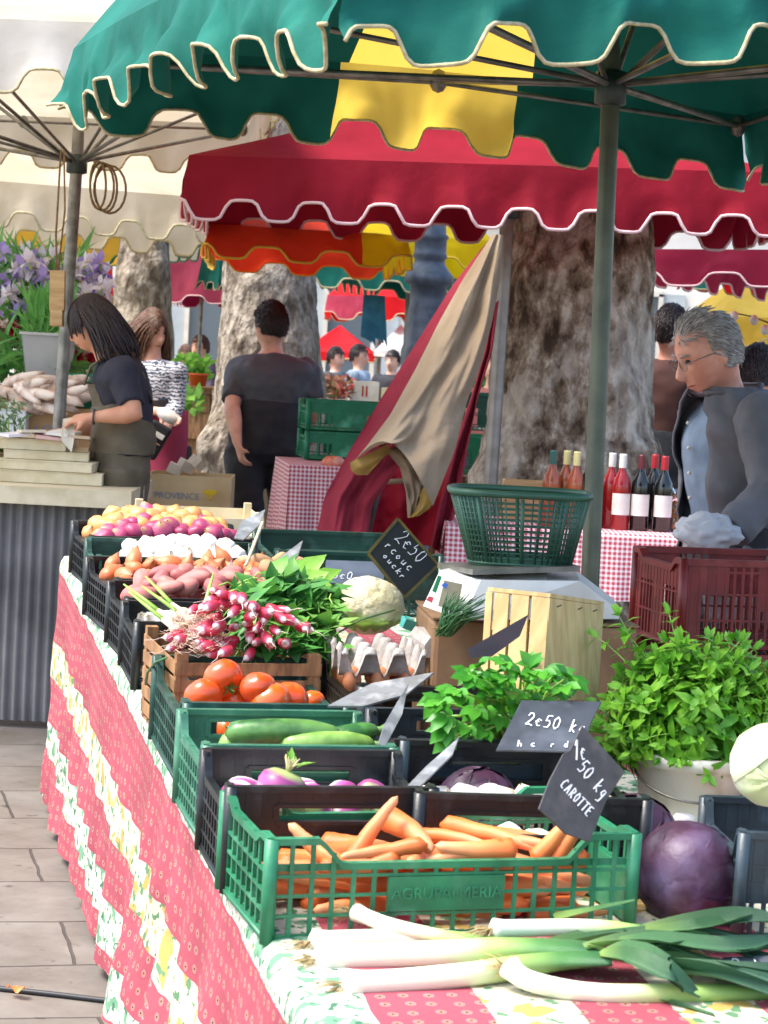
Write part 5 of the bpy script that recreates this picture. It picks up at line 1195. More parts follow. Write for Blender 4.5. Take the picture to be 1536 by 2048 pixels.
# ------------------------------------------------------------------ lamp post
t = thing('lamp_post', 'ornate grey cast iron lamp post left of the folded parasol', 'lamp post', V((at(850, 700, 14.6).x, 14.6, 0))); m_cast = M('cast_iron', '5c6672', '48515c', rough=.5, scale=14, metal=.3, bump=.2)
k = 14.6/FPX/2; pf = [(0, 150), (.25, 150), (.3, 120), (1.2, 100), (1.3, 88)]
for y, wd in ((702, 92), (690, 84), (600, 72), (572, 74), (566, 98), (550, 96), (540, 78), (528, 62), (520, 60), (514, 70), (506, 64), (480, 64), (474, 74), (468, 60), (440, 56), (380, 52), (200, 44), (-300, 34)): pf.append((at(850, y, 14.6).z, wd))
b = MB(); b.lathe([(w_*k, z) for z, w_ in pf], 20, fn=lambda p, a: p*1.0 if p.z > 1.75 else V((p.x*(1+.05*math.cos(8*a)), p.y*(1+.05*math.cos(8*a)), p.z))); b.build('post', m_cast, t)
b = MB(); zt = pf[-1][0]; b.lathe([(.05, zt), (.12, zt+.05), (.22, zt+.5), (.24, zt+.52), (.1, zt+.68), (.01, zt+.75)], 12); b.build('lantern', m_cast, t)
# ------------------------------------------------------------------ buildings round the square
m_wall = M('pale_render', 'ece4d6', 'e0d6c4', rough=.85, scale=.6, c3='f0ebe0', s3=.3); m_shut = M('grey_shutter', 'b4bab8', 'a4aaa8', rough=.7, scale=2); m_glass = M('window_glass', '5c666c', rough=.1); m_stone = M('stone_trim', 'd8cfc0', 'c8bdab', rough=.8, scale=3); m_roof = M('clay_tiles', 'b0704e', '9a5c40', rough=.8, scale=6)
def building(label, x0, x1, y, h, nx, ny, wallm, dx=1):
    t = thing('building', label, 'building', V(((x0+x1)/2, y, 0)), None); W = x1-x0; b = MB(); cw = W/nx; chh = h/ny
    b.box(((x0+x1)/2, y+4.15, h/2), (W, 8, h)); b.box(((x0+x1)/2, y+4.15, h+.35), (W+.6, 8.6, .3)); 
    for i in range(nx):
        for j in range(ny):
            cx = x0+cw*(i+.5); cz = chh*(j+.5); f = MB(); ww, wh = cw*.34, chh*.6
            for q in ((-ww/2, 0, .1, wh), (ww/2, 0, .1, wh)): f.box((cx+q[0], y+.08, cz), (q[2], .2, q[3]))
            f.box((cx, y+.08, cz+wh/2), (ww+.1, .2, .12)); f.box((cx, y+.02, cz-wh/2-.06), (ww+.3, .34, .12)); w_ = f.build('window', m_stone, t, world=True, smooth=False)
            g_ = MB(); g_.box((cx, y+.1, cz), (ww-.1, .06, wh-.06)); g_.build('pane', m_glass, w_, world=True, smooth=False)
            for s in (-1, 1): s_ = MB(); s_.box((cx+s*(ww*.78), y+.09, cz), (ww*.46, .07, wh)); s_.build('shutter', m_shut, w_, world=True, smooth=False)
    b.build('wall', wallm, t, world=True, smooth=False)
    r = MB(); r.prism([(x0-.4, y-.5, h+.5), (x0-.4, y+9, h+.5), (x0-.4, y+4, h+2.6)], (W+.8, 0, 0)); r.build('roof', m_roof, t, world=True, smooth=False)
building('pale rendered building with grey shutters behind the lamp post', -2.5, 16, 52, 15, 6, 4, m_wall)
building('cream building closing the square behind the left trees', -24, -2.6, 54, 14, 7, 4, M('cream_render', 'eee8da', 'e4dac8', rough=.85, scale=.6))
building('light building closing the square behind the grey haired man', 16.1, 36, 50, 13, 6, 4, M('light_render', 'eceae2', 'e2dcd0', rough=.85, scale=.6))
# ------------------------------------------------------------------ slates
def slate(label, pts, mat, th=.004, writing=(), name='price_slate', edge=None):
    P = [at(*p) for p in pts]; n = V()
    for i in range(len(P)): n += (P[i]-P[0]).cross(P[(i+1) % len(P)]-P[0])
    n.normalize()
    if n.dot(CAM-P[0]) < 0: n = -n
    c = sum(P, V())/len(P); P = [p-n*(p-c).dot(n) for p in P]
    t = thing(name, label, 'price slate', c, None); b = MB(); b.prism(P, -n*th); b.build('board', mat, t, world=True, smooth=False)
    if edge:
        b = MB()
        for A, B in zip(P, P[1:]+P[:1]): b.bar(A+n*.001, B+n*.001, .007, .004, up=n)
        b.build('border', edge, t, world=True, smooth=False)
    for txt, (x0, y0), (x1, y1), h in writing:
        def onb(x, y): return on_plane(x, y, c, n)
        A, B = onb(x0, y0), onb(x1, y1); xx = (B-A).normalized(); yy = n.cross(xx); m_ = Matrix((xx, yy, n)).transposed().to_4x4(); m_.translation = A
        L = (B-A).length; hh = L/max(1, len(txt))/.8/.62/1.1; b = MB(); chalk(b, txt, m_ @ Matrix.Diagonal((1, h, 1, 1)), hh); b.build('writing', m_chalk, t, world=True, smooth=False)
    return t
slate('dark carrot price slate chalked 1e50 kg CAROTTE leaning in the green crate', [(1171, 1450, 4.02), (1243, 1545, 4.06), (1210, 1602, 4.02), (1187, 1682, 3.97), (1130, 1668, 3.96), (1078, 1618, 3.94), (1095, 1562, 3.97), (1129, 1508, 3.99), (1142, 1500, 4.0)], M('worn_slate', '474342', '353232', rough=.45, scale=14, c3='6a625c', s3=12, t3=(.5, .8), bump=.2, bscale=60),
      writing=[('1e', (1148, 1520), (1172, 1522), 1.5), ('50 kg', (1152, 1538), (1206, 1602), 1.0), ('CAROTTE', (1118, 1572), (1176, 1636), 1.0)])
slate('bluish slate chalked 2e50 kg standing behind the carrot price slate', [(1043, 1401, 4.5), (1203, 1402, 4.5), (1182, 1445, 4.46), (1165, 1502, 4.4), (992, 1500, 4.4)], M('blue_slate', '3e444c', '2f343b', rough=.35, scale=12, c3='6a727c', s3=9, t3=(.5, .8)),
      writing=[('2e50 kg', (1050, 1450), (1172, 1470), 1.1), ('h c  r d', (1034, 1494), (1140, 1496), .7)])
slate('black chalkboard with olive edge tilted beside the cauliflower, chalked 2e50', [(795, 1038, 6.0), (876, 1130, 6.0), (808, 1196, 5.95), (736, 1107, 5.95)], M('black_board', '1e2018', '16180f', rough=.5, scale=20, bump=.1), edge=M('olive_edge', '6a5c20', '4a4218', rough=.6, scale=20),
      writing=[('2e50', (788, 1078), (838, 1130), 1.0), ('rcouc', (768, 1092), (820, 1146), .7), ('ouckr', (764, 1112), (806, 1162), .6)])
slate('long grey slate propped flat over the gap between tomatoes and egg crate', [(655, 1413, 4.75), (700, 1385, 4.8), (745, 1366, 4.85), (868, 1346, 4.9), (812, 1386, 4.8), (726, 1413, 4.75)], m_slateg)
slate('narrow grey slate standing edge on at the right end of the courgettes', [(755, 1491, 4.55), (769, 1449, 4.6), (817, 1366, 4.75), (804, 1429, 4.66), (772, 1491, 4.55)], m_slateg)
slate('narrow grey slate leaning up from the turnip crate', [(815, 1572, 4.3), (852, 1530, 4.36), (918, 1477, 4.46), (905, 1507, 4.4), (840, 1572, 4.3)], m_slateg)
slate('dark brown slate blade pointing up behind the egg crate', [(933, 1300, 4.68), (970, 1278, 4.68), (1057, 1229, 4.72), (1040, 1272, 4.7), (985, 1312, 4.68), (945, 1314, 4.66)], M('brown_slate', '33282a', '261e1f', rough=.4, scale=14), th=.007)
slate('grey slate leaning right of the red onions', [(468, 1078, 7.1), (484, 1038, 7.2), (530, 1023, 7.3), (520, 1045, 7.2), (487, 1080, 7.1)], m_slateg)
slate('grey slate between shallots and brown potatoes', [(450, 1162, 6.55), (450, 1140, 6.55), (466, 1122, 6.6), (467, 1163, 6.5)], M('mauve_slate', '6c6468', '5a5256', rough=.4, scale=14))
slate('grey slate standing beside the brown potatoes and green crate', [(535, 1158, 6.4), (550, 1118, 6.5), (606, 1083, 6.6), (596, 1110, 6.5), (568, 1141, 6.4)], m_slateg)
slate('blue grey slate chalked 5e behind the cauliflower', [(652, 1120, 6.6), (772, 1124, 6.6), (765, 1170, 6.5), (648, 1165, 6.5)], M('blue_grey_slate', '66707e', '566070', rough=.45, scale=10), writing=[('5e0', (664, 1158), (706, 1160), 1.1)])
slate('dark slate with chalk marks lying on the leek leaves at the right edge', [(1428, 1943, 3.74), (1447, 1914, 3.8), (1540, 1908, 3.82), (1640, 1925, 3.82), (1640, 1968, 3.72), (1480, 1968, 3.7)], M('grey_blue_slate', '565a62', '464a52', rough=.4, scale=14), writing=[('2 ko', (1470, 1942), (1560, 1946), 1.4)])
b = MB(); b.tube([at(525, 1045, 7.2), at(492, 1130, 6.7)], .005, 6); tag(b.build('sign_stake', m_palewood, origin=at(500, 1110, 6.8)), 'thin pale stake rising from the garlic crate', 'stake')
b = MB(); b.box(at(816, 1248, 5.6), (.03, .02, .024), Euler((.2, .3, .5)).to_matrix()); b.box(at(812, 1240, 5.62), (.022, .015, .012), Euler((.5, .1, .2)).to_matrix()); tag(b.build('plastic_clip', M('turquoise_plastic', '58b8ac', '48a498', rough=.3, scale=10), origin=at(815, 1245, 5.6), smooth=False), 'small turquoise plastic clip beside the cauliflower', 'clip')
# ------------------------------------------------------------------ scale with green basket
def boxat(name, label, cat, pt, yaw, W, D, H, mat, txt=None, open_=False, tm=None, group=None, tsize=.05, tx=.5, wall_=.008):
    """box whose front left bottom corner stands at pt; open boxes get four walls"""
    m_ = Matrix.Translation(pt) @ Matrix.Rotation(R(yaw), 4, 'Z'); t = thing(name, label, cat, m_, group)
    if open_:
        for nm, c, s in (('base', (W/2, D/2, .004), (W-.002, D-.002, .006)), ('front_wall', (W/2, wall_/2, H/2), (W, wall_, H)), ('back_wall', (W/2, D-wall_/2, H/2), (W, wall_, H)), ('side_wall', (wall_/2, D/2, H/2), (wall_, D-2*wall_-.002, H-.003)), ('side_wall', (W-wall_/2, D/2, H/2), (wall_, D-2*wall_-.002, H-.003))):
            b = MB(); b.box(c, s); b.build(nm, mat, t, smooth=False)
    else:
        b = MB(); b.box((W/2, D/2, H/2), (W, D, H)); o = b.build('body', mat, t, smooth=False); bv = o.modifiers.new('b', 'BEVEL'); bv.width = min(W, D, H)*.04; bv.segments = 2
        b = MB(); b.box((W/2, D/2, H+.002), (W*1.01, D*1.01, .004)); b.build('lid', mat, t, smooth=False)
    if txt: text_mb(txt, tsize, Matrix.Translation((W*tx, -.002, H*.5)) @ Matrix.Rotation(R(90), 4, 'X'), .0012).build('lettering', tm, t, smooth=False)
    return t
sp0 = on_table(1010, 1330, 0); zb = at(900, 1228, 5.3).z
q = at(985, 1250, 5.22); hb = zb-.012-(tab(0, 0, 0).z+.15); m_kraft = M('brown_kraft', '8c6c4c', '74563a', rough=.8, scale=7, bump=.25)
boxat('wooden_box', 'brown wooden box carrying the weighing scale', 'box', V((at(868, 1250, 5.28).x, 5.28, zb-.34)), 6, .46, .34, .325, m_kraft)
t = thing('weighing_scale', 'white shop weighing scale under the green basket', 'scale', V((at(900, 1225, 5.3).x, 5.3, zb)))
fl = [(846, 1212, 5.22), (880, 1140, 5.3), (962, 1160, 5.22), (1160, 1162, 5.3), (1240, 1222, 5.38), (1238, 1238, 5.38), (925, 1240, 5.18)]
P = [at(*p) for p in fl]; b = MB(); b.prism([P[0], P[6], P[2], P[1]], V((.10, .26, .0)))
b2 = MB(); b2.prism([P[6], P[5], P[4], P[3], P[2]], V((.01, .27, 0)))
o = b.build('display_head', m_white, t, world=True, smooth=False); b2.build('body', m_white, t, world=True, smooth=False)
def decal(name, pts, mat, par, d):
    b = MB(); Q = [at(x, y, d) for x, y in pts]; b.prism(Q, V((0, -.002, 0))); b.build(name, mat, par, world=True, smooth=False)
decal('screen', [(884, 1180), (888, 1160), (925, 1168), (915, 1222), (876, 1212)], M('lcd', '9a9478', '8a8468', rough=.3), o, 5.20)
decal('green_label', [(864, 1182), (876, 1151), (884, 1153), (872, 1186)], M('label_green', '1a7a48', rough=.4), o, 5.20); decal('blue_label', [(882, 1170), (890, 1165), (896, 1168), (892, 1178)], M('label_blue', '3a64b0', rough=.4), o, 5.19); decal('red_label', [(852, 1200), (858, 1192), (868, 1195), (864, 1206)], M('label_red', 'c84a54', rough=.4), o, 5.19)
b = MB(); A = at(872, 1135, 5.38); bx = [at(875, 1136, 5.42), at(945, 1150, 5.22), at(1160, 1143, 5.3), at(1110, 1130, 5.5)]; b.prism([p for p in bx], V((0, 0, .012))); o = b.build('platform', m_steel, t, world=True, smooth=False)
b = MB(); c = (at(940, 1165, 5.3)+at(1120, 1160, 5.3))/2; b.box(c+V((0, .05, .0)), (.14, .1, .05)); b.build('platform_foot', m_steel, t, world=True)
# basket
bc0 = at(1040, 1138, 5.36); bct = at(1033, 985, 5.36); Hb = bct.z-bc0.z; t = thing('green_basket', 'deep green slotted plastic basket on the weighing scale', 'basket', V((bc0.x, bc0.y+.03, bc0.z)))
m_bask = M('basket_green', '2e5a44', '24493a', rough=.45, scale=9, bump=.05)
def sup(a, rx, ry, e=.62): c, s = math.cos(a), math.sin(a); return V((math.copysign(abs(c)**e, c)*rx, math.copysign(abs(s)**e, s)*ry, 0))
def bp_(a, z): f = z/Hb; return sup(a, .112+.045*f, .085+.035*f)+V((-.008*f, 0, z))
for k in range(9):
    pass
b = MB(); NA = 60
for k in range(NA): a = 2*math.pi*k/NA; b.bar(bp_(a, .012), bp_(a, Hb-.01), .0035 if k % 5 else .009, .004, up=V((math.cos(a), math.sin(a), 0)))
b.build('ribs', m_bask, t)
b = MB()
for k in range(12): z = .014+(Hb-.035)*k/11; b.tube([bp_(2*math.pi*j/64, z) for j in range(65)], .0018 if k else .004, 5)
b.build('hoops', m_bask, t)
b = MB(); b.tube([bp_(2*math.pi*j/64, Hb)+V((0, 0, .0)) for j in range(65)], [(.008, .007)]*65, 8, ref=(0, 0, 1)); b.build('rim', m_bask, t)
b = MB(); b.quadgrid([[bp_(2*math.pi*j/48, .006)*f for j in range(49)] for f in (.02, 1)]); b.quadgrid([[bp_(2*math.pi*j/48, .006 if f else .03) for j in range(49)] for f in (1, 0)]); b.build('base', m_bask, t)
# wooden crate on its side
m_poplar = M('poplar', 'cdb07a', 'b89a64', rough=.7, scale=5, stretch=(2, 14, 2), bump=.15)
t = thing('upended_crate', 'pale poplar crate standing on end beside the mint', 'crate', at(1080, 1370, 4.95))
def q4(a, b__, c, d, th, mat, name, par=t):
    P = [at(*p) for p in (a, b__, c, d)]; n = (P[1]-P[0]).cross(P[2]-P[0]).normalized(); m_ = MB(); m_.prism(P, n*th); return m_.build(name, mat, par, world=True, smooth=False)
for x0, x1 in ((972, 985), (990, 1018), (1024, 1058), (1064, 1098)):
    q4((x0, 1183+(x0-972)*.1, 4.84+(x0-972)*-.0006), (x1, 1183+(x1-972)*.1, 4.84+(x1-972)*-.0006), (x1-14, 1395, 4.80+(x1-972)*-.0006), (x0-14, 1395, 4.80+(x0-972)*-.0006), .006, m_poplar, 'slat')
q4((974, 1240, 4.86), (1092, 1252, 4.79), (1088, 1270, 4.79), (972, 1258, 4.86), .01, m_poplar, 'batten')
q4((1100, 1196, 4.76), (1208, 1212, 4.92), (1196, 1400, 4.90), (1086, 1400, 4.74), .008, m_poplar, 'end_board')
q4((975, 1182, 4.86), (1100, 1195, 4.76), (1208, 1211, 4.92), (1080, 1200, 5.05), .008, m_poplar, 'side_board')
for x, y in ((1118, 1211), (1160, 1216), (1190, 1220)):
    b = MB(); b.tube([at(x-4, y+3, 4.77+(x-1100)*.00148-.02), at(x+5, y-1, 4.77+(x-1100)*.00148-.02)], .0012, 4); b.build('staple', m_slate, t, world=True)
std('grille', 'dark green slotted crate standing between the wooden crate and the mint', (1112, 1296), (1300, 1300), (1108, 1268), .20, m_dgreen, solid=False, pitch=.014)
# red crates stack
m_r = frame(V((at(1372, 1115, 5.9).x, 5.9, 0)), V((1, .04, 0)), V((0, 0, 1))); ztop = at(1372, 1112, 5.9).z; Hc = .235; n_r = 5
for k in range(n_r):
    z = ztop-Hc*(k+1)
    if z < -.02: break
    m2 = Matrix.Translation((0, 0, z)) @ m_r @ Matrix.Rotation(R(12), 4, 'Z')
    crate('red_crate', ['topmost dark red crate of the stack in front of the grey haired man', 'second dark red crate from the top of the stack, arched slot in its side', 'third dark red crate of the stack', 'fourth dark red crate of the stack', 'lowest dark red crate of the stack'][k], m2, .56, .34, Hc-.008, m_redp, lambda t_: Hc-.008, side=lambda t_: ramp(t_, ((0, Hc-.008), (.12, Hc-.008), (.2, Hc-.03), (.8, Hc-.03), (.88, Hc-.008), (1, Hc-.008))),
          pitch=.026 if k else .022, levels=(.012, .075, .14, .195), fsol=((.0, .05, .0, Hc-.01), (.05, .12, .14, Hc-.01), (.20, .36, .10, Hc-.01), (.51, .56, 0, Hc-.01)), ssol=((0, .04, 0, Hc-.01), (.30, .34, 0, Hc-.01), (.04, .30, .15, Hc-.035), (.13, .20, .012, .15)), rim=.02, group='stack of dark red crates')
z_rest = ztop-Hc*(k+1) if k < n_r-1 else ztop-Hc*n_r
# ------------------------------------------------------------------ gingham tables
def drape(label, x0, x1, y0, y1, z, hang, origin=None, yaw=0., legs=True):
    rows = []; uvs = []; n = 60; b = MB()
    path = [('b', -hang)] ; ys = []
    for i in range(n+1):
        u = i/n; x = x0+(x1-x0)*u; row = []
        prof = []
        for k in range(9): prof.append((y1, z-hang*(1-k/8), 1-k/8))
        for k in range(1, 9): prof.append((y1+(y0-y1)*k/8, z, 0))
        for k in range(1, 13): prof.append((y0, z-hang*k/12, k/12))
        L = 0
        for j, (y, zz, hgn) in enumerate(prof):
            fo = .022*hgn*(math.sin(x*26)+.6*noise.noise(V((x*9, zz*2, 1)))); sgn = -1 if y <= (y0+y1)/2 else 1
            p = V((x, y+sgn*abs(fo)*1.4, zz)); row.append(p)
            if j: L += (V(prof[j][:2]).length and ((prof[j][0]-prof[j-1][0])**2+(prof[j][1]-prof[j-1][1])**2)**.5)
            uvs.append((x, L))
        rows.append(row)
    b.quadgrid(rows); b.uv = uvs
    for sx, X in ((-1, x0), (1, x1)):
        r2 = []
        for i in range(20):
            y = y0+(y1-y0)*i/19; r2.append([V((X+sx*.02*k/8*(1+math.sin(y*24)), y, z-hang*k/8)) for k in range(9)]); b.uv += [(y, k/8*hang) for k in range(9)]
        b.quadgrid(r2)
    M_ = Matrix.Translation(((x0+x1)/2, (y0+y1)/2, 0)) @ Matrix.Rotation(R(yaw), 4, 'Z') @ Matrix.Translation((-(x0+x1)/2, -(y0+y1)/2, 0)); b.xf(M_)
    tag(b.build('tablecloth', m_check, origin=M_ @ V(((x0+x1)/2, (y0+y1)/2, z))), label, 'tablecloth')
    t = thing('folding_table', 'plain wooden table beneath the '+label.split(' hanging')[0][:60].replace('red and white gingham cloth', 'gingham cloth'), 'table', M_ @ Matrix.Translation(((x0+x1)/2, (y0+y1)/2, 0)))
    W, D = x1-x0-.03, y1-y0-.03; b = MB(); b.box((0, 0, z-.02), (W, D, .03)); b.build('tabletop', m_oldwood, t)
    for sx in (-1, 1):
        for sy in (-1, 1): b = MB(); b.bar((sx*(W/2-.05), sy*(D/2-.05), 0), (sx*(W/2-.05), sy*(D/2-.05), z-.036), .04, .04, up=V((1, 0, 0))); b.build('leg', m_oldwood, t)
zw = at(1150, 1062, 9.3).z; drape('red and white gingham cloth under the wine bottles hanging to mid height', at(890, 1070, 9.3).x, at(1560, 1070, 9.3).x, 9.25, 9.85, zw, .26)
zl = at(600, 930, 10.9).z; drape('red and white gingham cloth beside the folded parasol hanging in a point', at(556, 950, 10.9).x, at(760, 950, 10.9).x, 10.9, 11.6, zl, .42, yaw=8)
# bottles
gl_w = M('dark_wine_glass', '0c0f0e', rough=.08, coat=.5); gl_r = M('rose_wine', '861418', '9a1e1e', rough=.08, scale=4, coat=.5, trans=.1); gl_a = M('amber_rose_wine', '9c4e2c', '8a4226', rough=.08, scale=4, coat=.5, trans=.12); m_lab = M('paper_label', 'd8d4cc', 'cac4ba', rough=.7, scale=20)
caps = {'w': M('white_capsule', 'd8d4cc', rough=.4), 'c': M('cream_capsule', 'cfc486', rough=.4), 'g': M('green_capsule', '2e5a50', rough=.4), 'd': M('dark_red_capsule', '5a1c22', rough=.4), 'r': M('red_capsule', 'a0202a', rough=.4), 'k': M('black_capsule', '1c1416', rough=.4)}
def bottle(px, d, gm, cap, label, lab=True, h=.30):
    p = at(px, 1064, d); p.z = zw; t = thing('wine_bottle', label, 'bottle', p, 'wine bottles on the gingham table'); k = h/.30
    b = MB(); b.lathe([(.01, .002), (.034, .0), (.037, .006), (.037, .17*k), (.034, .195*k), (.020, .222*k), (.0145, .24*k), (.0135, .262*k)], 24); b.build('glass', gm, t)
    b = MB(); b.lathe([(.0148, .245*k), (.0150, .295*k), (.0145, .30*k), (.002, .3005*k)], 16); b.build('capsule', caps[cap], t)
    if lab:
        b = MB(); b.quadgrid([[V((.0378*math.cos(a), .0378*math.sin(a), z)) for a in [R(200+i*10) for i in range(15)]] for z in (.06, .145*k)]); b.build('label', m_lab, t)
    return t
for a in ((1098, 9.5, gl_a, 'g', 'amber bottle with a green capsule, leftmost on the gingham table', False), (1126, 9.55, gl_a, 'c', 'amber rose bottle with cream capsule, the left of two', False), (1146, 9.5, gl_a, 'c', 'amber rose bottle with cream capsule, the right of two', False), (1172, 9.5, gl_w, 'k', 'dark bottle half hidden left of the grey green pole', True),
          (1217, 9.55, gl_r, 'w', 'red rose bottle with white capsule next to the grey green pole', False), (1238, 9.5, gl_r, 'w', 'red rose bottle with white capsule and label', True), (1276, 9.5, gl_w, 'd', 'dark wine bottle with dark red capsule and white label', True), (1302, 9.62, gl_w, 'r', 'dark wine bottle standing behind between two others', False), (1322, 9.5, gl_w, 'r', 'rightmost dark wine bottle with bright red capsule', True)): bottle(*a)
boxat('wooden_crate', 'shallow orange brown wooden crate behind the amber bottles', 'crate', V((at(1005, 1000, 9.75).x, 9.7, zw+.002)), 0, .2, .12, at(1005, 960, 9.75).z-zw, m_wood, open_=True)
t = thing('snack_bag', 'clear bag of golden biscuits beside the rightmost dark bottle', 'bag', V((at(1352, 1060, 9.5).x, 9.5, zw)))
b = MB()
for k in range(30): b.ell((rn(-.03, .03), rn(-.015, .015), .02+rn(0, .10)), (.014, .008, .009), 5, Euler((rn(0, 3), rn(0, 3), 0)).to_matrix())
b.build('biscuits', M('biscuit', 'c98c4a', 'b0743a', rough=.7, scale=20), t)
b = MB(); b.lathe([(.03, 0), (.042, .03), (.042, .11), (.03, .14), (.006, .15), (.02, .17)], 14, fn=lambda p, a: V((p.x, p.y*.6, p.z))*(1+.05*math.sin(5*a))); b.build('film', M('clear_film', 'f4f4f4', rough=.1, glass=1.), t)
# ------------------------------------------------------------------ people
def skinm(n, c, c2): return M(n, c, c2, rough=.5, scale=14, sss=.08, bump=.05, bscale=80)
sk_a = skinm('skin', 'd89c7c', 'ca8c6c'); sk_b = skinm('pale_skin', 'e2b09a', 'd09a82'); sk_c = skinm('ruddy_skin', 'e0a48c', 'd08c74')
def hairm(n, a, b_): return M(n, a, b_, rough=.45, scale=60, bump=.3, bscale=120)
h_dark = hairm('dark_hair', '1c1213', '342220'); h_brown = hairm('brown_hair', '4e3424', '6e4c34'); h_grey = hairm('grey_hair', 'b4aea8', '8c8680'); h_black = hairm('short_dark_hair', '1e1818', '2a2222')
m_eye = M('eye', '2a2422', rough=.2); m_lip = M('lips', '9a4a44', rough=.5)
def interp(a, b, n): return [a.lerp(b, i/n) for i in range(n+1)]
def person(label, J, mats, head, side, k=1., vox=.012, shirt=None, sleeve=.5, trouser=None, hair=None, extra=None, legs=True, hands=('relaxed', 'relaxed'), jitter=.012, bulk=1., shirtlen=0., group=None):
    """J: joints in world space; side: unit vector towards the person's left"""
    sk, shm, trm = mats; P = {a: V(b) for a, b in J.items() if not isinstance(b, (int, float))}; side = V(side).normalized()
    base = V((P['pelvis'].x, P['pelvis'].y, 0)); t = thing('person', label, 'person', base, group)
    up = (P['neck']-P['pelvis']).normalized(); L = (P['neck']-P['pelvis']).length; fwd = up.cross(side)*-1
    fwd = side.cross(up)*-1 if False else (up.cross(side)).normalized()*-1
    hf, hu = V(head['fwd']).normalized(), None; hr = hf.cross(V((0, 0, 1))).normalized(); hu = hr.cross(hf).normalized()
    tilt = head.get('roll', 0)
    if tilt: Rm = Matrix.Rotation(tilt, 3, hf); hr, hu = Rm @ hr, Rm @ hu
    HC = P['head']; hs = head.get('s', 1.)*k
    HM = Matrix((hr, hf, hu)).transposed().to_4x4(); HM.translation = HC     # x right, y forward, z up
    def torso(g, top=True, low=-.06):
        b = MB(); pr = [(low, .165, .115), (.05, .168, .118), (.22, .150, .108), (.42, .150, .112), (.62, .168, .122), (.80, .185, .118), (.91, .165, .095), (.97, .105, .07), (1.0, .068, .06)]
        bend = J.get('bend', 0); pts = []; rad = []
        for f, a, c in pr:
            p = P['pelvis'].lerp(P['neck'], f)-fwd*0; p = p+V(J.get('curve', (0, 0, 0)))*math.sin(math.pi*max(0, min(1, f)))
            pts.append(p); rad.append(((a*bulk+g)*k, (c*bulk+g)*k))
        b.tube(pts, rad, 24, ref=side); return b
    def arm(b, s, g, f0=0., f1=2.):
        S, E, W = P['sh'+s], P['el'+s], P['wr'+s]; pts = interp(S, E, 5)+interp(E, W, 5)[1:]; rr = [.060, .054, .050, .047, .042, .041, .043, .040, .035, .029, .026]
        n = 1+int(round(f1*5)); b.tube(pts[:n], [(r*bulk**.5+g)*k for r in rr[:n]], 12)
        b.ell(S, [(.062+g)*k]*3, 8)
    def leg(b, s, g, drop=0.):
        H, K, A = P['hip'+s], P['kn'+s], P['an'+s]; pts = interp(H, K, 4)+interp(K, A, 4)[1:]; rr = [.092, .085, .076, .067, .060, .060, .055, .046, .040]
        if drop: rr = [.1, .095, .088, .082, .078, .077, .075, .074, .075]
        b.tube(pts, [(r*bulk**.5+g)*k for r in rr], 14)
    b = torso(-.006)
    b.tube([P['neck']-up*.03, P['neck']+(HC-P['neck'])*.35, HC-hu*.05*hs-hf*.02*hs], [.060*k, .054*k, .056*k], 14)
    st = len(b.v)
    def hfn(p, d):
        y, z, x = d.y, d.z, d.x; q = p.copy()
        if z < 0: q.x *= 1-.24*(-z)**1.5*(1 if y > -.2 else .9); q.y += .024*max(0, y)*(-z)
        if y > 0: q.y *= 1-.06*(1-abs(z)); q.y -= .010*math.exp(-((z-.02)/.12)**2)*math.exp(-((abs(x)-.35)/.16)**2)*1.3; q.y += .006*math.exp(-((z-.20)/.09)**2)*math.exp(-(x/.55)**2)
        q.y += .010*math.exp(-((z+.86)/.2)**2)*max(0, y+.3); q.y -= .005*math.exp(-((z+.62)/.07)**2)*max(0, y)
        return q*hs
    b.ell(V((0, 0, 0)), (.076, .098, .122), 26, fn=hfn); 
    nose = [V((0, .090, .012)), V((0, .103, -.012)), V((0, .116, -.034)), V((0, .106, -.044)), V((0, .09, -.046))]
    b.tube([p*hs for p in nose], [(.006*hs, .008*hs), (.008*hs, .010*hs), (.013*hs, .011*hs), (.012*hs, .008*hs), (.006*hs, .005*hs)], 10, ref=(1, 0, 0))
    for s in (-1, 1):
        b.ell(V((s*.074, -.008, -.012))*hs, (.010*hs, .019*hs, .032*hs), 7, Euler((R(-12), 0, R(-s*22))).to_matrix())
    b.tube([V((-.024, .083, -.066))*hs, V((0, .094, -.064))*hs, V((.024, .083, -.066))*hs], [.004*hs, .0075*hs, .004*hs], 8)
    b.tube([V((-.02, .083, -.075))*hs, V((0, .092, -.075))*hs, V((.02, .083, -.075))*hs], [.004*hs, .008*hs, .004*hs], 8)
    b.v[st:] = [HM @ p for p in b.v[st:]]
    for s in 'LR':
        arm(b, s, 0); W = P['wr'+s]; d = (P.get('hd'+s, W+(W-P['el'+s]))-W).normalized(); n_ = V(J.get('palm'+s, fwd)); n_ = (n_-d*n_.dot(d)).normalized(); w_ = d.cross(n_)
        b.tube([W-d*.01, W+d*.03*k, W+d*.065*k, W+d*.092*k], [(.026*k, .019*k), (.036*k, .017*k), (.041*k, .016*k), (.038*k, .013*k)], 12, ref=w_)
        cl = J.get('curl'+s, .5)
        for i, (o_, l) in enumerate(((-.029, .066), (-.010, .075), (.010, .071), (.028, .056))):
            q = W+d*.085*k+w_*o_*k; pts = [q]; dr = d.copy()
            for j in range(3): dr = (dr+n_*cl*.75).normalized(); q = q+dr*l*k*(.42, .32, .26)[j]; pts.append(q)
            b.tube(pts, [.0095*k, .009*k, .008*k, .0068*k], 8)
        sg = J.get('thumb'+s, 1); q = W+d*.03*k+w_*.030*sg*k; pts = [q, q+(d*.6+w_*sg*.8+n_*.4).normalized()*.035*k, q+(d*.9+w_*sg*.5+n_*.7).normalized()*.066*k]; b.tube(pts, [.013*k, .0105*k, .008*k], 8)
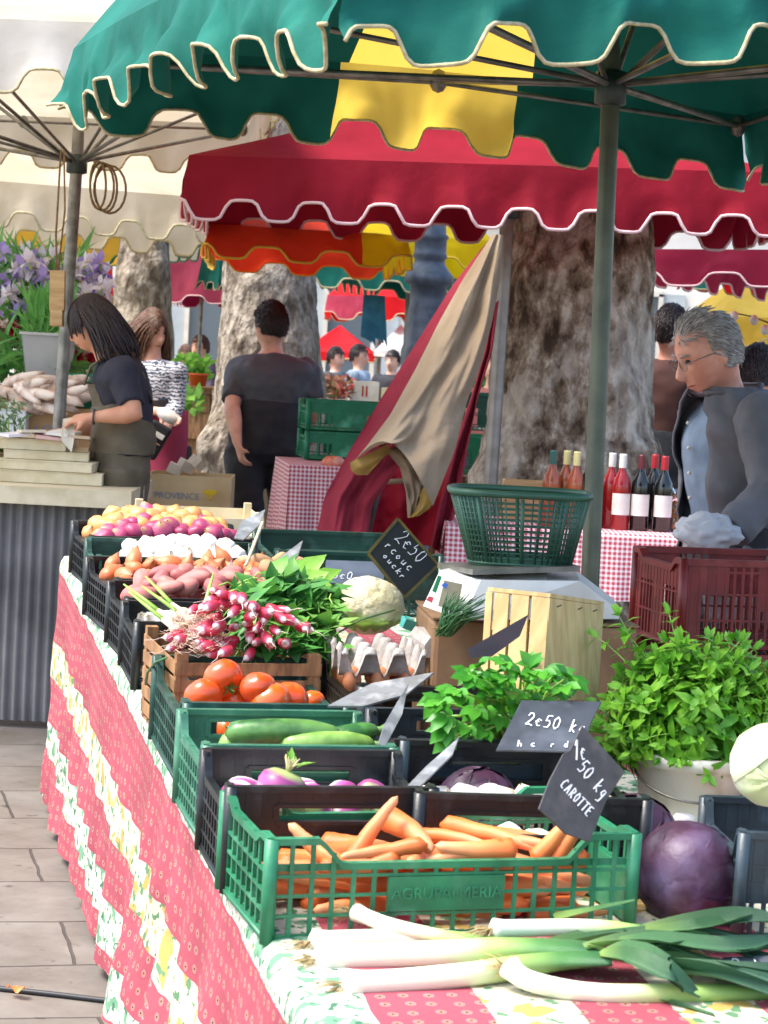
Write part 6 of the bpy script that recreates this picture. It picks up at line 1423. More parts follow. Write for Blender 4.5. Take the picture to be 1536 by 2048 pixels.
    for s in 'LR': leg(b, s, 0)
    for s in 'LR': A = P['an'+s]; ff_ = V((fwd.x, fwd.y, 0)).normalized(); b.tube([A-ff_*.05+V((0, 0, -.05)), A+V((0, 0, -.045)), A+ff_*.12+V((0, 0, -.065))], [.035, .042, .03], 10)
    body = remesh(b, vox, 3).build('body', sk, t, world=True)
    def cloth_(b, name, mat, vx, sm=3, jit=jitter, fine=0.):
        r = remesh(b, vx, sm); r.v = [p+noise.noise_vector(p*9)*jit+noise.noise_vector(p*23)*(jit*.35) for p in r.v]; return r.build(name, mat, t, world=True)
    if shm:
        b = torso(.016, low=-.06-shirtlen); b.v = [p for p in b.v]
        for s in 'LR':
            if sleeve: arm(b, s, .016, f1=sleeve)
        shirt_ = cloth_(b, shirt or 'shirt', shm, vox*.9)
    if trm:
        b = MB(); c = P['pelvis']; b.tube([c+up*.20, c+up*.03, c-V((0, 0, .07)), c-V((0, 0, .12))], [((.158*bulk+.012)*k, (.118*bulk+.012)*k), ((.17*bulk+.014)*k, (.125*bulk+.014)*k), ((.168*bulk+.014)*k, (.12*bulk+.014)*k), (.12*k, .10*k)], 20, ref=side)
        for s in 'LR': leg(b, s, .012, 1)
        cloth_(b, trouser or 'trousers', trm, vox*.95)
    # eyes, brows
    for s in (-1, 1):
        e = MB(); e.ell(HM @ (V((s*.029, .0835, .004))*hs), (.0085*hs, .0085*hs, .0065*hs), 6, HM.to_3x3()); e.build('eye', m_eye, t, world=True)
        e = MB(); e.tube([HM @ (V((s*.014, .0935, .022))*hs), HM @ (V((s*.032, .091, .028))*hs), HM @ (V((s*.048, .078, .022))*hs)], [.003*hs, .0042*hs, .002*hs], 6); e.build('eyebrow', hair[0] if hair else m_eye, t, world=True)
    e = MB(); e.tube([HM @ (V((x, y, -.0695))*hs) for x, y in ((-.022, .085), (-.01, .094), (0, .0975), (.01, .094), (.022, .085))], [.0015*hs, .003*hs, .0035*hs, .003*hs, .0015*hs], 6); e.build('lips', m_lip, t, world=True)
    if hair:
        hm, kind = hair[0], hair[1]; random.seed(len(label)); b = MB()
        def scalp(d, off=0.): p = V((d.x*(.079+off), d.y*(.100+off)-.004, d.z*(.122+off)+.004)); return p*hs
        if kind == 'short' or kind == 'balding':
            def ok(d): 
                if kind == 'short': return d.z > (.42 if d.y > .35 else (-.05 if d.y > -.2 else -.42))+.05*noise.noise(d*6)
                return (d.z > .62 and d.y > -.2 and random.random() < .28) or (d.y < .25 and -.45 < d.z < .78 and not (d.y > -.0 and d.z < -.02)) or (d.y > .2 and .50 < d.z < .70 and abs(d.x) > .15 and random.random() < .4)
            n = 5600 if kind == 'balding' else 2600; ln = (.018, .034) if kind == 'short' else (.022, .045)
            for i in range(n):
                z = 1-1.5*(i+.5)/n; a = i*2.39996; rr = math.sqrt(max(0, 1-z*z)); d = V((rr*math.cos(a), rr*math.sin(a), z))
                if not ok(d): continue
                g0 = V((d.x*.3, -.8, -.7 if d.z < .6 else -.1)); g0 -= d*g0.dot(d); dr = (g0.normalized()+d*(rn(0, .1) if kind == 'balding' else rn(.02, .22))+V((rn(-.22, .22), rn(-.22, .22), rn(-.15, .15)))).normalized(); l = rn(*ln)*hs; p = scalp(d, -.003)
                b.tube([p, p+dr*l*.5+d*.004, p+dr*l+d*.001], [(.0019 if kind == 'balding' else .003)*hs]*2+[.0008*hs], 4, caps=False)
        else:
            n = 1100; LL = hair[2]; back = hair[3] if len(hair) > 3 else .0
            for i in range(n):
                z = 1-1.05*(i+.5)/n; a = i*2.39996; rr = math.sqrt(max(0, 1-z*z)); d = V((rr*math.cos(a), rr*math.sin(a), z))
                if d.y > .5 and z < .35 and not kind == 'bangs': continue
                if kind == 'bangs' and d.y > .45 and z < .15: continue
                front = d.y > .35; tot = (.05 if kind == 'bangs' else .22)*rn(.7, 1.3) if front else LL*rn(.75, 1.1); sxn = (1 if d.x > 0 else -1)
                p = scalp(d, .002); pts = [p]; dirn = V((sxn*.5 if front and kind != 'bangs' else d.x*.5, (.2 if kind == 'bangs' else -.45) if front else -.25, -.15)); m_ = 8
                for j in range(m_):
                    dirn = (dirn+V((0, -back*.1, -.42))+V((rn(-.1, .1), rn(-.1, .1), 0))).normalized(); q = pts[-1]+dirn*tot/m_
                    rr2 = math.sqrt((q.x/.080)**2+(q.y/.104)**2+(q.z/.126)**2)/hs
                    if rr2 < 1.0 and q.z > -.10: q = q*(1.0/rr2)
                    if q.z < -.06*hs: r2 = math.hypot(q.x, q.y+.02); lim = (.056+.01*min(1, (-q.z-.06)*8))*hs; q = V((q.x*max(1, lim/r2), q.y*max(1, lim/r2) if q.y < .03 else q.y, q.z)) if r2 < lim and r2 > .001 else q
                    pts.append(q)
                b.tube(pts, [.0038*hs]+[.004*hs]*(m_-1)+[.0015*hs], 4, caps=False)
        cap = MB()
        def capf(p, d): return p
        rows = []
        for i in range(13):
            row = []
            for j in range(25): a = 2*math.pi*j/24; sa = math.sin(a); zm = .45 if sa > .3 else (-.45 if sa < -.5 else -.45+.9*(sa+.5)/.8); z = 1-(1-zm)*i/12; rr = math.sqrt(max(0, 1-z*z)); row.append(scalp(V((rr*math.cos(a), rr*sa, z)), .001))
            rows.append(row)
        if kind != 'balding': b.quadgrid(rows)
        b.v = [HM @ p for p in b.v]; b.build('hair', hm, t, world=True)
    return t, P, HM, fwd, up, side
def legs_(J, hipc, side, h=.085, kn=None, d=V((0, 0, 0))):
    side = V(side).normalized(); z = hipc.z
    for s, g in (('L', 1), ('R', -1)):
        J['hip'+s] = hipc+side*h*g-V((0, 0, .06)); J.setdefault('kn'+s, V((hipc.x, hipc.y, z*.53))+side*h*1.1*g+d*.05); J.setdefault('an'+s, V((hipc.x, hipc.y, .10))+side*h*1.2*g+d*g*.06)
    return J
# --- grey haired man with the open jacket
d0 = 6.9; sd_ = V((-.42, -.91, 0)); m_jk = M('grey_jacket', '66656a', '56555a', rough=.75, scale=8, bump=.8, bscale=9); m_bs = M('light_blue_shirt', '7e90a4', '6e8094', rough=.75, scale=10, bump=.2, bscale=30)
J = dict(head=at(1414, 702, d0-.02), neck=at(1462, 800, d0+.05), pelvis=at(1470, 1180, d0+.1), shL=at(1522, 838, d0-.13), elL=at(1545, 985, d0-.22), wrL=at(1462, 1062, d0-.30), hdL=at(1430, 1064, d0-.31), shR=at(1408, 838, d0+.18), elR=at(1398, 985, d0+.28), wrR=at(1412, 1085, d0+.15), curlL=.8, curlR=.5)
sdm = (J['shL']-J['shR']).normalized(); J['palmL'] = V((0, 0, -1)); J['curve'] = (.02, .02, 0)
legs_(J, J['pelvis'], sdm)
t, P, HM, fw, up, sdv = person('grey haired man with glasses in a grey jacket looking down behind the red crates', J, (sk_c, m_bs, M('dark_trousers', '24242a', '1c1c20', rough=.8, scale=10)), dict(fwd=(-.82, -.30, -.46), s=.98), sdm, vox=.0065, sleeve=0, hair=(h_grey, 'balding'), jitter=.008, bulk=1.06)
b = MB()
L0 = (P['neck']-P['pelvis']).length
def jk_sec(f, a, c, g=.045):
    p = P['pelvis'].lerp(P['neck'], f); R0 = []
    for i in range(41):
        th = R(-222+i*7.6+26); x = math.cos(th); y = math.sin(th); R0.append(p+sdv*((a+g)*x)-fw*((c+g)*-y)*-1)
    return R0
rows = []
n_j = 30; prj = [(-.16, .19, .14), (0, .178, .13), (.25, .160, .12), (.6, .172, .128), (.8, .188, .120), (.92, .160, .095), (1.0, .095, .085), (1.06, .080, .080)]
fdir = (V(J['head'])-P['neck']); face_f = V((-.86, -.30, 0)).normalized(); face_f = (face_f-sdv*face_f.dot(sdv)).normalized()
for i in range(n_j+1):
    f = -.16+1.22*i/n_j; k_ = 0
    while k_ < len(prj)-2 and prj[k_+1][0] < f: k_ += 1
    q = (f-prj[k_][0])/(prj[k_+1][0]-prj[k_][0]); a = prj[k_][1]*(1-q)+prj[k_+1][1]*q; c = prj[k_][2]*(1-q)+prj[k_+1][2]*q; p = P['pelvis'].lerp(P['neck'], f)+V(J['curve'])*math.sin(math.pi*max(0, min(1, f))); row = []
    op = .46 if f < .9 else .36
    for j in range(65):
        th = op+(2*math.pi-2*op)*j/64; w_ = .031+.006*math.sin(f*22+th*3)+.012*noise.noise(V((th*1.5, f*5, 2)))+.010*noise.noise(V((th*4, f*9, 6))); e = 1.10 if (j < 5 or j > 59) else 1
        row.append(p+sdv*((a+w_)*math.sin(th)*1.02)+face_f*((c+w_)*math.cos(th)*e))
    rows.append(row)
b.quadgrid(rows)
c_ = MB()
jl = b
for s in 'LR':
    S, E, W = P['sh'+s], P['el'+s], P['wr'+s]; pts = interp(S, E, 8)+interp(E, W, 8)[1:]; c_.tube(pts, [.080, .078, .075, .072, .070, .068, .066, .068, .068, .066, .062, .059, .057, .055, .053, .051, .050], 18); c_.ell(S, (.082, .082, .078), 8)
r = remesh(c_, .008, 2); r.v = [p+noise.noise_vector(p*11)*.009+noise.noise_vector(p*26)*.005 for p in r.v]
jo = b.build('jacket', m_jk, t, world=True); so_ = jo.modifiers.new('s', 'SOLIDIFY'); so_.thickness = .006; r.build('jacket_sleeves', m_jk, jo, world=True)
b = MB(); rows = []
for i in range(9):
    f = i/8; row = []
    for j in range(33): th = .42+(2*math.pi-.84)*j/32; w_ = .075+.030*math.sin(f*math.pi*.8)+.012*(1 if j < 4 or j > 28 else 0); row.append(P['neck']+up*(.005+.05*f*(1.9 if 10 < j < 22 else 1.2 if 6 < j < 26 else 1)-.028*f*f*1.6)+sdv*w_*math.sin(th)+face_f*(w_*math.cos(th)+.01))
    rows.append(row)
b.quadgrid(rows); cl_ = b.build('jacket_collar', m_jk, jo, world=True); so_ = cl_.modifiers.new('s', 'SOLIDIFY'); so_.thickness = .006
for i in range(5):
    f = .35+.13*i; p = P['pelvis'].lerp(P['neck'], f)+face_f*.142; b = MB(); b.ell(p, (.006, .006, .006), 5); b.build('shirt_button', M('button', 'd8d4c8', rough=.4), t, world=True)
b = MB()
for s in (-1, 1):
    b.tube([HM @ V((s*.030+.022*math.cos(a), .103-.004*abs(math.cos(a)), .001+.017*math.sin(a))) for a in [i*.349 for i in range(19)]], .0012, 5)
    b.tube([HM @ V((s*.052, .098, .006)), HM @ V((s*.074, .05, .006)), HM @ V((s*.078, -.012, .0))], .0013, 5)
b.tube([HM @ V((-.009, .107, .003)), HM @ V((.009, .107, .003))], .0013, 5); b.build('glasses', m_steel, t, world=True)
b = MB(); c = P['wrL']+(P['hdL']-P['wrL']).normalized()*.05; rws = []
b.ell(c+V((-.02, -.03, .0)), (.085, .055, .05), 26, fn=lambda p, d: p*(1+.28*noise.noise(d*2.4)+.16*abs(noise.noise(d*6))+.06*noise.noise(d*14)))
tag(b.build('plastic_bag', M('white_plastic_film', 'e2e4e8', 'd0d4da', rough=.25, scale=9, trans=.35), origin=c), 'crumpled white plastic bag in the hands of the grey haired man', 'bag')
# --- man in the dark short sleeved shirt, seen from behind
dM = 12.3; sdm = V((-.97, .22, 0)); J = dict(head=at(541, 650, dM), neck=at(545, 708, dM+.0), pelvis=at(532, 880, dM), shL=at(478, 745, dM+.02), elL=at(464, 814, dM-.12), wrL=at(475, 886, dM-.24), hdL=at(485, 925, dM-.25), shR=at(612, 745, dM+.05), elR=at(632, 812, dM+.02), wrR=at(615, 870, dM+.16), curlL=.9, palmL=V((1, .3, 0)))
J['knL'] = at(492, 1010, dM-.05); J['anL'] = at(480, 1150, dM-.1); J['knR'] = at(570, 1010, dM+.1); J['anR'] = at(575, 1150, dM+.1)
for s_, x in (('L', -.1), ('R', .1)): J['hip'+s_] = J['pelvis']+V((x, 0, -.05)); J['an'+s_].z = .1
person('man in dark grey short sleeved shirt and black trousers seen from behind', J, (sk_b, M('charcoal_shirt', '4c4e56', '42444c', rough=.7, scale=6, bump=.2), M('black_trousers', '22232a', '2a2b32', rough=.8, scale=8)), dict(fwd=(-.55, .83, -.05)), V((-1, .1, 0)), vox=.013, sleeve=.8, hair=(h_black, 'short'), bulk=1.12, jitter=.016)
# --- woman in olive overalls
dW = 9.9; m_ov = M('olive_overalls', '6a5f4c', '5a503e', rough=.85, scale=10, bump=.3); m_ts = M('black_t_shirt', '2a2936', '22212c', rough=.8, scale=8)
J = dict(head=at(186, 646, dW), neck=at(222, 716, dW), pelvis=at(246, 905, dW), shL=at(242, 748, dW-.16), elL=at(270, 828, dW-.24), wrL=at(188, 834, dW-.22), hdL=at(150, 838, dW-.20), shR=at(225, 748, dW+.17), elR=at(215, 850, dW+.25), wrR=at(135, 862, dW+.1), hdR=at(100, 868, dW+.08), curlL=.6, curlR=.6, palmL=V((0, .4, -1)), palmR=V((0, -.3, -1)), curve=(.035, 0, 0))
legs_(J, J['pelvis'], (0, -1, 0), d=V((.3, 0, 0)))
t, P, HM, fw, up, sdv = person('dark haired woman in black t-shirt and olive overalls', J, (sk_a, m_ts, m_ov), dict(fwd=(-.90, .05, -.36), s=.96), V((.12, -1, 0)), vox=.010, sleeve=.7, hair=(h_dark, 'bangs', .19, .12), bulk=.86, trouser='overall_legs', jitter=.010)
b = MB(); rows = []
for i in range(21):
    f = .0+.72*i/20; a, c = (.165, .128) if f < .2 else (.150, .125); p = P['pelvis'].lerp(P['neck'], f)+V(J['curve'])*math.sin(math.pi*max(0, f)); hw = 3.14 if f < .25 else max(.75, 3.14-(f-.25)*9)
    rows.append([p+sdv*((a*.86+.022)*math.sin(th))+V((-1, 0, 0))*((c*.86+.020+.012*(math.cos(th) > 0))*math.cos(th))+noise.noise_vector(V((th*2, f*8, 0)))*.008 for th in [-hw+2*hw*j/40 for j in range(41)]])
b.quadgrid(rows); bb = b.build('overall_bib', m_ov, t, world=True)
for s in (-1, 1):
    b = MB(); fr = P['pelvis'].lerp(P['neck'], .70)+V((-.125, 0, 0))+sdv*.075*s; tp = P['neck']+sdv*.085*s+V((0, 0, -.005)); bk_ = P['pelvis'].lerp(P['neck'], .55)+V((.15, 0, 0))+sdv*.05*s
    b.tube([fr, fr.lerp(tp, .6)+V((-.04, 0, .01)), tp+V((0, 0, .03)), tp.lerp(bk_, .4)+V((.06, 0, .02)), bk_], [(.018, .005)]*5, 8, ref=sdv); b.build('overall_strap', m_ov, t, world=True)
b = MB(); W_ = P['wrL']; b.tube([W_+V((0, .03*math.cos(a), .03*math.sin(a))) for a in [i*.5 for i in range(14)]], .004, 5); b.build('bracelet', m_slate, t, world=True)
b = MB(); q = [at(126, 838, 9.72), at(146, 834, 9.74), at(150, 868, 9.7), at(143, 905, 9.66), at(122, 880, 9.66)]; b.prism(q, V((0, .003, 0))); tag(b.build('paper_sheet', M('paper', 'e8dfc8', 'dcd2b8', rough=.8, scale=6), origin=q[0], smooth=False), 'creased sheet of cream paper held by the woman in overalls', 'paper')
# --- woman in the patterned top
def mat_pat():
    m = bpy.data.materials.new('patterned_knit'); m.use_nodes = True; N = m.node_tree.nodes; L = m.node_tree.links; b = N['Principled BSDF']; tc = N.new('ShaderNodeTexCoord'); w = N.new('ShaderNodeTexWave'); w.wave_type = 'BANDS'; w.bands_direction = 'Z'; w.inputs['Scale'].default_value = 16; w.inputs['Distortion'].default_value = 7; w.inputs['Detail Scale'].default_value = 3
    L.new(tc.outputs['Object'], w.inputs[0]); r = N.new('ShaderNodeValToRGB'); r.color_ramp.elements[0].position = .42; r.color_ramp.elements[0].color = hx('3e4a5c'); r.color_ramp.elements[1].position = .55; r.color_ramp.elements[1].color = hx('cdcdd2'); L.new(w.outputs[0], r.inputs[0]); L.new(r.outputs[0], b.inputs['Base Color']); b.inputs['Roughness'].default_value = .8; return m
dP = 13.5; J = dict(head=at(304, 660, dP), neck=at(302, 722, dP), pelvis=at(318, 868, dP), shL=at(350, 748, dP-.02), elL=at(352, 815, dP-.06), wrL=at(330, 862, dP-.22), hdL=at(318, 880, dP-.26), shR=at(262, 750, dP+.02), elR=at(268, 820, dP-.1), wrR=at(318, 822, dP-.26), hdR=at(350, 840, dP-.28), curlL=.8, curlR=.3)
legs_(J, J['pelvis'], (1, .1, 0))
t, P, HM, fw, up, sdv = person('brown haired woman in patterned grey top and raspberry apron', J, (sk_b, mat_pat(), M('dark_skirt', '2a2226', '201a1e', rough=.8)), dict(fwd=(.62, -.72, -.22), s=1.0), V((1, -.12, 0)), vox=.012, sleeve=1.5, hair=(h_brown, 'long', .30, .1), bulk=.85, jitter=.008)
b = MB(); rows = []
for i in range(17):
    f = i/16; c = P['pelvis']+V((0, 0, .14-.60*f)); rows.append([c+sdv*((.155+.03*f)*math.sin(th))+V((0, -1, 0))*((.125+.045*f)*math.cos(th))+noise.noise_vector(V((th*2, f*3, 5)))*.016*f for th in [-1.75+3.5*j/30 for j in range(31)]])
b.quadgrid(rows); ap_ = b.build('apron', M('raspberry_apron', 'a03050', '8c2844', rough=.8, scale=6), t, world=True); so_ = ap_.modifiers.new('s', 'SOLIDIFY'); so_.thickness = .006
b = MB(); d = (P['hdR']-P['wrR']).normalized(); b.ell(P['wrR']+d*.06, (.075, .034, .038), 12, d.to_track_quat('X', 'Z').to_matrix(), fn=lambda p, q: p*(1+.1*noise.noise(q*3))); b.build('glove', m_white, t, world=True)
b = MB(); c = at(308, 880, dP-.30); b.box(c, (.12, .05, .20), Euler((0, R(28), 0)).to_matrix()); o = b.build('pouch', M('black_cloth', '15151a', rough=.8), origin=c, smooth=False); bv = o.modifiers.new('b', 'BEVEL'); bv.width = .015; bv.segments = 3; tag(o, 'black pouch held in front of the raspberry apron', 'pouch')
b = MB(); c = at(313, 868, dP-.335); b.box(c, (.09, .012, .028), Euler((0, R(28), 0)).to_matrix()); tag(b.build('card', m_white, origin=c, smooth=False), 'pale card on the front of the black pouch', 'card')
# --- people further off
def far_person(x, y, d, col, hairm_, label, fwd=(-.5, -.8, 0), kind='short', sd=None, bulk=1., skin=sk_b, arm_out=0., tr='2a2c34'):
    hd = at(x, y, d); k = 1.; s = V(sd or (-fwd[1], fwd[0], 0)).normalized(); nk = hd+V((0, 0, -.15)); pv = nk+V((0, 0, -.52)); f = V(fwd).normalized(); J = dict(head=hd, neck=nk, pelvis=pv)
    for q, g in (('L', 1), ('R', -1)): J['sh'+q] = nk+s*.17*g-V((0, 0, .07)); J['el'+q] = J['sh'+q]+s*.06*g-V((0, 0, .26))+f*.04; J['wr'+q] = J['el'+q]-V((0, 0, .14))+f*.18
    legs_(J, pv, s); person(label, J, (skin, M(col[0], col[1], col[2], rough=.8, scale=8), M('trousers_cloth', tr, '22242a', rough=.8)), dict(fwd=fwd), s, vox=.022, sleeve=.8, hair=(hairm_, kind, .2), bulk=bulk, jitter=.012)
far_person(1343, 660, 11.6, ('brick_shirt', '54302a', '482822'), h_dark, 'person in a brick red shirt half hidden by the widest trunk', (.5, .8, 0), skin=sk_c)
far_person(1515, 745, 10.4, ('dark_top', '1e2026', '16181c'), h_dark, 'dark haired person behind the shoulder of the grey haired man', (.2, .9, 0))
far_person(1398, 735, 13.2, ('blue_top', '2a5aa8', '22508e'), h_dark, 'person in a bright blue top beyond the grey haired man', (-.6, .6, 0))
far_person(672, 716, 26, ('orange_trim_jacket', '4a5a64', '3a464e'), h_dark, 'dark haired shopper in a slate jacket left of the far pole', (.8, -.5, 0))
far_person(718, 712, 25.5, ('pale_blue_shirt', '8a9aaa', '76889a'), h_dark, 'dark haired shopper in a pale blue shirt facing right in the far crowd', (.9, -.3, 0))
far_person(400, 695, 24, ('violet_jumper', '5a5068', '4c4458'), h_brown, 'curly brown haired shopper in violet between the two left trunks', (-.6, -.7, 0))
far_person(372, 712, 26, ('maroon_jumper', '6a3a38', '5a302e'), h_brown, 'shopper in maroon left of the one in violet', (.3, -.9, 0))
far_person(785, 722, 27, ('black_coat', '22242c', '1a1c22'), h_dark, 'shopper in a black coat just left of the lamp post', (-.4, -.8, 0))
far_person(990, 730, 15.5, ('pink_top', 'a86a64', '96584e'), h_brown, 'shopper in a dull pink top between folded parasol and widest trunk', (-.3, -.9, 0))
# ------------------------------------------------------------------ left stall
def mat_corr():
    m = bpy.data.materials.new('ribbed_black_cloth'); m.use_nodes = True; N = m.node_tree.nodes; L = m.node_tree.links; b = N['Principled BSDF']; tc = N.new('ShaderNodeTexCoord'); n = N.new('ShaderNodeTexNoise'); n.inputs['Scale'].default_value = 3; n.inputs['Detail'].default_value = 6; L.new(tc.outputs['Object'], n.inputs[0])
    r = N.new('ShaderNodeValToRGB'); r.color_ramp.elements[0].position = .35; r.color_ramp.elements[0].color = hx('5b5a59'); r.color_ramp.elements[1].position = .7; r.color_ramp.elements[1].color = hx('838180'); L.new(n.outputs[0], r.inputs[0]); L.new(r.outputs[0], b.inputs['Base Color']); b.inputs['Roughness'].default_value = .65; return m
dT = 9.45; zt = at(120, 1012, dT).z; xr = at(262, 1000, dT).x; xl = at(-420, 1000, dT).x
t = thing('stall_table', 'left stall table with pale wooden top and ribbed black skirt', 'table', V(((xr+xl)/2, dT+.4, 0)))
b = MB(); b.box(((xl+xr)/2, dT+.4, zt+.035), (xr-xl, .84, .07)); o = b.build('tabletop', m_palewood, t, world=True, smooth=False)
b = MB(); rows = []
for i in range(220):
    x = xl+(xr-.04-xl)*i/219; rows.append([V((x, dT+.05+.010*math.sin(x*150)+.02*noise.noise(V((x*3, z*2, 0)))*(zt-z), z)) for z in [zt-(zt-.03)*j/10 for j in range(11)]])
b.quadgrid(rows); rows = [[V((xr-.04+.01*math.sin(y*150), y, z)) for z in (zt, .03)] for y in [dT+.05+.7*i/60 for i in range(61)]]; b.quadgrid(rows); b.build('skirt', mat_corr(), t, world=True)
for x in (xl+.1, xr-.15):
    for y in (dT+.12, dT+.7): b = MB(); b.bar((x, y, 0), (x, y, zt), .05, .05, up=V((1, 0, 0))); b.build('leg', m_oldwood, t, world=True)
# stacked boards and flat boxes
zs = zt+.072
for i, (x0, x1, h, yw, lb) in enumerate(((-60, 210, .045, 2, 'lowest pale board of the stack beside the grey pole'), (-80, 190, .035, -3, 'second pale board of the stack, its edge curling'), (10, 178, .03, 4, 'third thin board of the stack on the left stall'), (-90, 130, .04, 1, 'topmost pale board of the stack on the left stall'))):
    A, B = at(x0, 950, 9.75), at(x1, 950, 9.75); boxat('wooden_board', lb, 'board', V((A.x, 9.62+.03*i, zs)), yw, B.x-A.x, .45, h, m_palewood, group='stacked boards'); zs += h+.006
for i in range(5):
    b = MB(); x = at(30+i*32, 940, 9.8).x; b.box((0, 0, 0), (.10, .13, .012), Euler((rn(-.1, .1), rn(-.1, .1), rn(-.5, .5))).to_matrix()); b.xf(Matrix.Translation((x, 9.75, zs+.012+.016*(i % 2)))); tag(b.build('paper_packet', M('packet_paper', ['e4dfe0', 'd8c8b0', 'e0b8b0', 'dcd8d0', 'c8b090'][i], rough=.7), origin=V((x, 9.75, zs)), smooth=False), ['white paper packet at the left of the boards', 'tan paper packet lying on the boards', 'pinkish paper packet lying on the boards', 'pale packet right in front of the grey pole', 'brownish packet at the right end of the boards'][i], 'packet', 'paper packets on the boards')
# far row behind: stands, crates, flowers
def stand(label, pxl, pxr, py, d, mat=None, name='display_stand'):
    A, B = at(pxl, py, d), at(pxr, py, d); z = A.z; t = thing(name, label, 'stand', V(((A.x+B.x)/2, d, 0))); b = MB(); b.box(((A.x+B.x)/2, d+.35, z-.02), (B.x-A.x, .7, .04)); b.build('top', mat or m_oldwood, t, world=True, smooth=False)
    b = MB(); b.box(((A.x+B.x)/2, d+.06, (z-.05)/2), (B.x-A.x-.04, .03, z-.05)); b.build('front', mat or m_oldwood, t, world=True, smooth=False)
    for x in (A.x+.05, B.x-.05): b = MB(); b.bar((x, d+.6, 0), (x, d+.6, z-.04), .05, .05, up=V((1, 0, 0))); b.build('leg', mat or m_oldwood, t, world=True)
    return z
z1 = stand('old wooden stand carrying boxes at the far left', -300, 215, 885, 11.2)
boxat('cardboard_box', 'brown cardboard box printed LOURE on the far left stand', 'box', V((at(30, 850, 11.1).x, 11.15, z1)), 2, .36, .3, at(30, 812, 11.1).z-z1, M('cardboard', 'b08c64', '9a7850', rough=.8, scale=6), txt='LOURE', tm=M('print_blue', '7484a8', rough=.7), open_=True, tsize=.06)
boxat('carton', 'white carton with a blue top at the left edge', 'box', V((at(-30, 870, 11.0).x, 11.1, z1)), -4, .17, .2, at(0, 822, 11.0).z-z1, M('white_carton', 'd8dce0', 'c8ccd2', rough=.6, scale=5))
def gcr(key, label, px, py, d, W, D, H, z, mat, yaw=0, **kw):
    m_ = Matrix.Translation((at(px, py, d).x, d, z)) @ Matrix.Rotation(R(yaw), 4, 'Z'); crate('vegetable_crate', label, m_, W, D, H, mat, lambda q: H, side=lambda q: ramp(q, ((0, H), (.12, H), (.2, H*.8), (.8, H*.8), (.88, H), (1, H))), pitch=.05, levels=(.02, .08, .14), fsol=((0, W, H*.6, H), (W*.3, W*.7, 0.02, H*.6)), **kw)
z2 = at(165, 835, 11.3).z; gcr('', 'bright green crate behind the grey pole at the left stall', 142, 820, 11.3, .19, .3, .19, z1+.0, m_bgreen); 
gcr('', 'bright green crate stacked on another behind the grey pole', 140, 820, 11.32, .19, .3, .18, z1+.195, m_bgreen)
# roots, leeks and herbs heaped on the far left stand
random.seed(31); m_rootv = M('washed_roots', 'c8a890', 'a8806a', rough=.6, scale=14, c3='e6d8cc', s3=10, t3=(.45, .6))
rootm = []
for q in range(3):
    b = MB(); b.tube([V((.0, 0, 0)), V((.03, .004, .002)), V((.10, -.004*q, .003)), V((.17, .006, 0)), V((.22, 0, 0))], [.006, .024, .026, .018, .004], 10); rootm.append(mesh_of(b, 'root_vegetable', m_rootv))
for i in range(34):
    p = at(rn(-20, 118), rn(768, 812), 11.15+rn(-.1, .15)); inst(random.choice(rootm), 'root_vegetable', Matrix.Translation(p) @ Euler((rn(-.4, .4), rn(-.4, .4), rn(-1, 1))).to_matrix().to_4x4(), 'pale pinkish root vegetable in the heap on the far left stand', 'root vegetable', 'root vegetables heaped at the far left')
b = MB(); c0 = at(30, 795, 11.25); b.ell(c0-V((.05, -.2, .03)), (.30, .22, .07), 14, fn=lambda p, d: p*(1+.1*noise.noise(d*4))); tag(b.build('sacking', M('jute', '8a7456', '74603f', rough=.9, scale=30), origin=c0), 'crumpled sacking beneath the pale root vegetables', 'sacking')
def bunch(label, cat, px, py, d, W, Hh, n, L, mat, seed, up=.6, name='herb_bunch', stem=None, wr=(.3, .5), D=.12):
    c = at(px, py, d); random.seed(seed); b = MB(); s = MB(); t = thing(name, label, cat, c-V((0, 0, Hh)))
    for i in range(n):
        w_ = V((rn(-1, 1), rn(-1, 1), rn(-1, 1))); p = c+V((w_.x*W, w_.y*D, w_.z*Hh)); l = rn(*L); b.leaf(p, V((rn(-1, 1), rn(-.9, .5), rn(-.5, 1)+up)), V((rn(-.3, .3), -.6, .7)), l, l*rn(*wr), rn(0, .5), seg=2)
        if i % 8 == 0: s.tube([c-V((0, 0, Hh*1.1))+V((w_.x*W*.6, 0, 0)), p], .003, 4)
    b.build('leaves', mat, t, world=True); s.build('stems', c_cstem, t, world=True); return t
bunch('dark leek tops heaped behind the root vegetables', 'leeks', 30, 735, 11.6, .30, .10, 260, (.12, .24), c_leaf, 41, -.1, 'leek_bunch', wr=(.1, .18))
bunch('red and green flower leaves at the far left edge', 'flowers', 30, 650, 12.2, .28, .14, 420, (.06, .10), c_leaf, 42, .2, 'flower_leaves')
bunch('green shrubby herbs at the left edge of the boards', 'herbs', 10, 850, 9.9, .07, .10, 200, (.03, .05), M('rosemary_green', '5a7a4a', '46683a', rough=.6, scale=9), 43, .3, 'herb_bunch', wr=(.2, .3))
bunch('foliage under the irises', 'leaves', 60, 610, 12.0, .22, .20, 260, (.14, .26), M('iris_leaf', '5a9a4c', '78b45c', rough=.5, scale=6, trans=.3), 44, 1.0, 'iris_leaves', wr=(.10, .16))
bunch('green plants with pink flowers behind the dark haired woman', 'plants', 165, 690, 12.4, .12, .16, 240, (.05, .09), c_leaf, 46, .2, 'flower_leaves')
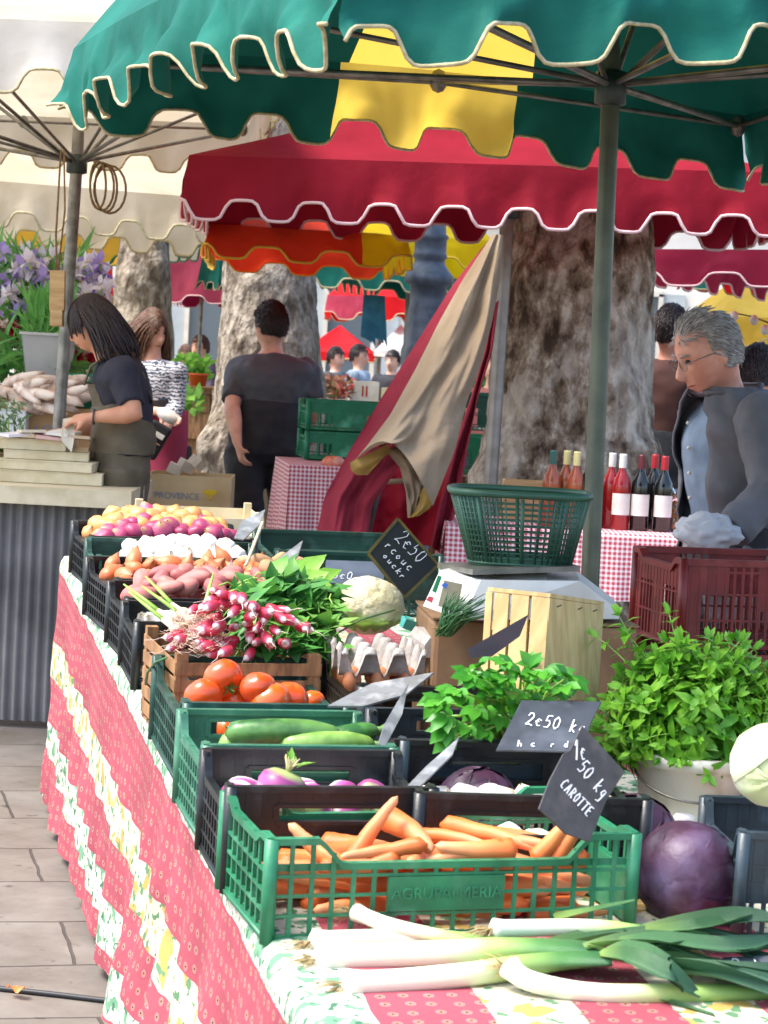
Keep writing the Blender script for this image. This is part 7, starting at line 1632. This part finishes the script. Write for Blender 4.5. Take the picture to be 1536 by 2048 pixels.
# irises and small flowers
m_ir = [M('lilac_petal', 'c8b8f0', 'b49ee6', rough=.5, scale=9, trans=.4), M('white_petal', 'f6f2fa', 'eae4f6', rough=.5, scale=9, trans=.4), M('violet_petal', '9c7cd8', '8664c8', rough=.5, scale=9, trans=.4)]; m_yc = M('yellow_throat', 'e2c020', rough=.5)
def iris_mesh(k):
    b = MB()
    for i in range(3):
        a = i*2.094; b.leaf((0, 0, 0), (math.cos(a), math.sin(a), .9), (-math.cos(a), -math.sin(a), .4), .075, .055, -.5); b.leaf((0, 0, -.005), (math.cos(a+1), math.sin(a+1), .1), (0, 0, 1), .075, .055, .7); b.leaf((.004*math.cos(a+1), .004*math.sin(a+1), .004), (math.cos(a+1), math.sin(a+1), .2), (0, 0, 1), .03, .012, .2, mi=1)
    b.tube([(0, 0, 0), (0, 0, -.05)], .006, 6, mi=2); o = b.build('iris_flower', [m_ir[k], m_yc, c_cstem]); me = o.data; bpy.data.objects.remove(o); return me
IR = [iris_mesh(k) for k in range(3)]; random.seed(77)
for i in range(170):
    if i < 125: x, y = rn(-15, 112), rn(505, 625); 
    else: x, y = rn(135, 215), rn(525, 600)
    inst(IR[random.choice([0, 0, 1, 1, 1, 0, 2])], 'iris_flower', Matrix.Translation(at(x, y, 12+rn(-.25, .25))) @ Euler((rn(-.6, .6), rn(-.6, .6), rn(0, 6))).to_matrix().to_4x4() @ Matrix.Scale(rn(.6, .95), 4), 'lilac or white iris bloom in the mass left of the grey pole' if i < 125 else 'lilac iris bloom right of the grey pole above the dark haired woman', 'iris', 'irises left of the pole' if i < 125 else 'irises right of the pole')
m_fl = [M('red_petal', 'b8223a', rough=.5, trans=.3), M('pink_petal', 'd85a80', rough=.5, trans=.3), M('cream_petal', 'eadfd0', rough=.5, trans=.3)]
def rose_mesh(k):
    b = MB()
    for i in range(14): a = i*2.4; f = i/14; b.leaf((0, 0, 0), (math.cos(a)*(.3+f), math.sin(a)*(.3+f), 1-.7*f), (0, 0, 1), .03+.012*f, .03, -.6, seg=2)
    return mesh_of(b, 'small_flower', m_fl[k])
RS = [rose_mesh(k) for k in range(3)]
for i in range(56):
    if i < 34: x, y, d = rn(-10, 55), rn(650, 700), 12.05+rn(-.2, .1)
    elif i < 46: x, y, d = rn(150, 190), rn(670, 730), 12.2+rn(-.1, .1)
    else: x, y, d = rn(0, 60), rn(560, 640), 12.
    inst(RS[random.choice([0, 0, 1, 2])], 'small_flower', Matrix.Translation(at(x, y, d)) @ Euler((rn(.2, 1.4), rn(-.6, .6), 0)).to_matrix().to_4x4() @ Matrix.Scale(rn(.9, 1.4), 4), ('small red, pink or cream flower at the far left edge above the leek tops', 'small pink or red flower just right of the grey pole behind the woman', 'small flower among the irises near the left edge')[0 if i < 34 else 1 if i < 46 else 2], 'flower', ('flowers above the leek tops', 'flowers right of the grey pole', 'flowers among the irises')[0 if i < 34 else 1 if i < 46 else 2])
# grey tub
tb2 = at(95, 760, 11.5); t = thing('grey_tub', 'pale grey rectangular tub of cut flowers left of the grey pole', 'tub', tb2); Ht = at(95, 668, 11.5).z-tb2.z
b = MB(); Wt, Wb = at(152, 668, 11.5).x-at(52, 668, 11.5).x, at(142, 760, 11.5).x-at(66, 760, 11.5).x
for sx, sy in ((0, -1), (0, 1), (-1, 0), (1, 0)):
    if sy: b.prism([(-Wb/2, sy*.08, 0), (Wb/2, sy*.08, 0), (Wt/2, sy*.11, Ht), (-Wt/2, sy*.11, Ht)], (0, -.004*sy, 0))
    else: b.prism([(sx*Wb/2, -.08, 0), (sx*Wb/2, .08, 0), (sx*Wt/2, .11, Ht), (sx*Wt/2, -.11, Ht)], (-.004*sx, 0, 0))
b.build('shell', M('grey_tub_plastic', 'a8aeb0', '9aa0a2', rough=.4, scale=5), t, smooth=False)
b = MB()
for A, B in (((-1, -1), (1, -1)), ((1, -1), (1, 1)), ((1, 1), (-1, 1)), ((-1, 1), (-1, -1))): b.bar((A[0]*Wt/2, A[1]*.112, Ht), (B[0]*Wt/2, B[1]*.112, Ht), .016, .012)
b.build('rim', M('tub_rim', 'b8bcbc', rough=.4), t, smooth=False)
stand('dark stand under the flowers at the far left', -300, 230, 770, 11.75, m_oldwood)
bunch('green stems and leaves rising from the grey tub', 'leaves', 100, 650, 11.55, .10, .09, 150, (.10, .18), M('tub_leaf', '5aa04a', '74b45a', rough=.5, scale=6, trans=.3), 45, 1.2, 'cut_stems', wr=(.1, .2))
# ------------------------------------------------------------------ between the trunks
z3 = stand('wooden counter with boxes behind the woman with the apron', 340, 425, 862, 15.2); boxat('wooden_box', 'slatted box of leaves on the counter behind the apron woman', 'box', V((at(352, 840, 15.1).x, 15.2, z3)), 0, .24, .25, .12, m_oldwood, open_=True)
bunch('pale green lettuces in the box behind the apron woman', 'lettuces', 372, 805, 15.3, .09, .05, 90, (.05, .09), c_lett, 51, .2, 'lettuces', wr=(.5, .8))
z4 = stand('high shelf with a basil pot left of the burl trunk', 345, 425, 772, 15.7); t_ = bunch('bright green basil in an orange pot left of the burl trunk', 'basil', 383, 742, 15.6, .11, .07, 260, (.04, .08), c_mint, 52, .2, 'basil_plant', wr=(.5, .7))
b = MB(); b.lathe([(.02, 0), (.05, 0), (.062, .07), (.066, .07), (.066, .08), (.058, .078)], 16); o = b.build('pot', M('orange_pot', 'd2561e', rough=.5)); o.location = (at(396, 770, 15.4).x, 15.4, at(396, 772, 15.4).z); tag(o, 'orange plastic pot of the basil left of the burl trunk', 'pot'); MW[o.name] = Matrix.Translation(o.location)
zb_ = stand('low trestle holding the printed fruit boxes', 270, 462, 1032, 11.6)
boxat('fruit_box', 'pale fruit box printed PROVENCE with a small palm tree mark', 'box', V((at(284, 1010, 11.5).x, 11.65, zb_)), 1, at(456, 1010, 11.5).x-at(284, 1010, 11.5).x, .35, at(300, 952, 11.5).z-zb_, M('printed_box', 'd8c8a0', 'c8b68c', rough=.7, scale=5), txt='PROVENCE', tm=M('print_blue_grey', '7c94b4', rough=.7), open_=True, tsize=.044, tx=.36)
pb_ = at(420, 990, 11.62); b = MB(); b.ell(pb_+V((0, 0, .012)), (.036, .002, .014), 8); b.box(pb_-V((.008, 0, .014)), (.006, .003, .03)); b.box(pb_-V((-.008, 0, .014)), (.006, .003, .03)); tag(b.build('box_mark', M('mark_yellow', 'd8c020', rough=.6), origin=pb_), 'yellow palm tree mark printed on the PROVENCE box', 'mark')
boxat('fruit_box', 'slatted pale box beneath the gingham table corner behind the dark shirted man', 'box', V((at(512, 1060, 12.7).x, 12.7, at(500, 1075, 12.7).z)), 3, .12, .3, .30, m_palewood, open_=True)
b = MB()
for k in range(3): b.box(at(350+k*22, 938-k*6, 11.9), (.07, .06, .05), Euler((.3*k, .4, .6*k)).to_matrix())
o = b.build('white_wrappers', m_white, origin=at(370, 940, 11.9), smooth=False); tag(o, 'crumpled white wrappers on the far trestle', 'wrappers', kind='stuff')
zg = at(640, 925, 11.5).z
gcr('', 'lower bright green crate on the gingham table beside the folded parasol', 614, 880, 11.35, .40, .36, .135, zl+.005, m_bgreen, 8)
gcr('', 'upper bright green crate stacked beside the folded parasol', 616, 840, 11.35, .40, .36, .14, zl+.145, m_bgreen, 8)
b = MB(); c = at(668, 925, 11.0); b.ell(c, (.055, .04, .03), 10, fn=lambda p, d: p*(1+.2*noise.noise(d*3))); tag(b.build('orange_bag', M('orange_wrap', 'd85a30', 'e8a890', rough=.4, scale=20), origin=c), 'orange and white wrapped packet on the gingham table', 'packet')
gcr('', 'bright green crate seen between the folded parasol and the widest trunk', 905, 930, 11.6, .34, .36, .19, at(920, 950, 11.6).z, m_bgreen, 0); gcr('', 'upper green crate seen between the folded parasol and the widest trunk', 925, 830, 12.2, .3, .36, .19, at(920, 860, 12.2).z, m_dgreen, 0)
stand('wooden counter behind the folded parasol', 860, 1040, 950, 12.0)
z5 = stand('produce counter in front of the far crowd', 640, 1010, 800, 18.5); 
boxat('carton', 'white carton with red print on the far produce counter', 'box', V((at(700, 790, 18.4).x, 18.5, z5)), 5, .22, .25, .16, m_white, txt='II', tm=f_brightred, open_=True, tsize=.12); boxat('carton', 'pale wooden box of fruit beside the white carton', 'box', V((at(762, 790, 18.4).x, 18.5, z5)), -4, .3, .25, .12, m_palewood, open_=True)
bunch('dark green vegetables on the far produce counter', 'vegetables', 940, 782, 18.4, .35, .07, 200, (.08, .14), c_leaf, 61, 0, 'greens'); bunch('brown and red produce heaped left on the far produce counter', 'produce', 670, 775, 18.4, .14, .07, 160, (.05, .09), M('dried_produce', '8a5a40', '6a4a34', rough=.7, scale=8, c3='a83a30', s3=6), 62, 0, 'dried_produce')
b = MB(); c = at(745, 640, 21.3)
for k in range(6): b.prism([c+V((-.09+.03*k, .01*k, .22)), c+V((-.05+.03*k, .01*k, .22)), c+V((-.03+.035*k, .01*k, -.18-.03*(k % 3))), c+V((-.10+.04*k, .01*k, -.15))], (0, .006, 0))
tag(b.build('blue_bags', M('blue_film', '3a8aa0', '2a7088', rough=.3, scale=10, trans=.3), origin=c, smooth=False), 'bunch of turquoise plastic bags hanging from the far pole', 'bags', kind='stuff')
t = thing('string_light', 'string of round bulbs under the yellow parasol at right', 'light', at(1500, 640, 16)); 
for x, y in ((1468, 632), (1508, 640), (1530, 660)): b = MB(); b.ell(at(x, y, 16), (.03, .03, .034), 8); b.build('bulb', m_white, t, world=True)
b = MB(); b.tube([at(1430, 640, 16), at(1468, 626, 16), at(1508, 634, 16), at(1560, 655, 16)], .005, 4); b.build('cord', m_slate, t, world=True)
b = MB()
for k in range(40): a = rn(0, 6.3); b.ell(at(1345+rn(-14, 16), 925+rn(-30, 20), 11.9), (.03, .03, .02), 5)
tag(b.build('dried_fruit', M('dried_fruit', 'c8782c', 'd8a040', rough=.6, scale=20), origin=at(1345, 930, 11.9)), 'orange and yellow produce behind the widest trunk', 'produce', kind='stuff'); stand('stand behind the widest trunk', 1325, 1400, 945, 11.7)
